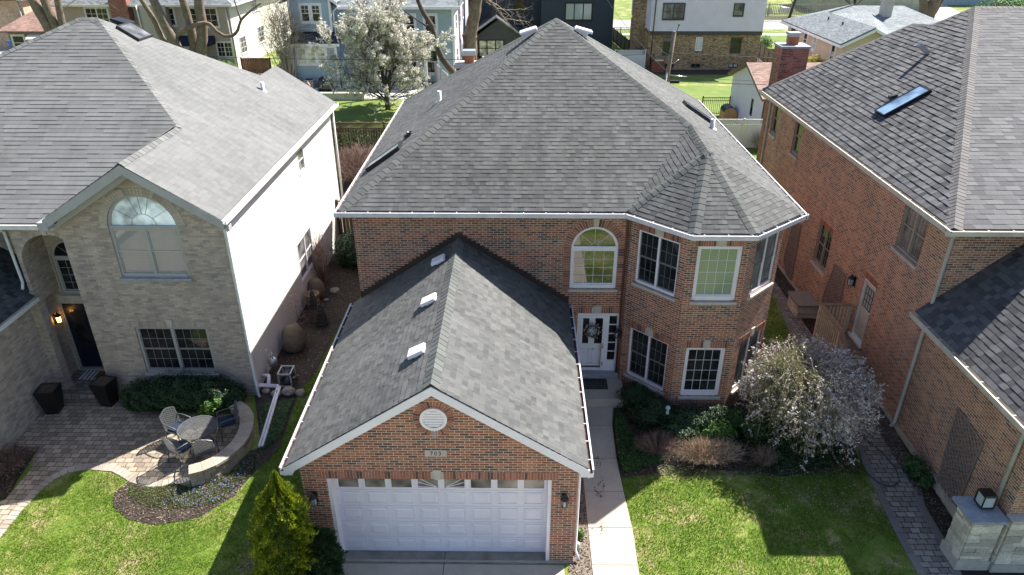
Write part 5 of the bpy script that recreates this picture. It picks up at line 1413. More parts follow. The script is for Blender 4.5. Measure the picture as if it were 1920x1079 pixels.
# ---------------------------------------------------------------- foliage helpers
def leaves(name, C, Nrm, size, mat, seed, parent=None, asp=.55, bias=.6, tone=None, loc=(0, 0, 0), kindq=4, **kw):
    rs = np.random.RandomState(seed); n = len(C)
    d = rs.normal(size=(n, 3)); d /= np.linalg.norm(d, axis=1, keepdims=True)
    nv = Nrm * bias + d * (1 - bias) + np.array([0, 0, .15]); nv /= np.linalg.norm(nv, axis=1, keepdims=True)
    t = np.cross(nv, rs.normal(size=(n, 3))); t /= np.linalg.norm(t, axis=1, keepdims=True); b = np.cross(nv, t)
    s = size * rs.uniform(.6, 1.35, (n, 1))
    V = np.stack([C - t * s, C + b * s * asp - nv * s * .15, C + t * s, C - b * s * asp - nv * s * .15], 1)
    if tone is None: tone = rs.uniform(0, 1, n)
    return quads_object(name, V, mat, tone, parent, loc, **kw)
def ellipsoids(L, n, seed, shell=.55, lump=.16):
    """L: list of (cx,cy,cz,rx,ry,rz). Points mostly near the skins"""
    rs = np.random.RandomState(seed); A = np.array(L, float); w_ = (A[:, 3] * A[:, 4] * A[:, 5]) ** .67; w_ /= w_.sum()
    k = rs.choice(len(L), n, p=w_); d = rs.normal(size=(n, 3)); d /= np.linalg.norm(d, axis=1, keepdims=True)
    r = shell + (1 - shell) * rs.uniform(0, 1, n) ** .6
    r *= 1 + lump * np.sin(d[:, 0] * 5 + k) * np.cos(d[:, 1] * 6 + k * 2) + lump * .7 * np.sin(d[:, 2] * 9 + d[:, 0] * 7)
    C = A[k, :3] + d * A[k, 3:] * r[:, None]
    return C, d
def segs_mesh(name, S, mat, parent=None, loc=(0, 0, 0), seed=0, **kw):
    """S array rows: x0 y0 z0 x1 y1 z1 r0 r1 -> three-sided prisms"""
    S = np.array(S, float); n = len(S); p0 = S[:, :3]; p1 = S[:, 3:6]; d = p1 - p0; L = np.linalg.norm(d, axis=1, keepdims=True); L[L == 0] = 1; d = d / L
    ref = np.where(np.abs(d[:, 2:3]) > .9, np.array([[1., 0, 0]]), np.array([[0, 0, 1.]])); a = np.cross(d, ref); a /= np.linalg.norm(a, axis=1, keepdims=True); b = np.cross(d, a)
    F_ = []
    for k in range(3):
        A = 2 * math.pi * k / 3; B_ = 2 * math.pi * (k + 1) / 3
        va = a * math.cos(A) + b * math.sin(A); vb = a * math.cos(B_) + b * math.sin(B_)
        F_.append(np.stack([p0 + va * S[:, 6:7], p0 + vb * S[:, 6:7], p1 + vb * S[:, 7:8], p1 + va * S[:, 7:8]], 1))
    V = np.concatenate(F_); rs = np.random.RandomState(seed); t = np.tile(rs.uniform(0, 1, n), 3)
    return quads_object(name, V, mat, t, parent, loc, **kw)
def curve_branch(rs, p, d, L, r0, n=5, wob=.18, grav=0.0, up=0.0):
    pts = [np.array(p, float)]; d = np.array(d, float); d /= np.linalg.norm(d)
    for k in range(n):
        d = d + rs.normal(size=3) * wob + np.array([0, 0, up - grav * k / n]); d /= np.linalg.norm(d)
        pts.append(pts[-1] + d * L / n)
    return pts, d
def grow(rs, p, d, L, r, depth, S, tips, nb=4, wob=.18, up=.05, sp=.75, lenf=.62):
    pts, d2 = curve_branch(rs, p, d, L, r, 5, wob, up=up)
    n = len(pts) - 1
    for k in range(n):
        a = r * (1 - .55 * k / n); b = r * (1 - .55 * (k + 1) / n)
        S.append((*pts[k], *pts[k + 1], a, b))
    if depth == 0:
        tips.append(pts); return
    for i in range(nb):
        t = rs.uniform(.3, 1.0) if i else 1.0
        k = min(n - 1, int(t * n)); f = t * n - k; q = pts[k] * (1 - f) + pts[min(k + 1, n)] * f
        dd = (pts[min(k + 1, n)] - pts[k]); dd /= np.linalg.norm(dd)
        v = rs.normal(size=3); v -= dd * v.dot(dd); v /= np.linalg.norm(v)
        nd = dd * (1 - sp * .5) + v * sp
        grow(rs, q, nd, L * lenf * rs.uniform(.7, 1.15), r * .45, depth - 1, S, tips, nb, wob, up, sp, lenf)
def bush(name, label, cat, base, L, n, size, mat, seed, group=None, shell=.5, asp=.5, stems='bark_dark', lump=.16, bias=.6, tone=None):
    t = thing(name, label, cat, base, group)
    C, d = ellipsoids(L, n, seed, shell, lump); z0 = base[2]
    k = C[:, 2] > z0 - .02; C = C[k]; d = d[k]
    leaves('foliage', C, d, size, mat, seed, t, asp=asp, bias=bias)
    S = []; rs = np.random.RandomState(seed)
    for e in L:
        for i in range(7):
            q = np.array(e[:3]) + rs.uniform(-.75, .75, 3) * np.array(e[3:]); b = np.array([e[0] * .6 + base[0] * .4, e[1] * .6 + base[1] * .4, z0 - .05])
            m = (q + b) / 2 + rs.normal(size=3) * .05
            S.append((*b, *m, .02, .014)); S.append((*m, *q, .014, .005))
    segs_mesh('stems', S, MT[stems], t, seed=seed)
    return t
def twig_shrub(name, label, base, rx, ry, h, ns, mat, seed, rad=.006, cat='shrub', group=None, leaf=None, nl=0, ls=.02, sub=5):
    t = thing(name, label, cat, base, group); rs = np.random.RandomState(seed); S = []; TP = []
    for i in range(ns):
        a = rs.uniform(0, 6.283); rr = math.sqrt(rs.uniform()) 
        e = np.array(base) + np.array([math.cos(a) * rr * rx, math.sin(a) * rr * ry, h * (1 - .45 * rr * rr) * rs.uniform(.75, 1.08)])
        b = np.array(base) + np.array([math.cos(a) * rr * rx * .25, math.sin(a) * rr * ry * .25, -.03])
        m = b * .45 + e * .55 + rs.normal(size=3) * .06 * h; m[2] += .06 * h
        S.append((*b, *m, rad * 1.3, rad)); S.append((*m, *e, rad, rad * .4))
        for k in range(sub):
            f = rs.uniform(.1, .9); q = m * (1 - f) + e * f; dd = (e - m) * rs.uniform(.3, .6) + rs.normal(size=3) * .13 * h; S.append((*q, *(q + dd), rad * .6, rad * .25)); TP.append(q + dd * rs.uniform(0, 1))
    segs_mesh('branches', S, MT[mat], t, seed=seed)
    if leaf:
        TP = np.array(TP); C = TP[rs.randint(0, len(TP), nl)] + rs.normal(size=(nl, 3)) * .03
        leaves('dry_leaves' if leaf == 'leaf_brown' else 'leaves', C, rs.normal(size=(nl, 3)), ls, MT[leaf], seed, t)
    return t
# ================================================================= NEAR PLANTS AND PROPS
# arborvitae
def arbor(label, base, r, h, n, seed, mat='leaf_gold', lean=(0, 0)):
    t = thing('arborvitae', label, 'conifer', base, 'conical evergreens by the garage corner'); rs = np.random.RandomState(seed)
    f = rs.uniform(0, 1, n) ** .8; z = f * h
    prof = np.interp(f, [0, .2, .5, .66, .76, .84, .9, .95, 1], [.8, .97, 1, .92, .78, .5, .24, .13, .03]) * r
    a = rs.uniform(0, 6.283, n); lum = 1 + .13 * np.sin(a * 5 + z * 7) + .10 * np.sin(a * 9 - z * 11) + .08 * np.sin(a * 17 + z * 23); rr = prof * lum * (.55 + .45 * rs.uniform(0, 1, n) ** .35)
    C = np.stack([base[0] + rr * np.cos(a) + lean[0] * f, base[1] + rr * np.sin(a) + lean[1] * f, base[2] + .05 + z], 1)
    d = np.stack([np.cos(a), np.sin(a), .35 + 0 * a], 1); d /= np.linalg.norm(d, axis=1, keepdims=True)
    # upright flat sprays
    nv = np.cross(d, np.array([0, 0, 1.])) + rs.normal(size=(n, 3)) * .35; nv /= np.linalg.norm(nv, axis=1, keepdims=True)
    up_ = d * .7 + np.array([0, 0, .8]) + rs.normal(size=(n, 3)) * .3; up_ /= np.linalg.norm(up_, axis=1, keepdims=True); sd = np.cross(nv, up_); s = .028 * rs.uniform(.6, 1.4, (n, 1))
    V = np.stack([C - up_ * s, C + sd * s * .5, C + up_ * s * 1.2, C - sd * s * .5], 1)
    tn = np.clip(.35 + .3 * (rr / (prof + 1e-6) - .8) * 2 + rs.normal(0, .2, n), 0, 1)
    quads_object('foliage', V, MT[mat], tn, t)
    m = MB(); m.tube([(base[0], base[1], base[2] - .05), (base[0] + lean[0] * .5, base[1] + lean[1] * .5, base[2] + h * .6), (base[0] + lean[0], base[1] + lean[1], base[2] + h * .95)], [.07, .04, .01], 6); m.build('trunk', MT['bark_dark'], t)
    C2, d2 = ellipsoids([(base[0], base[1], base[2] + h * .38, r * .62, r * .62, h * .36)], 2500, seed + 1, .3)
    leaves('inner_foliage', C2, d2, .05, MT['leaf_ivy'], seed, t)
arbor('tall golden-green conical evergreen at the left garage corner', (-4.98, 10.7, 0), .57, 3.62, 42000, 3, lean=(.2, -.02))
arbor('lower dark green evergreen tucked behind the golden one by the garage door', (-4.30, 10.95, 0), .48, 1.9, 14000, 4, mat='leaf_yew')
# left hedge
bush('hedge', 'low dark green yew hedge under the left house window', 'hedge', (-10.2, 17.3, .3), [(-11.2, 17.2, .65, .6, .52, .5), (-10.5, 17.15, .75, .65, .6, .62), (-9.8, 17.15, .8, .65, .6, .64), (-9.1, 17.2, .75, .6, .55, .6), (-8.6, 17.3, .6, .45, .45, .45)], 34000, .032, MT['leaf_yew'], 5)
bush('boxwood', 'small bright yellow-green boxwood in front of the dark hedge', 'shrub', (-8.95, 16.6, .3), [(-8.98, 16.62, .65, .24, .2, .26), (-8.75, 16.72, .75, .18, .16, .2), (-9.15, 16.55, .5, .18, .16, .2)], 1500, .036, MT['leaf_green'], 6, shell=.3)
twig_shrub('dried_shrub', 'reddish brown dried shrub against the pale brick wing wall', (-13.7, 14.6, .16), .6, .75, .5, 120, 'twig_red', 7, leaf='leaf_brown', nl=1500)
# flower bed
rs = np.random.RandomState(8)
def scatter(P, n, seed):
    rs = np.random.RandomState(seed); x0 = min(p[0] for p in P); x1 = max(p[0] for p in P); y0 = min(p[1] for p in P); y1 = max(p[1] for p in P)
    x = rs.uniform(x0, x1, n); y = rs.uniform(y0, y1, n); k = in_poly(P, x, y); return x[k], y[k]
INNER = [(-10.1, 14.05), (-10.1, 13.75), (-9.45, 13.33), (-8.84, 13.2), (-8.2, 13.3), (-7.6, 13.45), (-7.1, 14.4), (-7.0, 15.4), (-7.4, 15.3), (-7.7, 14.5), (-8.2, 14.05), (-8.6, 13.98), (-9.0, 14.1), (-9.6, 13.92)]
grass('bed_groundcover', INNER, 2200, .06, 9, mat_leaf('bed_foliage', [(0, (.05, .10, .02)), (.5, (.12, .19, .04)), (.85, (.30, .27, .12)), (1, (.42, .35, .2))], .3), bare=.3, dz=.01, wd=.009, nsc=2)
x, y = scatter([(-9.0, 13.3), (-8.0, 13.3), (-7.3, 13.6), (-6.95, 15.4), (-7.2, 17), (-7.6, 17), (-7.3, 15.6), (-7.8, 14.3), (-8.6, 13.9), (-9.0, 14.0)], 1500, 10)
C = np.stack([x, y, gz(y) + .06 + rs.uniform(0, .05, len(x))], 1); leaves('blue_flowers', C, np.tile([0, 0, 1.], (len(C), 1)), .013, MT['flower_blue'], 11, kind='stuff', asp=.9)
x, y = scatter([(-7.7, 17.2), (-7.1, 15.3), (-6.7, 15.8), (-6.8, 17.5)], 5000, 12)
C = np.stack([x, y, gz(y) + .03 + rs.uniform(0, .06, len(x))], 1); leaves('dark_groundcover', C, np.tile([0, 0, 1.], (len(C), 1)), .03, MT['leaf_ivy'], 13, kind='stuff')
# litter on beds
for i, (P, n) in enumerate([([(-8, 18), (-6.7, 18), (-6.4, 22.3), (-6.1, 24), (-5.9, 28), (-8, 28)], 2600), ([(2.8, 14.5), (9.2, 14.6), (9.2, 17.6), (2.9, 17.6)], 6500), ([(10.3, 12.5), (10.8, 12.5), (10.8, 30), (10.3, 30)], 5000), ([(1.12, 9.5), (1.7, 9.5), (1.7, 16), (1.35, 16)], 900), (BED, 2600), ([(-14.1, 13.4), (-13.1, 13.6), (-13.3, 15.4), (-14.1, 15.4)], 900)]):
    x, y = scatter(P, n * 2, 20 + i); C = np.stack([x, y, gz(y) + .02 + rs.uniform(0, .015, len(x))], 1)
    leaves('leaf_litter', C, np.tile([0, 0, 1.], (len(C), 1)), .028, MT['leaf_brown'], 30 + i, kind='stuff', bias=.75)
x, y = scatter([(1.75, 12.4), (2.1, 12.6), (2.35, 15.1), (1.95, 15.2), (1.8, 13.6)], 260, 40); C = np.stack([x, y, gz(y) + .036 + 0 * x], 1)
k_ = (np.sin(x * 9) + np.sin(y * 5 + 1) > .1); leaves('fallen_debris', C[k_], np.tile([0, 0, 1.], (k_.sum(), 1)), .03, MT['debris'], 41, kind='stuff', bias=.95)
# retaining wall
RWALL = thing('retaining_wall', 'curved low tan block seat wall around the patio table', 'garden wall', (-7.8, 15.5, .2))
CL = resample([(-8.54, 14.12), (-8.25, 14.24), (-7.98, 14.46), (-7.77, 14.78), (-7.64, 15.15), (-7.6, 15.55), (-7.65, 15.98), (-7.79, 16.36), (-8.02, 16.7), (-8.35, 16.92)], .05)
def off_path(P, s):
    out = []
    for i, p in enumerate(P):
        t = (P[min(i + 1, len(P) - 1)] - P[max(i - 1, 0)]).normalized(); out.append(p + Vector((t.y, -t.x, 0)) * s)
    return out
bl = MB(); cpp = MB(); rr = random.Random(6)
OU, IN = off_path(CL, .15), off_path(CL, -.15); OC, IC = off_path(CL, .19), off_path(CL, -.19)
for row in range(3):
    i = 0 if row != 1 else -3
    while i < len(CL) - 1:
        j = min(len(CL) - 1, i + 6); a = max(i, 0)
        if j > a:
            for (s0, s1) in ((OU, None), (None, IN)):
                pass
            q = [OU[a], OU[j], IN[j], IN[a]]
            e = rr.uniform(0, .012); t = (q[1] - q[0]).normalized() * .005
            z0 = .0 + row * .135; 
            def gg_(p): return g(p.y)
            q = [OU[a] + t + (OU[a] - IN[a]).normalized() * e, OU[j] - t + (OU[a] - IN[a]).normalized() * e, IN[j] - t, IN[a] + t]
            if (q[1] - q[0]).cross(q[2] - q[1]).z < 0: q = q[::-1]
            bl.hexa([(p.x, p.y, .12 + z0) for p in q] + [(p.x, p.y, .12 + z0 + .13) for p in q], rr.random())
        i += 6
i = 0
while i < len(CL) - 1:
    j = min(len(CL) - 1, i + 6); t = (OC[j] - OC[i]).normalized() * .003
    q = [OC[i] + t, OC[j] - t, IC[j] - t, IC[i] + t]
    if (q[1] - q[0]).cross(q[2] - q[1]).z < 0: q = q[::-1]
    cpp.hexa([(p.x, p.y, .527) for p in q] + [(p.x, p.y, .60) for p in q], rr.uniform(.3, .9)); i = j
bl.build('block_course', MT['wallstone'], RWALL); cpp.build('coping', MT['wallstone'], RWALL)
# patio table
def diag_lattice(mb, o, u, v, w_, h_, pitch, bar, th, inside=None):
    n = u.cross(v)
    L = w_ + h_
    for sg in (1, -1):
        c = -L
        while c < L:
            pts = []; N_ = 60; run = None
            for k in range(N_ + 1):
                b = -h_ / 2 + h_ * k / N_; a = c + sg * b
                ok = abs(a) <= w_ / 2 and (inside is None or inside(a, b))
                if ok and run is None: run = (a, b)
                if (not ok or k == N_) and run is not None:
                    if abs(b - run[1]) > bar: mb.beam(o + u * run[0] + v * run[1] + n * (.001 * sg), o + u * a + v * b + n * (.001 * sg), bar, th, up=n)
                    run = None
            c += pitch * 1.414
TB = thing('patio_table', 'round grey cast metal patio table with lattice top', 'table', (-8.76, 15.42, .205))
m = MB(); O = Vector((-8.76, 15.42, .92)); X_, Y_ = Vector((1, 0, 0)), Vector((0, 1, 0))
diag_lattice(m, O, X_, Y_, 1.02, 1.02, .042, .017, .01, lambda a, b: a * a + b * b < .50 ** 2)
for k in range(32):
    A = R(11.25 * k); B_ = R(11.25 * (k + 1)); m.beam(O + Vector((math.cos(A), math.sin(A), 0)) * .51, O + Vector((math.cos(B_), math.sin(B_), 0)) * .51, .03, .028)
    m.beam(O + Vector((math.cos(A), math.sin(A), 0)) * .30, O + Vector((math.cos(B_), math.sin(B_), 0)) * .30, .02, .016)
m.build('tabletop', MT['cast'], TB)
for k in range(4):
    A = R(45 + 90 * k); c = Vector((math.cos(A), math.sin(A), 0)); m = MB()
    m.tube([O + c * .30 - Vector((0, 0, .02)), O + c * .22 - Vector((0, 0, .25)), O + c * .26 - Vector((0, 0, .5)), O + c * .38 - Vector((0, 0, .705))], .016, 6); m.build('leg', MT['cast'], TB)
m = MB(); 
for k in range(16):
    A = R(22.5 * k); B_ = R(22.5 * (k + 1)); m.beam(O + Vector((math.cos(A), math.sin(A), 0)) * .22 - Vector((0, 0, .28)), O + Vector((math.cos(B_), math.sin(B_), 0)) * .22 - Vector((0, 0, .28)), .016, .016)
m.build('brace', MT['cast'], TB)
def chair():
    t = thing('patio_chair', 'grey lattice-backed patio chair with its back to the lawn, left of the pair', 'chair', (0, 0, 0), 'metal lattice chairs around the patio table')
    X = Vector((1, 0, 0)); Y = Vector((0, 1, 0)); Z_ = Vector((0, 0, 1))
    m = MB(); diag_lattice(m, Vector((0, 0, .42)), X, Y, .46, .48, .05, .018, .01)
    for a, b in (((-.23, -.24), (.23, -.24)), ((.23, -.24), (.23, .24)), ((.23, .24), (-.23, .24)), ((-.23, .24), (-.23, -.24))): m.beam((a[0], a[1], .42), (b[0], b[1], .42), .03, .03)
    m.build('seat', MT['cast'], t)
    m = MB(); bo = Vector((-.29, 0, .70)); bv = Vector((-.22, 0, .97)).normalized()
    def ins(a, b): return b < .18 + .10 * math.cos(a / .25 * math.pi / 2)
    diag_lattice(m, bo, Y, bv, .50, .58, .052, .018, .01, ins)
    for (a, b), (c, d) in zip([(-.25, -.29), (-.25, .18), (-.13, .25), (0, .29), (.13, .25), (.25, .18), (.25, -.29)], [(-.25, .18), (-.13, .25), (0, .29), (.13, .25), (.25, .18), (.25, -.29), (-.25, -.29)]):
        m.beam(bo + Y * a + bv * b, bo + Y * c + bv * d, .024, .024, up=Y.cross(bv))
    m.build('backrest', MT['cast'], t)
    m = MB(); m.hexa([(-.20, -.22, .436), (.22, -.22, .436), (.22, .22, .436), (-.20, .22, .436), (-.19, -.21, .485), (.21, -.21, .485), (.21, .21, .485), (-.19, .21, .485)]); m.build('cushion', MT['cushion'], t)
    for s in (-1, 1):
        m = MB(); m.tube([(-.32, s * .26, .66), (-.05, s * .28, .67), (.18, s * .28, .65), (.22, s * .27, .60)], .016, 6); m.build('armrest', MT['cast'], t)
        m = MB(); m.tube([(.20, s * .27, .62), (.21, s * .26, .4), (.24, s * .25, 0)], .014, 6); m.build('leg', MT['cast'], t)
        m = MB(); m.tube([(-.22, s * .25, .45), (-.25, s * .25, .3), (-.31, s * .25, 0)], .014, 6); m.build('leg', MT['cast'], t)
    return t
c1 = chair(); c1.location = (-9.08, 14.97, .19); c1.rotation_euler = (0, 0, R(58))
for (x, y, a, lab) in ((-8.40, 14.93, 108, 'grey lattice-backed patio chair with its back to the curved wall end, right of the pair'), (-9.45, 15.72, -22, 'grey lattice-backed patio chair at the far left of the round table'), (-8.2, 15.98, 210, 'patio chair with blue cushion between the table and the boxwood')):
    c = copy_tree(c1); c.location = (x, y, g(y) + .015); c.rotation_euler = (0, 0, R(a)); c['label'] = lab
# drain pipe
m = MB(); 
for dx in (0, .085): m.tube([(-7.98 + 0, 18.02 - dx, .52), (-7.40 + dx, 18.02 - dx, .48), (-7.18 + dx, 15.42, .27)], .038, 8, smooth=False)
m.build('drain_pipe', MT['white'], label='white twin drain pipe running from the siding corner towards the lawn', cat='drain pipe', loc=(-7.4, 17, .3))
m = MB(); m.tube([(-7.95, 18.35, .62), (-7.75, 18.3, .64), (-7.70, 18.1, .55), (-7.72, 18.05, .4)], .06, 8); m.build('vent_elbow', MT['white'], label='white plastic elbow pipe sticking out near the siding corner', cat='pipe', loc=(-7.8, 18.2, .4))
GM = thing('gas_meter', 'grey gas meter with pipes against the white siding wall', 'gas meter', (-7.85, 18.95, .3))
m = MB(); m.lathe((-7.78, 18.9, .75), [(.06, -.16), (.13, -.13), (.14, .1), (.10, .15), (.03, .17)], 12); m.build('meter_body', MT['metal'], GM)
m = MB(); m.tube([(-7.88, 19.1, .3), (-7.88, 19.1, 1.0), (-7.82, 19.0, 1.05), (-7.79, 18.95, .95)], .022, 6); m.tube([(-7.75, 18.85, .9), (-7.74, 18.75, 1.1), (-7.86, 18.7, 1.15), (-7.86, 18.7, 1.35)], .022, 6); m.tube([(-7.86, 18.6, .3), (-7.86, 18.6, .85)], .02, 6); m.build('pipes', MT['downspout'], GM)
HR = thing('hose_reel', 'boxy grey hose reel cart on the mulch between the houses', 'hose reel', (-7.2, 18.3, .3))
m = MB()
for y in (18.12, 18.58): m.box(-7.42, -7.0, y, y + .03, .34, .38); m.box(-7.42, -7.38, y, y + .03, .3, .80); m.box(-7.04, -7.0, y, y + .03, .3, .80); m.box(-7.42, -7.0, y, y + .03, .78, .82)
m.box(-7.42, -7.38, 18.12, 18.6, .80, .83); m.box(-7.04, -7.0, 18.12, 18.6, .80, .83); m.build('frame', MT['greytrim'], HR)
m = MB()
for k in range(7):
    for j in range(16):
        A = R(22.5 * j); B_ = R(22.5 * (j + 1)); y = 18.2 + k * .055
        m.beam((-7.21 + .15 * math.cos(A), y, .57 + .15 * math.sin(A)), (-7.21 + .15 * math.cos(B_), y, .57 + .15 * math.sin(B_)), .05, .05, up=(0, 1, 0))
m.build('hose', mat_plain('dark_blue_hose', (.03, .05, .08), .5), HR)
def rock(x, y, z, sx, sy, sz, seed, lab):
    r = random.Random(seed); m = MB(); n = 10; rings = [(.02, -.9), (.75, -.7), (1, -.2), (.95, .3), (.6, .75), (.05, .95)]; i0 = 0; V = []
    for k, (rr_, zz) in enumerate(rings):
        for j in range(n):
            a = 2 * math.pi * j / n + seed; f = 1 + r.uniform(-.14, .14); m.v.append((x + sx * rr_ * f * math.cos(a), y + sy * rr_ * f * math.sin(a), z + sz * zz * (1 + r.uniform(-.1, .1))))
    for k in range(len(rings) - 1):
        for j in range(n): a = k * n + j; b = k * n + (j + 1) % n; m.f.append((a, b, b + n, a + n)); m.t.append(r.random()); m.sm.append(True)
    m.build('garden_rock', MT['rock'], label=lab, cat='rock', group='rocks in the mulch between the houses', loc=(x, y, z - sz * .6))
rock(-7.38, 17.72, .38, .17, .14, .12, 1, 'pinkish rounded rock nearest the white drain pipe'); rock(-7.02, 17.80, .42, .21, .17, .16, 2, 'largest grey rock below the hose reel'); rock(-6.66, 17.78, .38, .15, .13, .12, 3, 'small pale rock nearest the garage gutter'); rock(-7.75, 17.9, .36, .13, .12, .1, 4, 'low tan rock against the brick corner')
rock(-7.15, 24.5, .36, .22, .16, .12, 5, 'pale flat rock farthest back in the mulch'); rock(-7.45, 23.3, .34, .13, .10, .06, 6, 'small pale stone beside the wooden tub'); rock(-7.32, 23.75, .34, .11, .09, .06, 7, 'small pale stone beside the dark green round bush')
def wrapped(x, y, s, lab, seed):
    m = MB(); r = random.Random(seed); n = 14; prof = [(.30, 0), (.40, .15), (.42, .45), (.36, .75), (.24, .95), (.10, 1.02)]
    for k, (rr_, zz) in enumerate(prof):
        for j in range(n):
            a = 2 * math.pi * j / n; f = 1 + r.uniform(-.08, .08); m.v.append((x + s * rr_ * f * math.cos(a), y + s * rr_ * f * math.sin(a), g(y) + s * zz * (1 + r.uniform(-.03, .03))))
    for k in range(len(prof) - 1):
        for j in range(n): a = k * n + j; b = k * n + (j + 1) % n; m.f.append((a, b, b + n, a + n)); m.t.append(.5); m.sm.append(True)
    m.f.append(tuple(range((len(prof) - 1) * n, len(prof) * n))); m.t.append(.5); m.sm.append(False)
    m.build('burlap_planter', MT['burlap'], label=lab, cat='wrapped pot', group='burlap-wrapped pots along the siding', loc=(x, y, g(y)))
wrapped(-7.55, 20.35, .95, 'large burlap-wrapped pot against the siding behind the gas meter', 1); wrapped(-7.72, 24.0, .8, 'smaller burlap-wrapped pot beyond the low siding window', 2)
m = MB(); m.lathe((-7.65, 23.2, .3), [(.2, 0), (.24, .25), (.27, .6), (.28, .62), (.24, .62), (.22, .5)], 14); m.build('wooden_tub', MT['wood'], label='slim weathered wooden tub under the siding window', cat='tub', loc=(-7.65, 23.2, .3))
OB = thing('wire_trellis', 'curly dark wire plant trellis standing by the siding wall', 'trellis', (-7.65, 21.4, .3)); m = MB()
m.tube([(-7.65, 21.4, .3), (-7.67, 21.35, 1.2), (-7.66, 21.4, 2.0)], .012, 5)
for s in range(6):
    z = .7 + s * .22; m.tube([(-7.65 + .02 * k * math.cos(k * .7 + s) * 1.4, 21.4 + .02 * k * math.sin(k * .7 + s) * 1.4, z + .012 * k) for k in range(12)], .008, 4)
m.build('wire', MT['twig_red'], OB)
twig_shrub('bare_climber', 'bare brown climber shrub against the white siding by its low window', (-7.75, 25.2, .3), .35, .8, 2.2, 50, 'twig_red', 14, rad=.008)
twig_shrub('dried_shrub', 'low rusty dried shrub on the mulch behind the wire trellis', (-7.3, 22.2, .3), .4, .5, .5, 60, 'twig_red', 15, leaf='leaf_brown', nl=700)
def obelisk(x, y, lab):
    m = MB(); z = g(y)
    for sx, sy in ((-1, -1), (1, -1), (1, 1), (-1, 1)): m.beam((x + sx * .16, y + sy * .16, z), (x + sx * .03, y + sy * .03, z + 1.0), .03, .03)
    for k in range(7):
        t = k / 7; w2 = .16 - .13 * t
        for a, b in (((-1, -1), (1, -1)), ((1, -1), (1, 1)), ((1, 1), (-1, 1)), ((-1, 1), (-1, -1))): m.beam((x + a[0] * w2, y + a[1] * w2, z + t), (x + b[0] * w2, y + b[1] * w2, z + t), .06, .1)
    m.lathe((x, y, z + 1.0), [(.04, 0), (.05, .03), (.01, .1)], 8); m.build('dark_obelisk', MT['darktrim'], label=lab, cat='obelisk', group='dark garden obelisks', loc=(x, y, z))
obelisk(-7.0, 21.9, 'dark pyramid obelisk nearer the garage roof, on the mulch'); obelisk(-7.45, 22.6, 'dark pyramid obelisk beside the burlap pot under the siding window')
bush('round_bush', 'dense dark green bush squeezed between the two houses', 'shrub', (-6.6, 27, .3), [(-6.9, 27.0, .9, .85, .8, .85), (-6.2, 27.4, .8, .7, .8, .75)], 9000, .05, MT['leaf_yew'], 16)
# right front bed
bush('yew_shrub', 'wide dark green yew filling the bed under the turret bay', 'shrub', (4.2, 16.6, .3), [(3.5, 17.3, .65, .55, .5, .45), (3.9, 16.6, .6, .7, .55, .5), (4.8, 16.35, .55, .75, .5, .45), (5.7, 16.4, .5, .7, .45, .4), (4.4, 15.9, .45, .6, .4, .35)], 24000, .032, MT['leaf_yew'], 51)
bush('holly_shrub', 'bright green rounded shrub before the brick bay', 'shrub', (5.7, 15.75, .25), [(5.65, 15.75, .6, .42, .36, .42), (5.3, 15.7, .5, .25, .22, .28)], 2800, .034, MT['leaf_green'], 52, shell=.35)
bush('holly_shrub', 'mid green rounded shrub touching the weeping cherry', 'shrub', (6.6, 15.9, .25), [(6.6, 15.95, .65, .5, .42, .45), (6.15, 16.2, .7, .35, .3, .35)], 3600, .034, MT['leaf_ivy'], 53, shell=.35)
twig_shrub('twiggy_shrub', 'sunlit tan bare twiggy shrub at the lawn edge', (5.15, 15.05, .2), .95, .5, .62, 320, 'twig_tan', 54, rad=.005, leaf='leaf_brown', nl=1600, ls=.018, sub=7)
twig_shrub('twiggy_shrub', 'shaded brown bare twiggy shrub between the ivy and the yew', (3.9, 15.4, .22), .75, .45, .5, 220, 'twig_red', 55, rad=.005, sub=7)
twig_shrub('twiggy_shrub', 'small bare brown shrub under the weeping cherry', (6.6, 14.95, .2), .4, .35, .5, 110, 'twig_red', 56, rad=.005)
IVY = [(2.78, 14.55), (3.5, 14.75), (4.0, 15.0), (3.4, 15.5), (3.1, 16.4), (2.95, 17.2), (2.78, 16.4), (2.74, 15.2)]
x, y = scatter(IVY, 16000, 57); C = np.stack([x, y, gz(y) + .03 + np.random.RandomState(1).uniform(0, .16, len(x))], 1); leaves('ivy_groundcover', C, np.tile([0, 0, 1.], (len(C), 1)), .026, MT['leaf_ivy'], 58, kind='stuff', bias=.45)
x, y = scatter([(6.2, 14.75), (7.05, 14.55), (8.5, 14.9), (9.2, 15.3), (9.0, 17), (7, 17)], 9000, 59); C = np.stack([x, y, gz(y) + .03 + np.random.RandomState(1).uniform(0, .10, len(x))], 1); leaves('ivy_groundcover', C, np.tile([0, 0, 1.], (len(C), 1)), .028, MT['leaf_ivy'], 60, kind='stuff', bias=.45)
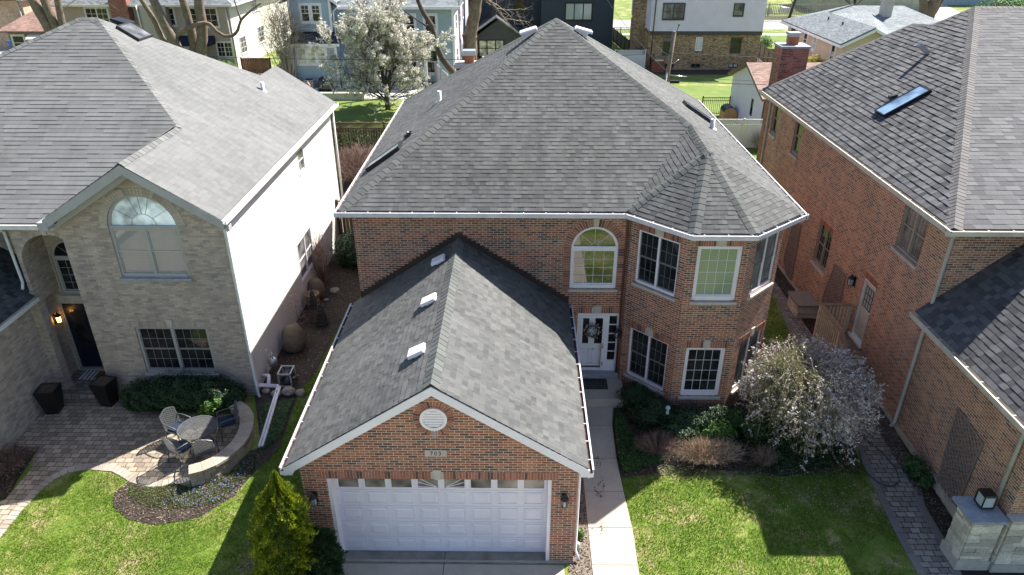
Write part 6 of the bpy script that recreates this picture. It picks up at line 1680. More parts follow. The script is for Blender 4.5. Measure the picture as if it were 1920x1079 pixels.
# weeping cherry
MT['leaf_spring'] = mat_leaf('fresh_spring_leaves', [(0, (.10, .13, .03)), (.6, (.22, .26, .06)), (1, (.38, .38, .14))], .35)
WC = thing('weeping_cherry', 'weeping cherry in pale pink-white blossom between the two brick houses', 'tree', (7.75, 15.95, .24)); rs = np.random.RandomState(61)
m = MB(); m.tube([(7.75, 15.95, .2), (7.70, 15.97, .9), (7.78, 16.0, 1.6), (7.72, 16.0, 2.25)], [.11, .085, .08, .07], 8, rough=.1, rnd=random.Random(1)); m.build('trunk', MT['bark_dark'], WC)
S = []; BL = []; GL_ = []
for i in range(400):
    a = rs.uniform(0, 6.283); sp_r = rs.uniform(.35, 1); ex_, ey_ = (1.95, 1.7)
    if math.cos(a) < 0: ex_ = 1.55
    top_z = rs.uniform(2.2, 3.15) - .3 * sp_r; p0 = np.array([7.72, 16.0, 2.1]); n = 12; prev = p0
    endz = .6 + rs.uniform(0, 1.3) if sp_r > .6 else rs.uniform(1.1, 2.1); wig = rs.normal(size=3) * .05
    for k in range(1, n + 1):
        f = k / n; rad_ = sp_r * min(1, f * 1.7) ** .8 * (1 + .06 * math.sin(k + i)); zz = 2.1 + (top_z - 2.1) * math.sin(min(1, f * 2.2) * math.pi / 2) if f < .45 else top_z + (endz - top_z) * ((f - .45) / .55) ** 1.25
        aa = a + .15 * math.sin(f * 3 + i); q = np.array([7.72 + ex_ * rad_ * math.cos(aa), 16.0 + ey_ * rad_ * math.sin(aa), zz]) + rs.normal(size=3) * .025
        r0 = .014 * (1 - f) + .0035; S.append((*prev, *q, r0, r0 * .85))
        for _ in range(2):
            tw = rs.normal(size=3) * .12 + np.array([0, 0, -.06]); b = q + tw; S.append((*q, *b, .0035, .002))
            if k > 3:
                for _b in range(3):
                    c = q + tw * rs.uniform(.2, 1) + rs.normal(size=3) * .02
                    pb = .85 if (sp_r > .72 or k > 9) else .22
                    if math.cos(a) < .1 and sp_r < .9: pb *= .22
                    if rs.uniform() < pb: BL.append(c)
                    elif math.cos(a) < .45: GL_ += [c, c + rs.normal(size=3) * .03]
        prev = q
segs_mesh('branches', S, MT['bark_pale'], WC, seed=1)
BL = np.array(BL); BL = np.concatenate([BL, BL + rs.normal(size=BL.shape) * .02, BL + rs.normal(size=BL.shape) * .025]); leaves('blossom', BL, rs.normal(size=BL.shape), .023, MT['blossom_pink'], 62, WC, asp=.85, bias=.3)
GL_ = np.array(GL_); leaves('leaves', GL_, rs.normal(size=GL_.shape), .022, MT['leaf_spring'], 63, WC, asp=.5, bias=.3)
x, y = scatter([(6.0, 13.2), (9.2, 13.2), (9.2, 15.2), (6.3, 15)], 420, 64); C = np.stack([x, y, gz(y) + .055 + 0 * x], 1); leaves('fallen_petals', C, np.tile([0, 0, 1.], (len(C), 1)), .012, MT['blossom'], 65, kind='stuff', asp=.9, bias=.9)
bush('broadleaf_shrub', 'small dark broadleaf shrub against the orange brick wall by the path', 'shrub', (10.55, 14.6, .15), [(10.5, 14.6, .45, .28, .4, .35), (10.6, 14.2, .35, .2, .25, .25)], 1100, .05, MT['leaf_ivy'], 66, shell=.2)
bush('yellowish_tuft', 'little yellow-green plant at the right garage corner', 'plant', (1.5, 12.5, .03), [(1.5, 12.5, .15, .12, .12, .16)], 160, .045, MT['leaf_green'], 67, shell=.1)
m = MB(); m.lathe((1.42, 12.1, 0), [(.06, 0), (.07, .1), (.06, .24), (.04, .27), (.02, .28)], 12); m.build('green_canister', mat_plain('pale_green_plastic', (.36, .42, .36), .5), label='pale green plastic canister beside the garage corner', cat='canister', loc=(1.50, 11.95, 0))
m = MB(); P_ = [(9.42, 15.5), (9.3, 15.0), (9.28, 14.6), (9.45, 14.25), (9.75, 14.15), (10.02, 14.35), (10.12, 14.8), (10.05, 15.3), (9.9, 15.7), (9.7, 16.0)]; P2 = [(p.x, p.y, g(p.y) + .04) for p in resample(P_, .12)]
m.tube(P2, .014, 6); m.build('garden_hose', mat_plain('dark_green_hose', (.02, .05, .045), .5), label='dark garden hose looping on the grey paver path', cat='hose', loc=(9.7, 14.5, .2))
FE = thing('bird_feeder', 'small pale bird feeder on a thin pole before the turret bay', 'bird feeder', (4.15, 16.2, .26)); m = MB(); m.tube([(4.15, 16.2, .26), (4.15, 16.2, 1.3)], .008, 5); m.tube([(4.15, 16.2, 1.3), (4.19, 16.2, 1.38), (4.24, 16.2, 1.3)], .008, 5); m.build('pole', MT['black'], FE)
m = MB(); m.lathe((4.19, 16.17, .92), [(.05, 0), (.05, .04), (.045, .05), (.045, .17), (.075, .18), (.06, .24), (.02, .27)], 10); m.build('feeder', mat_plain('pale_blue_plastic', (.35, .48, .52), .4), FE)
# ================================================================= BACKGROUND
def fence_panel(name, label, a, b, h, mat, cat='fence', board=.14, gap=.012, lattice=0, z0=.3, group=None, post=2.4, rails=True, picket=False, latmat=None):
    t = thing(name, label, cat, ((a[0] + b[0]) / 2, (a[1] + b[1]) / 2, z0), group)
    a = Vector((*a, 0)); b = Vector((*b, 0)); L = (b - a).length; d = (b - a) / L; F = Fr((a.x, a.y), (d.x, d.y)); m = MB(); r = random.Random(len(label))
    n = int(L / (board + gap)); hb = h - lattice
    for k in range(n):
        u = k * L / n
        if picket: m.hexa([F.p(u, z0 + .06, .012), F.p(u + board, z0 + .06, .012), F.p(u + board, z0 + .06, -.012), F.p(u, z0 + .06, -.012), F.p(u + board * .3, z0 + h, .012), F.p(u + board * .7, z0 + h, .012), F.p(u + board * .7, z0 + h, -.012), F.p(u + board * .3, z0 + h, -.012)], r.random())
        else: m.fbox(F, u, u + board, z0 + .04, z0 + hb, .012, -.012, r.random())
    m.build('boards', MT[mat], t)
    if rails:
        m = MB()
        for z in (.3, hb - .2): m.fbox(F, 0, L, z0 + z, z0 + z + .08, -.013, -.05)
        if lattice: m.fbox(F, 0, L, z0 + hb, z0 + hb + .05, .03, -.03); m.fbox(F, 0, L, z0 + h - .02, z0 + h + .03, .03, -.03)
        m.build('rail', MT[mat], t)
    n = max(1, round(L / post))
    for k in range(n + 1): u = L * k / n; m = MB(); m.fbox(F, u - .05, u + .05, z0, z0 + h + .08, .055, -.055); m.build('post', MT[mat], t)
    if lattice:
        m = MB(); o = F.p(L / 2, z0 + hb + lattice / 2 + .02, 0)
        for sg in (1, -1):
            c = -L / 2 - lattice
            while c < L / 2 + lattice:
                p = (c - sg * lattice / 2, c + sg * lattice / 2)
                if abs(p[0]) < L / 2 and abs(p[1]) < L / 2: m.beam(F.p(L / 2 + p[0], z0 + hb + .05, .006 * sg), F.p(L / 2 + p[1], z0 + h - .02, .006 * sg), .035, .01, up=F.n)
                c += .12
        m.build('lattice_top', MT[latmat or mat], t)
    return t
fence_panel('lattice_fence', 'brown board fence with lattice top at the back of the yard', (-13.5, 42.6), (-5.5, 42.6), 1.85, 'wood_fence', lattice=.35)
fence_panel('lattice_fence', 'short brown gate fence with lattice top between the two houses', (-7.95, 29.2), (-4.7, 29.2), 1.95, 'wood_fence', lattice=.4)
fence_panel('vinyl_fence', 'white vinyl fence with lattice top behind the orange brick house', (8.5, 43.8), (16.5, 43.8), 1.8, 'vinyl', lattice=.35)
fence_panel('vinyl_fence', 'white vinyl gate section with lattice beside the brown brick house', (8.8, 68.6), (11.6, 68.6), 1.8, 'vinyl', lattice=.35)
fence_panel('vinyl_fence', 'pale vinyl fence run seen past the left edge of the hip roof', (-7.2, 62.5), (-5.0, 55), 1.8, 'vinyl')
fence_panel('picket_fence', 'weathered picket fence across the far road', (29, 108.2), (47.6, 108.2), 1.7, 'wood_pale', board=.14, gap=.10, picket=True, post=3)
fence_panel('board_fence', 'black board fence beside the pale far driveway', (23.0, 66), (26.0, 90), 1.6, 'darktrim', post=2.2)
fence_panel('board_fence', 'black board fence sloping beside the navy house', (10.3, 89), (11.6, 70), 1.5, 'darktrim', post=2.2)
fence_panel('red_gate', 'reddish wooden gate by the grey siding house', (-25.2, 66.5), (-22.6, 66.5), 1.4, 'wood_red', post=2.6)
def iron_fence(label, a, b, h, pitch=.13):
    t = thing('iron_fence', label, 'fence', ((a[0] + b[0]) / 2, (a[1] + b[1]) / 2, .3)); a = Vector((*a, .3)); b = Vector((*b, .3)); L = (b - a).length; d = (b - a) / L; m = MB(); n = int(L / pitch)
    for k in range(n + 1): p = a + d * (L * k / n); m.box(p.x - .012, p.x + .012, p.y - .012, p.y + .012, .36, .3 + h)
    m.build('bars', MT['black'], t); m = MB()
    for z in (.15, h - .25, h - .03): m.beam(a + Vector((0, 0, z)), b + Vector((0, 0, z)), .04, .04)
    m.build('rail', MT['black'], t)
    for k in range(round(L / 1.9) + 1): p = a + d * (L * k / round(L / 1.9)); m = MB(); m.box(p.x - .04, p.x + .04, p.y - .04, p.y + .04, .3, .38 + h); m.build('post', MT['black'], t)
iron_fence('black iron fence beside the white shed on the back lawn', (13.2, 52.0), (15.15, 52.0), 1.3); iron_fence('black iron railing along the far pavement beside the road', (8.5, 88.5), (13.5, 88.5), 1.1, .2)
# --- grey siding house with red chimney
def roof_quad(m, pts, mat=None):
    m.add(pts); n = newell([Vector(p) for p in pts]); m.add([Vector(p) - n * .15 for p in reversed(pts)])
    for i in range(len(pts)): a = Vector(pts[i]); b = Vector(pts[(i + 1) % len(pts)]); m.add([a - n * .15, b - n * .15, b, a])
def bwin(h, F, u0, u1, z0, z1, **k):
    k.setdefault('d', .02); k.setdefault('sill', None); k.setdefault('mun', .03); k.setdefault('fw', .07); k.setdefault('fm', 'white')
    return window(h, F, u0, u1, z0, z1, **k)
HG = thing('siding_house', 'two-storey warm grey siding house with tall red brick chimney and bare trees before it', 'house', (-34, 74, .3))
m = MB(); wall(m, Fr((0, 68.5), (1, 0)), rect(-41.5, -26.3, .3, 6.2)); wall(m, Fr((-41.5, 90), (0, -1)), rect(0, 21.5, .3, 6.2)); m.build('wall', MT['siding_grey'], HG)
m = MB(); wall(m, Fr((-26.3, 68.5), (0, 1)), rect(0, 21.5, .3, 6.2)); m.build('side_wall', MT['siding_cream'], HG)
m = MB(); roof_quad(m, [(-42.1, 67.9, 6.05), (-25.7, 67.9, 6.05), (-33.9, 76, 11)]); roof_quad(m, [(-25.7, 67.9, 6.05), (-25.7, 91, 6.05), (-33.9, 83, 11), (-33.9, 76, 11)]); roof_quad(m, [(-42.1, 91, 6.05), (-42.1, 67.9, 6.05), (-33.9, 76, 11), (-33.9, 83, 11)]); roof_quad(m, [(-25.7, 91, 6.05), (-42.1, 91, 6.05), (-33.9, 83, 11)]); rg = m.build('roof', MT['shingle_blue'], HG)
m = MB(); gutter(m, None, (-42.1, 67.9, 6.1), (-25.7, 67.9, 6.1), (0, -1, 0), straps=90, w=.16, h=.15); gutter(m, None, (-25.7, 67.9, 6.1), (-25.7, 91, 6.1), (1, 0, 0), straps=90, w=.16, h=.15); m.build('gutter', MT['white'], rg)
FG = Fr((0, 68.5), (1, 0))
for (a, b, c, d_) in ((-39.4, -37.3, 4.2, 5.75), (-33.2, -31.3, 4.15, 5.75), (-29.9, -27.4, 4.05, 5.75), (-28.0, -26.55, 1.4, 2.8)): bwin(HG, FG, a, b, c, d_, halves=2, grid=(2, 3), hung=False, trim=.06)
FS = Fr((-26.3, 68.5), (0, 1))
for (a, b, c, d_) in ((1.3, 2.9, 1.4, 3.0), (6.6, 8.2, 1.6, 3.2), (6.0, 7.4, 4.6, 5.9)): bwin(HG, FS, a, b, c, d_, halves=2, grid=(2, 3), hung=False, trim=.06)
m = MB(); m.box(-36.6, -35.0, 67.6, 68.52, .3, 7.8); m.box(-36.6, -34.2, 67.6, 68.52, .3, 2.9); ch = m.build('chimney', MT['brick_old'], HG); m = MB(); m.box(-36.7, -34.9, 67.5, 68.6, 7.8, 8.0); m.build('chimney_cap', MT['stone'], ch)
m = MB(); m.box(-34.0, -31.7, 67.7, 68.48, .3, 6.0); m.build('bump_out', MT['siding_grey'], HG)
m = MB(); m.hexa([(-31.2, 66.9, 2.65), (-28.0, 66.9, 2.65), (-28.0, 68.46, 2.65), (-31.2, 68.46, 2.65), (-31.2, 66.95, 2.75), (-28.0, 66.95, 2.75), (-28.0, 68.46, 3.35), (-31.2, 68.46, 3.35)]); m.build('awning', MT['navy_awning'], HG)
m = MB(); m.tube([(-26.55, 68.35, 6.0), (-26.45, 68.4, .5)], .06, 6); m.build('downspout', MT['white'], HG); m = MB(); m.tube([(-34.2, 67.6, 6.0), (-34.1, 67.6, 3)], .06, 6); m.build('downspout', MT['white'], HG)
m = MB(); m.fbox(FG, -31.0, -29.9, .4, 2.5, .05, 0); m.build('door', MT['white_dirty'], HG)
# --- brown bungalow
HB = thing('bungalow', 'brown-roofed tan brick bungalow at the far left behind a forked bare tree', 'house', (-47, 78, .3))
m = MB(); wall(m, Fr((0, 72.6), (1, 0)), rect(-49.9, -41.9, .3, 3.3)); wall(m, Fr((-49.9, 86), (0, -1)), rect(0, 13.4, .3, 3.3)); m.build('wall', MT['brick_tan'], HB)
m = MB(); roof_quad(m, [(-50.6, 72.0, 3.2), (-41.5, 72.0, 3.2), (-41.5, 79.5, 5.4), (-48.6, 79.5, 5.4)]); roof_quad(m, [(-50.6, 87, 3.2), (-50.6, 72, 3.2), (-48.6, 79.5, 5.4)]); roof_quad(m, [(-41.5, 79.5, 5.4), (-41.5, 87, 3.2), (-50.6, 87, 3.2), (-48.6, 79.5, 5.4)]); rb = m.build('roof', MT['shingle_brown'], HB)
pipe(rb, (-47.9, 76.5, 4.5), r=.09, h=.3, mat='metal'); m = MB(); m.box(-46.3, -45.95, 76.2, 76.5, 4.3, 4.75); m.build('roof_vent', MT['black'], rb)
bwin(HB, Fr((0, 72.6), (1, 0)), -49.6, -48.4, 1.3, 2.75, halves=1, grid=None, trim=.08)
m = MB(); m.hexa([(-47.6, 71.4, 2.5), (-44.3, 71.4, 2.5), (-44.3, 72.6, 2.5), (-47.6, 72.6, 2.5), (-47.6, 71.5, 2.62), (-44.3, 71.5, 2.62), (-44.3, 72.6, 3.1), (-47.6, 72.6, 3.1)]); m.build('awning', mat_plain('cream_awning', (.66, .62, .54), .6), HB)
# --- peach brick house far left
HP = thing('brick_bungalow', 'sunlit peach brick house cut by the left edge of the photo', 'house', (-54, 80, .3))
m = MB(); m.box(-60, -52.5, 80, 92, .3, 5.4); m.build('wall', MT['brick_peach'], HP)
m = MB(); roof_quad(m, [(-61, 79.5, 5.3), (-52, 79.5, 5.3), (-52, 86, 7), (-61, 86, 7)]); m.build('roof', MT['shingle_brown'], HP)
m = MB(); m.box(-52.6, -52.0, 79.4, 92, 5.2, 5.36); m.tube([(-52.9, 79.9, 5.2), (-52.7, 79.9, .5)], .06, 6); m.build('gutter', MT['white_dirty'], HP)
def bin_(x, y, lab):
    t = thing('recycling_bin', lab, 'bin', (x, y, .3), 'blue bins by the far left brick house'); m = MB(); m.hexa([(x - .24, y - .26, .34), (x + .24, y - .26, .34), (x + .24, y + .26, .34), (x - .24, y + .26, .34), (x - .30, y - .33, 1.3), (x + .30, y - .33, 1.3), (x + .30, y + .33, 1.3), (x - .30, y + .33, 1.3)]); m.build('body', MT['blue_plastic'], t)
    m = MB(); m.hexa([(x - .32, y - .36, 1.30), (x + .32, y - .36, 1.30), (x + .32, y + .36, 1.30), (x - .32, y + .36, 1.30), (x - .28, y - .28, 1.40), (x + .28, y - .28, 1.40), (x + .28, y + .34, 1.44), (x - .28, y + .34, 1.44)]); m.tube([(x - .3, y + .3, .42), (x + .3, y + .3, .42)], .11, 8); m.build('lid', mat_plain('blue_lid', (.03, .14, .5), .4), t)
bin_(-53.6, 78.3, 'nearer blue wheeled bin on the pale concrete'); bin_(-54.0, 79.4, 'farther blue wheeled bin against the peach brick wall')
# --- blue house
HU = thing('blue_siding_house', 'light blue siding house with dark bay roof behind the blossoming tree', 'house', (-12, 66, .3))
m = MB(); BF = Fr((0, 63.2), (1, 0)); wall(m, BF, rect(-19.3, -5.6, .3, 6.6)); wall(m, Fr((-5.6, 63.2), (0, 1)), rect(0, 14, .3, 6.6)); wall(m, Fr((-19.3, 77), (0, -1)), rect(0, 13.8, .3, 6.6))
m.box(-19.0, -15.2, 61.4, 63.2, .3, 3.75); m.box(-18.9, -15.6, 62.2, 63.2, 4.6, 7.6); m.build('wall', MT['siding_blue'], HU)
m = MB(); roof_quad(m, [(-19.3, 61.0, 3.80), (-14.9, 61.0, 3.80), (-15.6, 63.2, 4.95), (-18.7, 63.2, 4.95)]); roof_quad(m, [(-14.9, 61.0, 3.80), (-14.9, 63.2, 3.8), (-15.6, 63.2, 4.95)]); roof_quad(m, [(-19.3, 63.2, 3.80), (-19.3, 61, 3.8), (-18.7, 63.2, 4.95)]); m.build('bay_roof', MT['shingle_navy'], HU)
m = MB(); roof_quad(m, [(-19.6, 61.8, 6.9), (-17.25, 61.8, 8.6), (-17.25, 66, 8.6), (-19.6, 66, 6.9)]); roof_quad(m, [(-17.25, 61.8, 8.6), (-14.9, 61.8, 6.9), (-14.9, 66, 6.9), (-17.25, 66, 8.6)])
roof_quad(m, [(-15, 62.6, 6.5), (-5.0, 62.6, 6.5), (-5.0, 70, 9.6), (-19.8, 70, 9.6), (-19.8, 66, 8)]); roof_quad(m, [(-5, 62.6, 6.5), (-5, 78, 6.5), (-5, 70, 9.6)]); m.build('roof', MT['shingle_blue'], HU)
m = MB()
for x in (-18.95, -15.62): m.box(x - .04, x + .14, 62.12, 62.2, 4.6, 7.2)
for x in (-19.04, -15.36): m.box(x, x + .2, 61.33, 61.4, .3, 3.75)
m.box(-19.4, -14.8, 60.92, 61.02, 3.62, 3.82); m.box(-19.04, -15.16, 61.34, 61.4, 3.45, 3.66); m.box(-15.0, -4.9, 62.5, 62.62, 6.3, 6.55)
for z in (.3, ): m.box(-5.7, -5.5, 63.1, 63.2, .3, 6.5)
m.hexa([(-17.25, 61.78, 8.35), (-14.85, 61.78, 6.65), (-14.85, 61.85, 6.65), (-17.25, 61.85, 8.35), (-17.25, 61.78, 8.65), (-14.85, 61.78, 6.95), (-14.85, 61.85, 6.95), (-17.25, 61.85, 8.65)])
m.tube([(-14.75, 62.1, 6.6), (-15.3, 62.15, 6.2), (-15.3, 62.15, 4.6), (-14.9, 61.2, 3.9)], .05, 6); m.build('white_trim', MT['white'], HU)
bwin(HU, Fr((0, 62.2), (1, 0)), -18.0, -16.35, 5.3, 6.72, halves=2, grid=None, trim=.1, mid=.28, upgrid=(2, 2))
bwin(HU, Fr((0, 61.4), (1, 0)), -18.5, -16.1, 2.1, 3.42, halves=3, grid=None, trim=.1, gm='glass_curtain', mid=.2)
for (a, b) in ((-11.6, -10.6), (-9.8, -8.8), (-8.0, -7.0)): bwin(HU, BF, a, b, 1.0, 3.0, halves=1, grid=None, trim=.12); bwin(HU, BF, a, b, 4.2, 5.8, halves=1, grid=None, trim=.12)
bwin(HU, Fr((0, 63.2), (1, 0)), -14.4, -13.0, .9, 2.9, halves=2, grid=None, trim=.1)
m = MB(); wall(m, Fr((-5.6, 63.2), (0, 1)), rect(0, 14, .3, 6.5), d=.03); m.build('pale_side_wall', MT['siding_far_white'], HU)
for (a, b) in ((2, 3.2), (6, 7.2), (10, 11)): bwin(HU, Fr((-5.57, 63.2), (0, 1)), a, b, 1.2, 2.8, grid=None); bwin(HU, Fr((-5.57, 63.2), (0, 1)), a, b, 4.2, 5.6, grid=None)
m = MB()
for x in (-13.2, -10.5, -7.8): m.box(x - .1, x + .1, 60.9, 61.1, .3, 3.1)
m.box(-13.4, -7.6, 60.85, 63.19, 3.1, 3.3); m.build('porch', MT['white'], HU)
m = MB(); m.box(-14.8, -8.5, 60.4, 63.19, .3, .75); m.box(-14.4, -9, 60.1, 60.4, .3, .55); m.build('porch_deck', mat_plain('grey_boards', (.30, .33, .36), .7), HU)
def acunit(x, y, lab):
    t = thing('air_conditioner', lab, 'air conditioner', (x, y, .3), 'air conditioners by the blue house'); m = MB(); m.box(x - .4, x + .4, y - .4, y + .4, .35, 1.05); m.build('cabinet', MT['greytrim'], t); m = MB()
    for k in range(6): m.box(x - .41, x + .41, y - .41, y + .41, .42 + k * .1, .45 + k * .1)
    m.build('louvres', MT['darktrim'], t); m = MB(); m.lathe((x, y, 1.055), [(.32, 0), (.32, .04), (.08, .06)], 14); m.build('fan_guard', MT['black'], t)
acunit(-18.7, 60.6, 'grey air conditioner at the left corner of the blue house'); acunit(-17.5, 60.5, 'grey air conditioner in the middle below the triple window')
GR = thing('covered_grill', 'black covered barbecue grill on the terrace by the blue house', 'grill', (-15.9, 59.6, .3)); m = MB(); m.lathe((-15.9, 59.6, .3), [(.62, 0), (.66, .3), (.62, .75), (.5, 1.05), (.25, 1.22), (.02, 1.25)], 14, sx=1.1, sy=.6); m.build('cover', MT['black'], GR)
SW_ = thing('terrace_wall', 'low stone wall with sunlit cap and pink ornament at the terrace edge', 'garden wall', (-14, 57, .3)); m = MB(); m.box(-16.6, -12.2, 56.5, 56.8, .3, .75); m.build('stone', MT['ashlar'], SW_); m = MB(); m.box(-16.7, -12.1, 56.42, 56.88, .75, .83); m.box(-16.9, -16.2, 56.3, 57.0, .3, 1.0); m.build('cap', MT['stone'], SW_)
m = MB(); m.lathe((-16.55, 56.65, 1.0), [(.18, 0), (.16, .1), (.14, .3), (.2, .42), (.1, .6), (.03, .68)], 8); m.build('stone_ornament', mat_plain('pink_stone', (.45, .25, .2), .8), label='small pinkish ornament on the stone terrace pier', cat='ornament', loc=(-16.55, 56.65, 1))
m = MB(); m.box(-21.2, -19.6, 65.2, 67.4, .3, 2.3, .2); m.box(-21.4, -19.4, 65.0, 67.6, 2.3, 2.5, .2); m.build('garden_shed', MT['board_navy'], label='black shed with flat dark roof between grey and blue houses', cat='shed', loc=(-20.4, 66.3, .3))
bush('bush', 'yellow-green bush between the dark shed and the blue house', 'shrub', (-19.7, 62.2, .3), [(-19.9, 62.2, 1.1, .8, .7, .9)], 1400, .09, MT['leaf_green'], 70, shell=.3)
bush('bush', 'low green bush at the corner of the grey siding house', 'shrub', (-27.8, 67.3, .3), [(-28, 67.2, .9, 1.5, .7, .7), (-27, 67.4, .8, .8, .6, .6)], 1800, .1, MT['leaf_green'], 71, shell=.3)
# --- navy house
HN = thing('navy_house', 'dark navy siding house with black-framed windows behind the roof peak', 'house', (3, 80, .3))
NF = Fr((0, 76), (1, 0)); m = MB(); wall(m, NF, rect(2.1, 9.35, .3, 8.2)); wall(m, Fr((9.35, 76), (0, 1)), rect(0, 11, .3, 8.2)); wall(m, Fr((2.1, 78), (0, -1)), rect(0, 2, .3, 8.2)); wall(m, Fr((0, 78), (1, 0)), rect(-5.3, 2.1, .3, 8.2)); wall(m, Fr((-5.3, 88), (0, -1)), rect(0, 10, .3, 8.2)); wall(m, Fr((9.35, 88), (-1, 0)), rect(0, 14.65, .3, 8.2)); m.build('wall', MT['siding_navy'], HN)
m = MB(); roof_quad(m, [(-6, 77.3, 8.1), (2.1, 75.3, 8.1), (10, 75.3, 8.1), (2, 82, 11)]); roof_quad(m, [(10, 75.3, 8.1), (10, 89, 8.1), (2, 82, 11)]); roof_quad(m, [(10, 89, 8.1), (-6, 89, 8.1), (2, 82, 11)]); roof_quad(m, [(-6, 89, 8.1), (-6, 77.3, 8.1), (2, 82, 11)]); m.build('roof', MT['shingle_navy'], HN)
bwin(HN, NF, 4.5, 7.2, 3.72, 5.42, halves=3, grid=None, hung=False, fm='black', gm='glass_pale', trim=.06); bwin(HN, Fr((0, 78), (1, 0)), -.6, .5, 4.2, 5.8, grid=None, fm='black', trim=.06); bwin(HN, Fr((0, 78), (1, 0)), -5.0, -4.2, 4.2, 5.8, grid=None, fm='black', trim=.06)
m = MB(); wall(m, Fr((0, 73), (1, 0)), [(-4.4, .3), (.6, .3), (.6, 2.4), (-2.0, 4.3), (-4.4, 2.6)]); wall(m, Fr((.6, 73), (0, 1)), rect(0, 5, .3, 2.4)); wall(m, Fr((-4.4, 78), (0, -1)), rect(0, 5, .3, 2.6)); ga = m.build('gabled_wing', MT['board_navy'], HN)
for k in range(9):
    pass
m = MB(); m.beam((-2.3, 72.75, 4.5), (-5.1, 72.75, 2.6), .5, .12, up=(0, 0, 1)); m.beam((-2.3, 72.75, 4.5), (1.2, 72.75, 2.2), .5, .12, up=(0, 0, 1)); m.build('gable_trim', mat_plain('grey_fascia', (.30, .31, .32), .6), ga)
m = MB(); roof_quad(m, [(-5.1, 72.6, 2.68), (-2.3, 72.6, 4.58), (-2.3, 78, 4.58), (-5.1, 78, 2.68)]); roof_quad(m, [(-2.3, 72.6, 4.58), (1.2, 72.6, 2.28), (1.2, 78, 2.28), (-2.3, 78, 4.58)]); m.build('wing_roof', MT['shingle_navy'], ga)
bwin(HN, Fr((0, 73), (1, 0)), -4.05, -1.55, .7, 2.35, halves=3, grid=(1, 2), hung=False, fm='black', gm='glass_curtain', mun=.07)
# --- brown brick & pale siding house
HT = thing('split_house', 'tall house with pale siding above brown brick and small basement windows', 'house', (17, 75, .3))
TF = Fr((0, 69), (1, 0)); m = MB()
bws = [(13.2, 14.1, 1.55, 3.2), (16.2, 16.85, 2.0, 3.2), (19.4, 20.45, 1.75, 3.2)]; bsm = [(13.4, 14.4, .48, .85), (16.0, 16.9, .45, .86), (19.5, 20.4, .45, .86)]
wall(m, TF, rect(11.85, 22.1, .2, 3.45), [rect(*w_) for w_ in bws + bsm], depth=.12); wall(m, Fr((22.1, 69), (0, 1)), rect(0, 12, .2, 3.45)); wall(m, Fr((11.85, 81), (0, -1)), rect(0, 12, .2, 3.45)); wall(m, Fr((22.1, 81), (-1, 0)), rect(0, 10.25, .2, 3.45)); m.box(10.7, 11.85, 71.5, 72.5, .3, 8.5); m.build('brick_wall', MT['brick_tan'], HT)
m = MB(); wall(m, Fr((0, 68.75), (1, 0)), rect(11.85, 22.1, 3.75, 8.5)); wall(m, Fr((22.1, 68.75), (0, 1)), rect(0, 12.2, 3.75, 8.5)); wall(m, Fr((11.85, 81), (0, -1)), rect(0, 12.25, 3.75, 8.5)); m.build('siding_wall', MT['siding_far_white'], HT)
m = MB(); m.box(11.83, 22.12, 68.73, 69.1, 3.42, 3.76); m.build('band', MT['darktrim'], HT)
m = MB(); roof_quad(m, [(11.3, 68.2, 8.4), (22.7, 68.2, 8.4), (22.7, 75, 11), (11.3, 75, 11)]); roof_quad(m, [(22.7, 82, 8.4), (11.3, 82, 8.4), (11.3, 75, 11), (22.7, 75, 11)]); m.build('roof', MT['shingle_brown'], HT)
T2 = Fr((0, 68.75), (1, 0)); bwin(HT, T2, 12.85, 14.85, 4.7, 6.18, halves=2, grid=(3, 1), fm='darktrim', gm='glass_screen'); bwin(HT, T2, 19.2, 20.15, 5.0, 6.15, grid=(2, 1), fm='darktrim', gm='glass_screen')
for i, w_ in enumerate(bws): window(HT, TF, *w_, grid=(3, 6) if i == 1 else None, hung=False, gm='glass' if i != 1 else 'glass_pale', fm='white' if i == 1 else 'darktrim', d=-.06, sill=None, mun=.03)
for w_ in bsm: window(HT, TF, *w_, halves=2, grid=None, hung=False, fm='darktrim', d=-.06, sill=None, gm='glass' if w_[0] < 19 else 'glass_pale')
m = MB(); m.tube([(12.2, 68.6, 8.4), (12.1, 68.6, .5)], .055, 6); m.build('downspout', mat_plain('brown_pipe', (.10, .05, .05), .5), HT)
t = thing('ac_screen', 'reddish lattice box hiding a unit against the brown brick wall', 'screen box', (12.7, 68.2, .3)); m = MB(); m.box(12.2, 13.3, 67.7, 68.7, .3, 1.25); m.build('box', MT['wood_red'], t); m = MB(); m.box(12.4, 13.2, 67.9, 68.6, 1.25, 1.4); m.build('unit_top', MT['metal'], t)
MT['brown_trim'] = mat_plain('brown_trim', (.13, .07, .055), .6)
# --- white shed / garage
HW = thing('white_garage', 'white siding garage with brown shingle roof beside the brick chimney', 'garage', (18, 48, .3)); m = MB()
GSF = Fr((15.3, 52.6), (0, -1))
wall(m, GSF, [(0, .3), (7.6, .3), (7.6, 3.22), (3.6, 4.5), (0, 3.22)], [rect(4.95, 5.45, 1.45, 2.55)], depth=.06); wall(m, Fr((15.3, 45), (1, 0)), rect(0, 7, .3, 3.22)); wall(m, Fr((22.3, 52.6), (-1, 0)), rect(0, 7, .3, 3.22)); m.build('wall', MT['siding_far_white'], HW)
m = MB(); roof_quad(m, [(15.05, 44.7, 3.15), (22.5, 44.7, 3.15), (22.5, 49, 4.58), (15.05, 49, 4.58)]); roof_quad(m, [(22.5, 52.9, 3.15), (15.05, 52.9, 3.15), (15.05, 49, 4.58), (22.5, 49, 4.58)])
rw_ = m.build('roof', MT['shingle_brown'], HW)
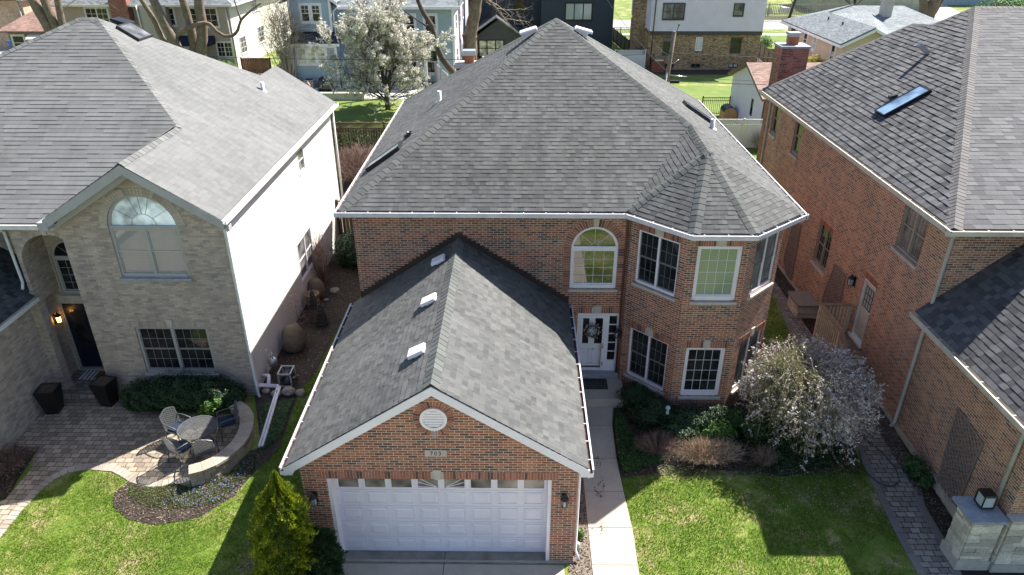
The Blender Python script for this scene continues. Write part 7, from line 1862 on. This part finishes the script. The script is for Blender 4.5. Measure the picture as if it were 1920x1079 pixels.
for ya, yb in ((49, 44.65), (49, 52.95)):
    m = MB(); m.beam((15.02, ya, 4.50), (15.02, yb, 3.07), .05, .18); m.build('brown_rake', MT['brown_trim'], HW)
m = MB(); m.tube([(15.24, 44.85, 3.1), (15.22, 44.9, .3)], .06, 6); m.build('downspout', MT['brown_trim'], HW)
window(HW, GSF, 4.95, 5.45, 1.45, 2.55, grid=None, d=-.04, sill=None, fm='darktrim')
PH = thing('barrel_hut', 'small round-topped orange cedar hut with dark roof on the back lawn', 'hut', (14.75, 50.6, .3)); m = MB(); n = 14
arc = [(14.3, .3)] + [(14.75 - .45 * math.cos(math.pi * k / n), .85 + .45 * math.sin(math.pi * k / n)) for k in range(n + 1)] + [(15.2, .3)]
for y in (50.0, 51.2): m.add([(a, y, b) for a, b in (arc if y > 50.5 else arc[::-1])])
for a, b in zip(arc, arc[1:]): m.add([(a[0], 50, a[1]), (a[0], 51.2, a[1]), (b[0], 51.2, b[1]), (b[0], 50, b[1])])
m.build('cedar_body', MT['wood_cedar'], PH); m = MB()
for a, b in zip(arc[2:-2], arc[3:-2]):
    o_ = .03; m.hexa([(a[0], 50.1, a[1]), (b[0], 50.1, b[1]), (b[0], 51.25, b[1]), (a[0], 51.25, a[1]), (a[0], 50.1, a[1] + .04), (b[0], 50.1, b[1] + .04), (b[0], 51.25, b[1] + .04), (a[0], 51.25, a[1] + .04)])
m.build('dark_roof', MT['black'], PH)
# --- pale bungalow right
HC = thing('tan_bungalow', 'tan siding bungalow with blue-grey shingle roof and white trim', 'house', (33, 74, .3)); m = MB()
wall(m, Fr((28.9, 81.5), (0, -1)), rect(0, 15, .3, 3.0)); wall(m, Fr((0, 66.5), (1, 0)), [(28.9, .3), (33.2, .3), (33.2, 3.0), (31.1, 4.2), (28.9, 3.0)]); wall(m, Fr((33.2, 66.5), (0, 1)), rect(0, 6, .3, 3)); wall(m, Fr((0, 70), (1, 0)), rect(33.2, 42, .3, 3)); wall(m, Fr((42, 70), (0, 1)), rect(0, 12, .3, 3)); m.build('wall', MT['siding_tan'], HC)
m = MB(); roof_quad(m, [(28.3, 66.0, 2.95), (31.1, 66.0, 4.35), (31.1, 77, 4.35), (28.3, 82, 2.95)][::-1]); roof_quad(m, [(31.1, 66, 4.35), (33.8, 66, 2.95), (36, 78.7, 4.5), (31.1, 77, 4.35)])
roof_quad(m, [(28.3, 82, 2.95), (31.1, 77, 4.35), (34.3, 78.7, 4.9), (34, 83, 3.4)][::-1]); roof_quad(m, [(33.5, 68, 3.0), (42.8, 69.3, 3.0), (39.2, 78.5, 4.9), (34.3, 78.7, 4.9), (31.1, 77, 4.35)]); roof_quad(m, [(42.8, 69.3, 3.0), (42.8, 84, 3.0), (39.2, 78.5, 4.9)]); roof_quad(m, [(42.8, 84, 3), (30, 84, 3), (34.3, 78.7, 4.9), (39.2, 78.5, 4.9)]); rc = m.build('roof', MT['shingle_blue'], HC)
m = MB(); m.beam((31.1, 65.95, 4.25), (33.9, 65.95, 2.85), .06, .22, up=(0, 0, 1)); m.beam((31.1, 65.95, 4.25), (28.2, 65.95, 2.8), .06, .22, up=(0, 0, 1)); m.box(28.15, 28.3, 65.9, 82, 2.78, 2.98); m.build('white_trim', MT['white'], HC)
m = MB(); m.box(35.8, 36.7, 75.4, 76.3, 4.2, 5.6); m.box(35.7, 36.8, 75.3, 76.4, 5.6, 6.0); m.box(36.0, 36.5, 75.6, 76.1, 6.0, 6.6); m.build('chimney', MT['stone'], HC)
for (x, y) in ((30.2, 74.5), (30.2, 71)): pipe(rc, (x, y, 3.95), r=.08, h=.35, mat='black')
CF = Fr((28.9, 81.5), (0, -1))
for (a, b, c, d_, g_) in ((1, 2.6, .9, 2.6, 'glass'), (5, 6, 1.2, 2.7, 'glass'), (7.6, 8.4, 1.3, 2.6, 'glass_pale'), (12.3, 13.2, .5, 2.8, 'glass')): bwin(HC, CF, a, b, c, d_, grid=None, trim=.12, gm=g_)
bush('forsythia', 'bright yellow forsythia bush beside the tan bungalow', 'shrub', (27.0, 68.5, .3), [(27.2, 68.4, 1.0, .9, .8, .8), (28.0, 67.6, .8, .7, .6, .6)], 1800, .1, MT['leaf_yellow'], 72, shell=.3)
bush('bush', 'sparse green bush on the lawn behind the black fence', 'shrub', (26.0, 80, .3), [(26.2, 80, 1.0, .9, .8, .8)], 700, .1, MT['leaf_green'], 73, shell=.2)
bush('conifer_bush', 'dark spreading conifer behind the picket fence', 'shrub', (30, 111.5, .3), [(28.5, 111, 2.2, 3.5, 2, 2.5), (32, 112, 1.8, 2.5, 2, 2)], 6000, .16, MT['leaf_yew'], 74, shell=.3)
bush('tree_hedge', 'light green leafy bushes beyond the peak of the charcoal roof', 'hedge', (66, 108, .3), [(60.5, 96, 2.2, 3.5, 3, 2.4), (66, 96, 2.6, 4, 3, 2.6), (73, 97, 2.4, 4, 3, 2.6)], 12000, .16, MT['leaf_green'], 75, shell=.3)
HF = thing('long_low_building', 'long pale green building wall beyond the picket fence', 'building', (58, 116, .3)); m = MB(); m.box(44, 62, 114, 124, .3, 4.0); m.build('wall', mat_plain('pale_green_render', (.42, .43, .33), .8), HF); m = MB()
for k in range(7): m.box(45 + k * 2.6, 45.05 + k * 2.6, 113.96, 114.0, .3, 4)
m.box(43.8, 62.2, 113.8, 124.2, 4.0, 4.3); m.build('panel_seams', MT['greytrim'], HF)
m = MB(); m.box(66, 84, 122, 130, .3, 6); m.build('blue_warehouse', MT['siding_blue'], label='blue wall of a building at the top right corner', cat='building', loc=(74, 126, .3))
for k, (x, y) in enumerate(((36, 112.5), (39.5, 113))):
    m = MB(); m.hexa([(x - 1.1, y - .8, .3), (x + 1.1, y - .8, .3), (x + 1.1, y + .8, .3), (x - 1.1, y + .8, .3), (x - .8, y - .5, .9), (x + .7, y - .6, 1.0), (x + .8, y + .6, .8), (x - .9, y + .5, 1.1)]); m.build('tarp_covered_pile', MT['white_dirty'], label=('white tarp-covered pile behind the left part of the picket fence', 'white tarp-covered pile farther right behind the picket fence')[k], cat='tarp pile', loc=(x, y, .3))
# --- trees
def trunk_tree(label, base, stems, mat='bark', twigs=None, name='bare_tree', seed=1, parts=None):
    t = thing(name, label, 'tree', base); 
    for k, (pts, rad) in enumerate(stems):
        m = MB(); P = resample3(pts, .5); n = len(P); R_ = [rad[0] + (rad[1] - rad[0]) * i / (n - 1) for i in range(n)]; m.tube(P, R_, 9, rough=.09, rnd=random.Random(seed + k)); m.build('trunk' if k == 0 else 'limb', MT[mat], t)
    if twigs:
        rs = np.random.RandomState(seed); S = []; tips = []
        for (p, d, L, r, dep) in twigs: grow(rs, p, d, L, r, dep, S, tips, nb=4, wob=.2, up=.04)
        segs_mesh('twigs', S, MT['bark_pale' if mat != 'bark_dark' else 'bark_dark'], t)
    return t
def resample3(P, st):
    P = [Vector(p) for p in P]; out = [P[0]]
    for i in range(len(P) - 1):
        a, b = P[i], P[i + 1]; z = P[max(i - 1, 0)]; c = P[min(i + 2, len(P) - 1)]; n = max(1, round((b - a).length / st))
        for k in range(1, n + 1):
            t = k / n; out.append(.5 * ((2 * a) + (b - z) * t + (2 * z - 5 * a + 4 * b - c) * t * t + (3 * a - z - 3 * b + c) * t ** 3))
    return out
trunk_tree('forked bare tree with three stems rising over the brown bungalow', (-40.9, 66, .3), [([(-40.9, 66, .2), (-40.9, 66, 2.5), (-41.5, 66, 4.2), (-42.3, 66.1, 6.7), (-43.2, 66, 10)], (.62, .3)), ([(-40.9, 66, 2.4), (-40.9, 66, 4.2), (-41.2, 66, 6.6), (-41.0, 66.2, 10)], (.42, .26)), ([(-40.7, 66, 1.5), (-40.3, 66, 3.9), (-40.1, 66, 6.6), (-39.6, 66, 10)], (.36, .22))], twigs=[((-42.6, 66, 8), (-1, .2, .6), 3.5, .1, 3), ((-39.8, 66, 8.5), (1, .2, .5), 3.5, .1, 3), ((-40.4, 66, 5.5), (1, -.1, .25), 3.2, .05, 3)], seed=5)
trunk_tree('double-trunk bare tree leaning left over the grey siding house', (-30.2, 65, .3), [([(-29.6, 65, .2), (-30.0, 65, 2.8), (-30.5, 65, 4.2), (-31.2, 65, 6.7), (-31.8, 65, 10)], (.45, .30)), ([(-29.9, 65, 1.5), (-31.1, 65.1, 3.2), (-31.7, 65.1, 5.3), (-32.6, 65.2, 7.2), (-33.8, 65, 9.5)], (.28, .16)), ([(-30.75, 65.2, 3.4), (-29.4, 65.3, 4.19), (-27.9, 65.4, 4.78), (-27.0, 65.4, 4.75), (-26.5, 65.4, 4.15), (-25.9, 65.4, 3.76), (-25.2, 65.4, 3.78), (-24.6, 65.4, 4.3), (-24.2, 65.4, 5.08), (-23.2, 65.4, 5.86), (-22.2, 65.4, 6.5)], (.24, .07)), ([(-24.2, 65.4, 5.05), (-24.4, 65.5, 6.0), (-24.6, 65.5, 7.2)], (.10, .04))], twigs=[((-22.4, 65.4, 6.4), (1, 0, .3), 2.4, .05, 3), ((-23.2, 65.4, 5.9), (1, 0, -.05), 2.2, .035, 3), ((-32.4, 65, 8), (-1, 0, .5), 3, .08, 3)], seed=9)
trunk_tree('straight bare tree with paired trunks before the grey siding house', (-28.6, 66, .3), [([(-28.5, 66, .2), (-28.6, 66, 1.8), (-28.0, 66, 4.0), (-27.8, 66, 6.7), (-27.5, 66, 10)], (.52, .33)), ([(-28.8, 66.2, .2), (-29.2, 66.2, 1.6), (-29.05, 66.2, 4.0), (-29.3, 66.2, 6.8), (-29.8, 66, 10)], (.40, .28))], seed=12)
trunk_tree('dark crooked leaning tree beside the blossoming tree', (-5.2, 60, .3), [([(-4.9, 60, .2), (-5.45, 60, 1.7), (-6.3, 60, 2.85), (-6.85, 60, 4.3), (-7.0, 60, 5.3), (-7.6, 60, 6.3), (-8.1, 60, 7.6), (-8.2, 60, 10)], (.30, .12)), ([(-6.9, 60, 5.0), (-7.7, 60, 5.5), (-8.9, 60, 6.3)], (.08, .04))], mat='bark_dark', twigs=[((-6.6, 60, 3.5), (-1, 0, .3), 1.6, .04, 2), ((-8.7, 60, 6.2), (-1, 0, .5), 1.8, .03, 2), ((-8.2, 60, 9), (.3, 0, 1), 3, .05, 3)], seed=14)
trunk_tree('thick bare tree trunk in front of the navy house', (-4.6, 70.5, .3), [([(-4.75, 70.5, .2), (-4.7, 70.5, 1.2), (-4.65, 70.5, 3), (-4.3, 70.5, 4.8), (-4.0, 70.5, 6.5), (-3.4, 70.5, 10)], (.66, .5)), ([(-5.3, 70.4, 2.9), (-4.7, 70.3, 3.1), (-4.1, 70.4, 2.8)], (.34, .22)), ([(-3.9, 70.4, 6.6), (-2.9, 70.2, 6.2), (-2.0, 70, 5.3), (-1.2, 70, 4.4), (-.3, 70, 3.4)], (.14, .03))], twigs=[((-2.9, 70.2, 6.2), (1, 0, -.3), 2.6, .04, 3), ((-2.3, 70.1, 5.6), (1, -.1, -.1), 2.4, .035, 3), ((-1.4, 70, 4.6), (1, 0, .25), 2.0, .03, 3), ((-3.4, 70.2, 6.4), (.6, 0, -.9), 1.8, .03, 3)], seed=16)
trunk_tree('broad bare tree trunk beyond the blue-grey roof', (46.2, 86.5, .3), [([(46.2, 86.5, .2), (46.1, 86.5, 2.2), (46.4, 86.5, 4), (47.2, 86.5, 7)], (.95, .5)), ([(45.9, 86.4, 2.4), (45.3, 86.4, 4.4), (44.4, 86.4, 7)], (.55, .35))], seed=18)
trunk_tree('slim dark leaning trunk on the far verge', (58.5, 108, .3), [([(58.3, 108, .2), (58.8, 108, 1.6), (59.5, 108, 4)], (.3, .25))], mat='bark_dark', seed=19)
trunk_tree('small bare multi-stem tree by the picket fence', (37.5, 106, .3), [([(37.5, 106, .2), (37.8, 106, 2), (38.3, 106, 4)], (.22, .12))], twigs=[((37.8, 106, 2), (-1, 0, 1), 3.5, .07, 3), ((38.0, 106, 2.5), (1, 0, 1), 3.5, .07, 3)], mat='bark_dark', seed=20)
trunk_tree('bare reddish branching tree before the pale green building', (47, 107, .3), [([(46.8, 106.5, .2), (46.4, 106.5, 2), (46, 106.5, 4)], (.2, .12))], twigs=[((46.5, 106.5, 1.2), (-.8, 0, 1), 4, .09, 3), ((46.4, 106.5, 1.5), (.8, 0, 1), 4, .09, 3), ((46.4, 106.5, 1.5), (.1, 0, 1), 4, .09, 3)], mat='bark_dark', seed=21)
# pear tree
PT = thing('pear_tree', 'tall white-blossoming pear tree in the back yard between the houses', 'tree', (-9.85, 53.5, .3)); rs = np.random.RandomState(90); S = []; tips = []
m = MB(); m.tube([(-9.85, 53.5, .1), (-9.9, 53.5, 1.2), (-9.85, 53.5, 2.6)], [.22, .17, .14], 8, rough=.08, rnd=random.Random(2)); m.build('trunk', MT['bark_dark'], PT)
for i in range(18):
    a = i * 2.4 + rs.uniform(-.3, .3); sp_r = rs.uniform(.25, 1); d = np.array([math.cos(a) * sp_r * .85, math.sin(a) * sp_r * .75, 1.0]); z = rs.uniform(.8, 2.4)
    grow(rs, (-9.87, 53.5, z), d, rs.uniform(2.8, 4.2) * (1 if sp_r < .6 else .95), .075, 3, S, tips, nb=5, wob=.13, up=.07, sp=.62, lenf=.55)
for i in range(12):
    a = rs.uniform(0, 6.28) if i > 4 else rs.uniform(2.4, 4.4); grow(rs, (-9.9, 53.5, rs.uniform(.9, 1.5)), np.array([math.cos(a), math.sin(a) * .7, .38]), 2.6, .05, 2, S, tips, nb=4, wob=.12, up=.05)
segs_mesh('branches', S, MT['bark_dark'], PT, seed=2)
P = []
for T_ in tips:
    T_ = np.array(T_); 
    for k in range(44):
        f = rs.uniform(.05, 1) * (len(T_) - 1); i0_ = min(int(f), len(T_) - 2); P.append(T_[i0_] + (T_[i0_ + 1] - T_[i0_]) * (f - i0_) + rs.normal(size=3) * .045)
P = np.array(P); q = rs.uniform(0, 1, len(P)) < np.where(P[:, 2] < 1.5, .4, 1); P = P[q] + rs.normal(size=(q.sum(), 3)) * .05
print('pear blossoms', len(P), 'branches', len(S))
leaves('blossom', P, rs.normal(size=P.shape), .062, MT['blossom'], 91, PT, asp=.85, bias=.3)
P2 = P[rs.uniform(0, 1, len(P)) < .12] + rs.normal(size=3) * .03; leaves('young_leaves', P2, rs.normal(size=P2.shape), .035, MT['leaf_green'], 92, PT, asp=.5, bias=.3)
twig_shrub('bare_tree', 'leafless grey-branched small tree dotted white at the left gable of the blue house', (-19.3, 60.9, .3), 1.7, 1.2, 7.4, 60, 'bark_pale', 93, rad=.02, cat='tree', leaf='blossom', nl=500, ls=.03, sub=12)
# back-yard shrubs between the houses
twig_shrub('twiggy_shrub', 'large reddish bare twiggy shrub behind the houses', (-8.9, 37.5, .3), 1.7, 2.2, 1.7, 420, 'twig_red', 94, rad=.012, sub=8)
twig_shrub('twiggy_shrub', 'dark bare twiggy shrub against the brown lattice fence', (-9.6, 41.5, .3), 2.6, .8, 1.5, 200, 'bark_dark', 95, rad=.01, leaf='leaf_green', nl=900, ls=.05)
twig_shrub('twiggy_shrub', 'low bare bush against the white vinyl fence', (15.0, 43.2, .3), .8, .5, 1.2, 120, 'bark_pale', 96, rad=.01)
m = MB(); m.lathe((-7.5, 39.6, .3), [(.1, 0), (.12, 1.2), (.2, 1.4), (.15, 1.7), (.22, 1.9), (.1, 2.1), (.02, 2.15)], 10); m.build('wooden_statue', mat_plain('tan_carving', (.38, .24, .14), .8), label='small tan wooden figure post between the red twiggy shrub and the fence', cat='garden post', loc=(-7.5, 39.6, .3))
m = MB(); m.tube([(12.75, 42.5, .3), (12.7, 42.5, 1.2), (12.6, 42.6, 1.75)], [.05, .04, .02], 6); m.tube([(12.7, 42.5, .9), (13.1, 42.5, 1.4), (13.3, 42.5, .5)], [.03, .03, .02], 6); m.build('black_stake', MT['black'], label='thin black bent stake before the white vinyl fence', cat='stake', loc=(12.75, 42.5, .3))
m = MB(); m.box(14.7, 15.5, 35.5, 36.3, 0, 2.0, .5); m.box(14.64, 15.56, 35.44, 36.36, 2.0, 2.12, .5)
twig_shrub('ornamental_grass', 'tall tan ornamental grass clump beside the pale-sided house wall', (-4.6, 78, .3), .9, .9, 2.2, 160, 'twig_tan', 97, rad=.016, cat='ornamental grass', sub=3)
# power pole and wires
PP = thing('utility_pole', 'weathered wooden utility pole with cables behind the roof', 'utility pole', (8.75, 43.5, .3)); m = MB(); m.tube([(8.6, 43.5, .2), (8.75, 43.5, 4.5), (8.93, 43.5, 7.3)], [.15, .13, .11], 10); m.build('pole', mat_plain('grey_pole_wood', (.20, .16, .13), .9, nz=(4, .3)), PP)
m = MB(); m.tube([(8.60, 43.35, .5), (8.70, 43.35, 5.0)], .035, 6); m.build('conduit', MT['white'], PP)
m = MB(); m.tube([(9.02, 43.5, 7.2), (9.14, 43.5, 7.6)], .02, 5); m.lathe((9.15, 43.5, 7.6), [(.05, 0), (.06, .05), (.03, .1)], 8); m.box(8.95, 9.5, 43.4, 43.55, 4.35, 4.52); m.build('fittings', MT['black'], PP)
m = MB(); m.tube([(8.9, 43.45, 4.85), (9.3, 43.4, 4.8), (9.9, 43.4, 4.75)], .03, 5); m.tube([(8.85, 43.3, 5.5), (9.1, 43.3, 5.6), (9.3, 43.3, 5.75)], .02, 5); m.build('splice', MT['metal'], PP)
def wire(a, b, sag, r, lab, name='power_line', mat='black'):
    a = Vector(a); b = Vector(b); P = []
    for k in range(25): t = k / 24; p = a.lerp(b, t); p.z -= sag * 4 * t * (1 - t); P.append(p)
    m = MB(); m.tube(P, r, 4, caps=False); m.build(name, MT[mat], label=lab, cat='cable', loc=a, group='overhead cables at the utility pole')
wire((-30, 43.4, 6.4), (8.85, 43.4, 6.1), .55, .018, 'upper overhead cable running left from the utility pole'); wire((-30, 43.3, 4.9), (8.8, 43.3, 4.7), .35, .014, 'lower overhead cable running left from the utility pole'); wire((8.9, 43.4, 6.1), (40, 43.4, 6.0), .4, .022, 'upper thick overhead cable running right from the utility pole', mat='darktrim')
wire((8.8, 43.45, 4.5), (40, 43.5, 4.3), .3, .022, 'lower overhead cable running right from the utility pole'); wire((8.8, 43.5, 4.75), (40, 43.6, 4.35), .35, .012, 'thin upper strand of the lower right cable'); wire((8.88, 43.5, 5.9), (11.2, 69, 4.9), .6, .014, 'thin service cable from the utility pole to the brown brick house'); wire((8.85, 43.5, 4.9), (6.8, 69, 7.8), .4, .012, 'thin cable from the utility pole up towards the navy house')
wire((8.88, 43.5, 6.9), (-6, 31.2, 6.9), .3, .010, 'thin cable from the pole top over the hip roof ridge') if False else None
print('objects', len(bpy.data.objects), 'polys', sum(len(m.polygons) for m in bpy.data.meshes))
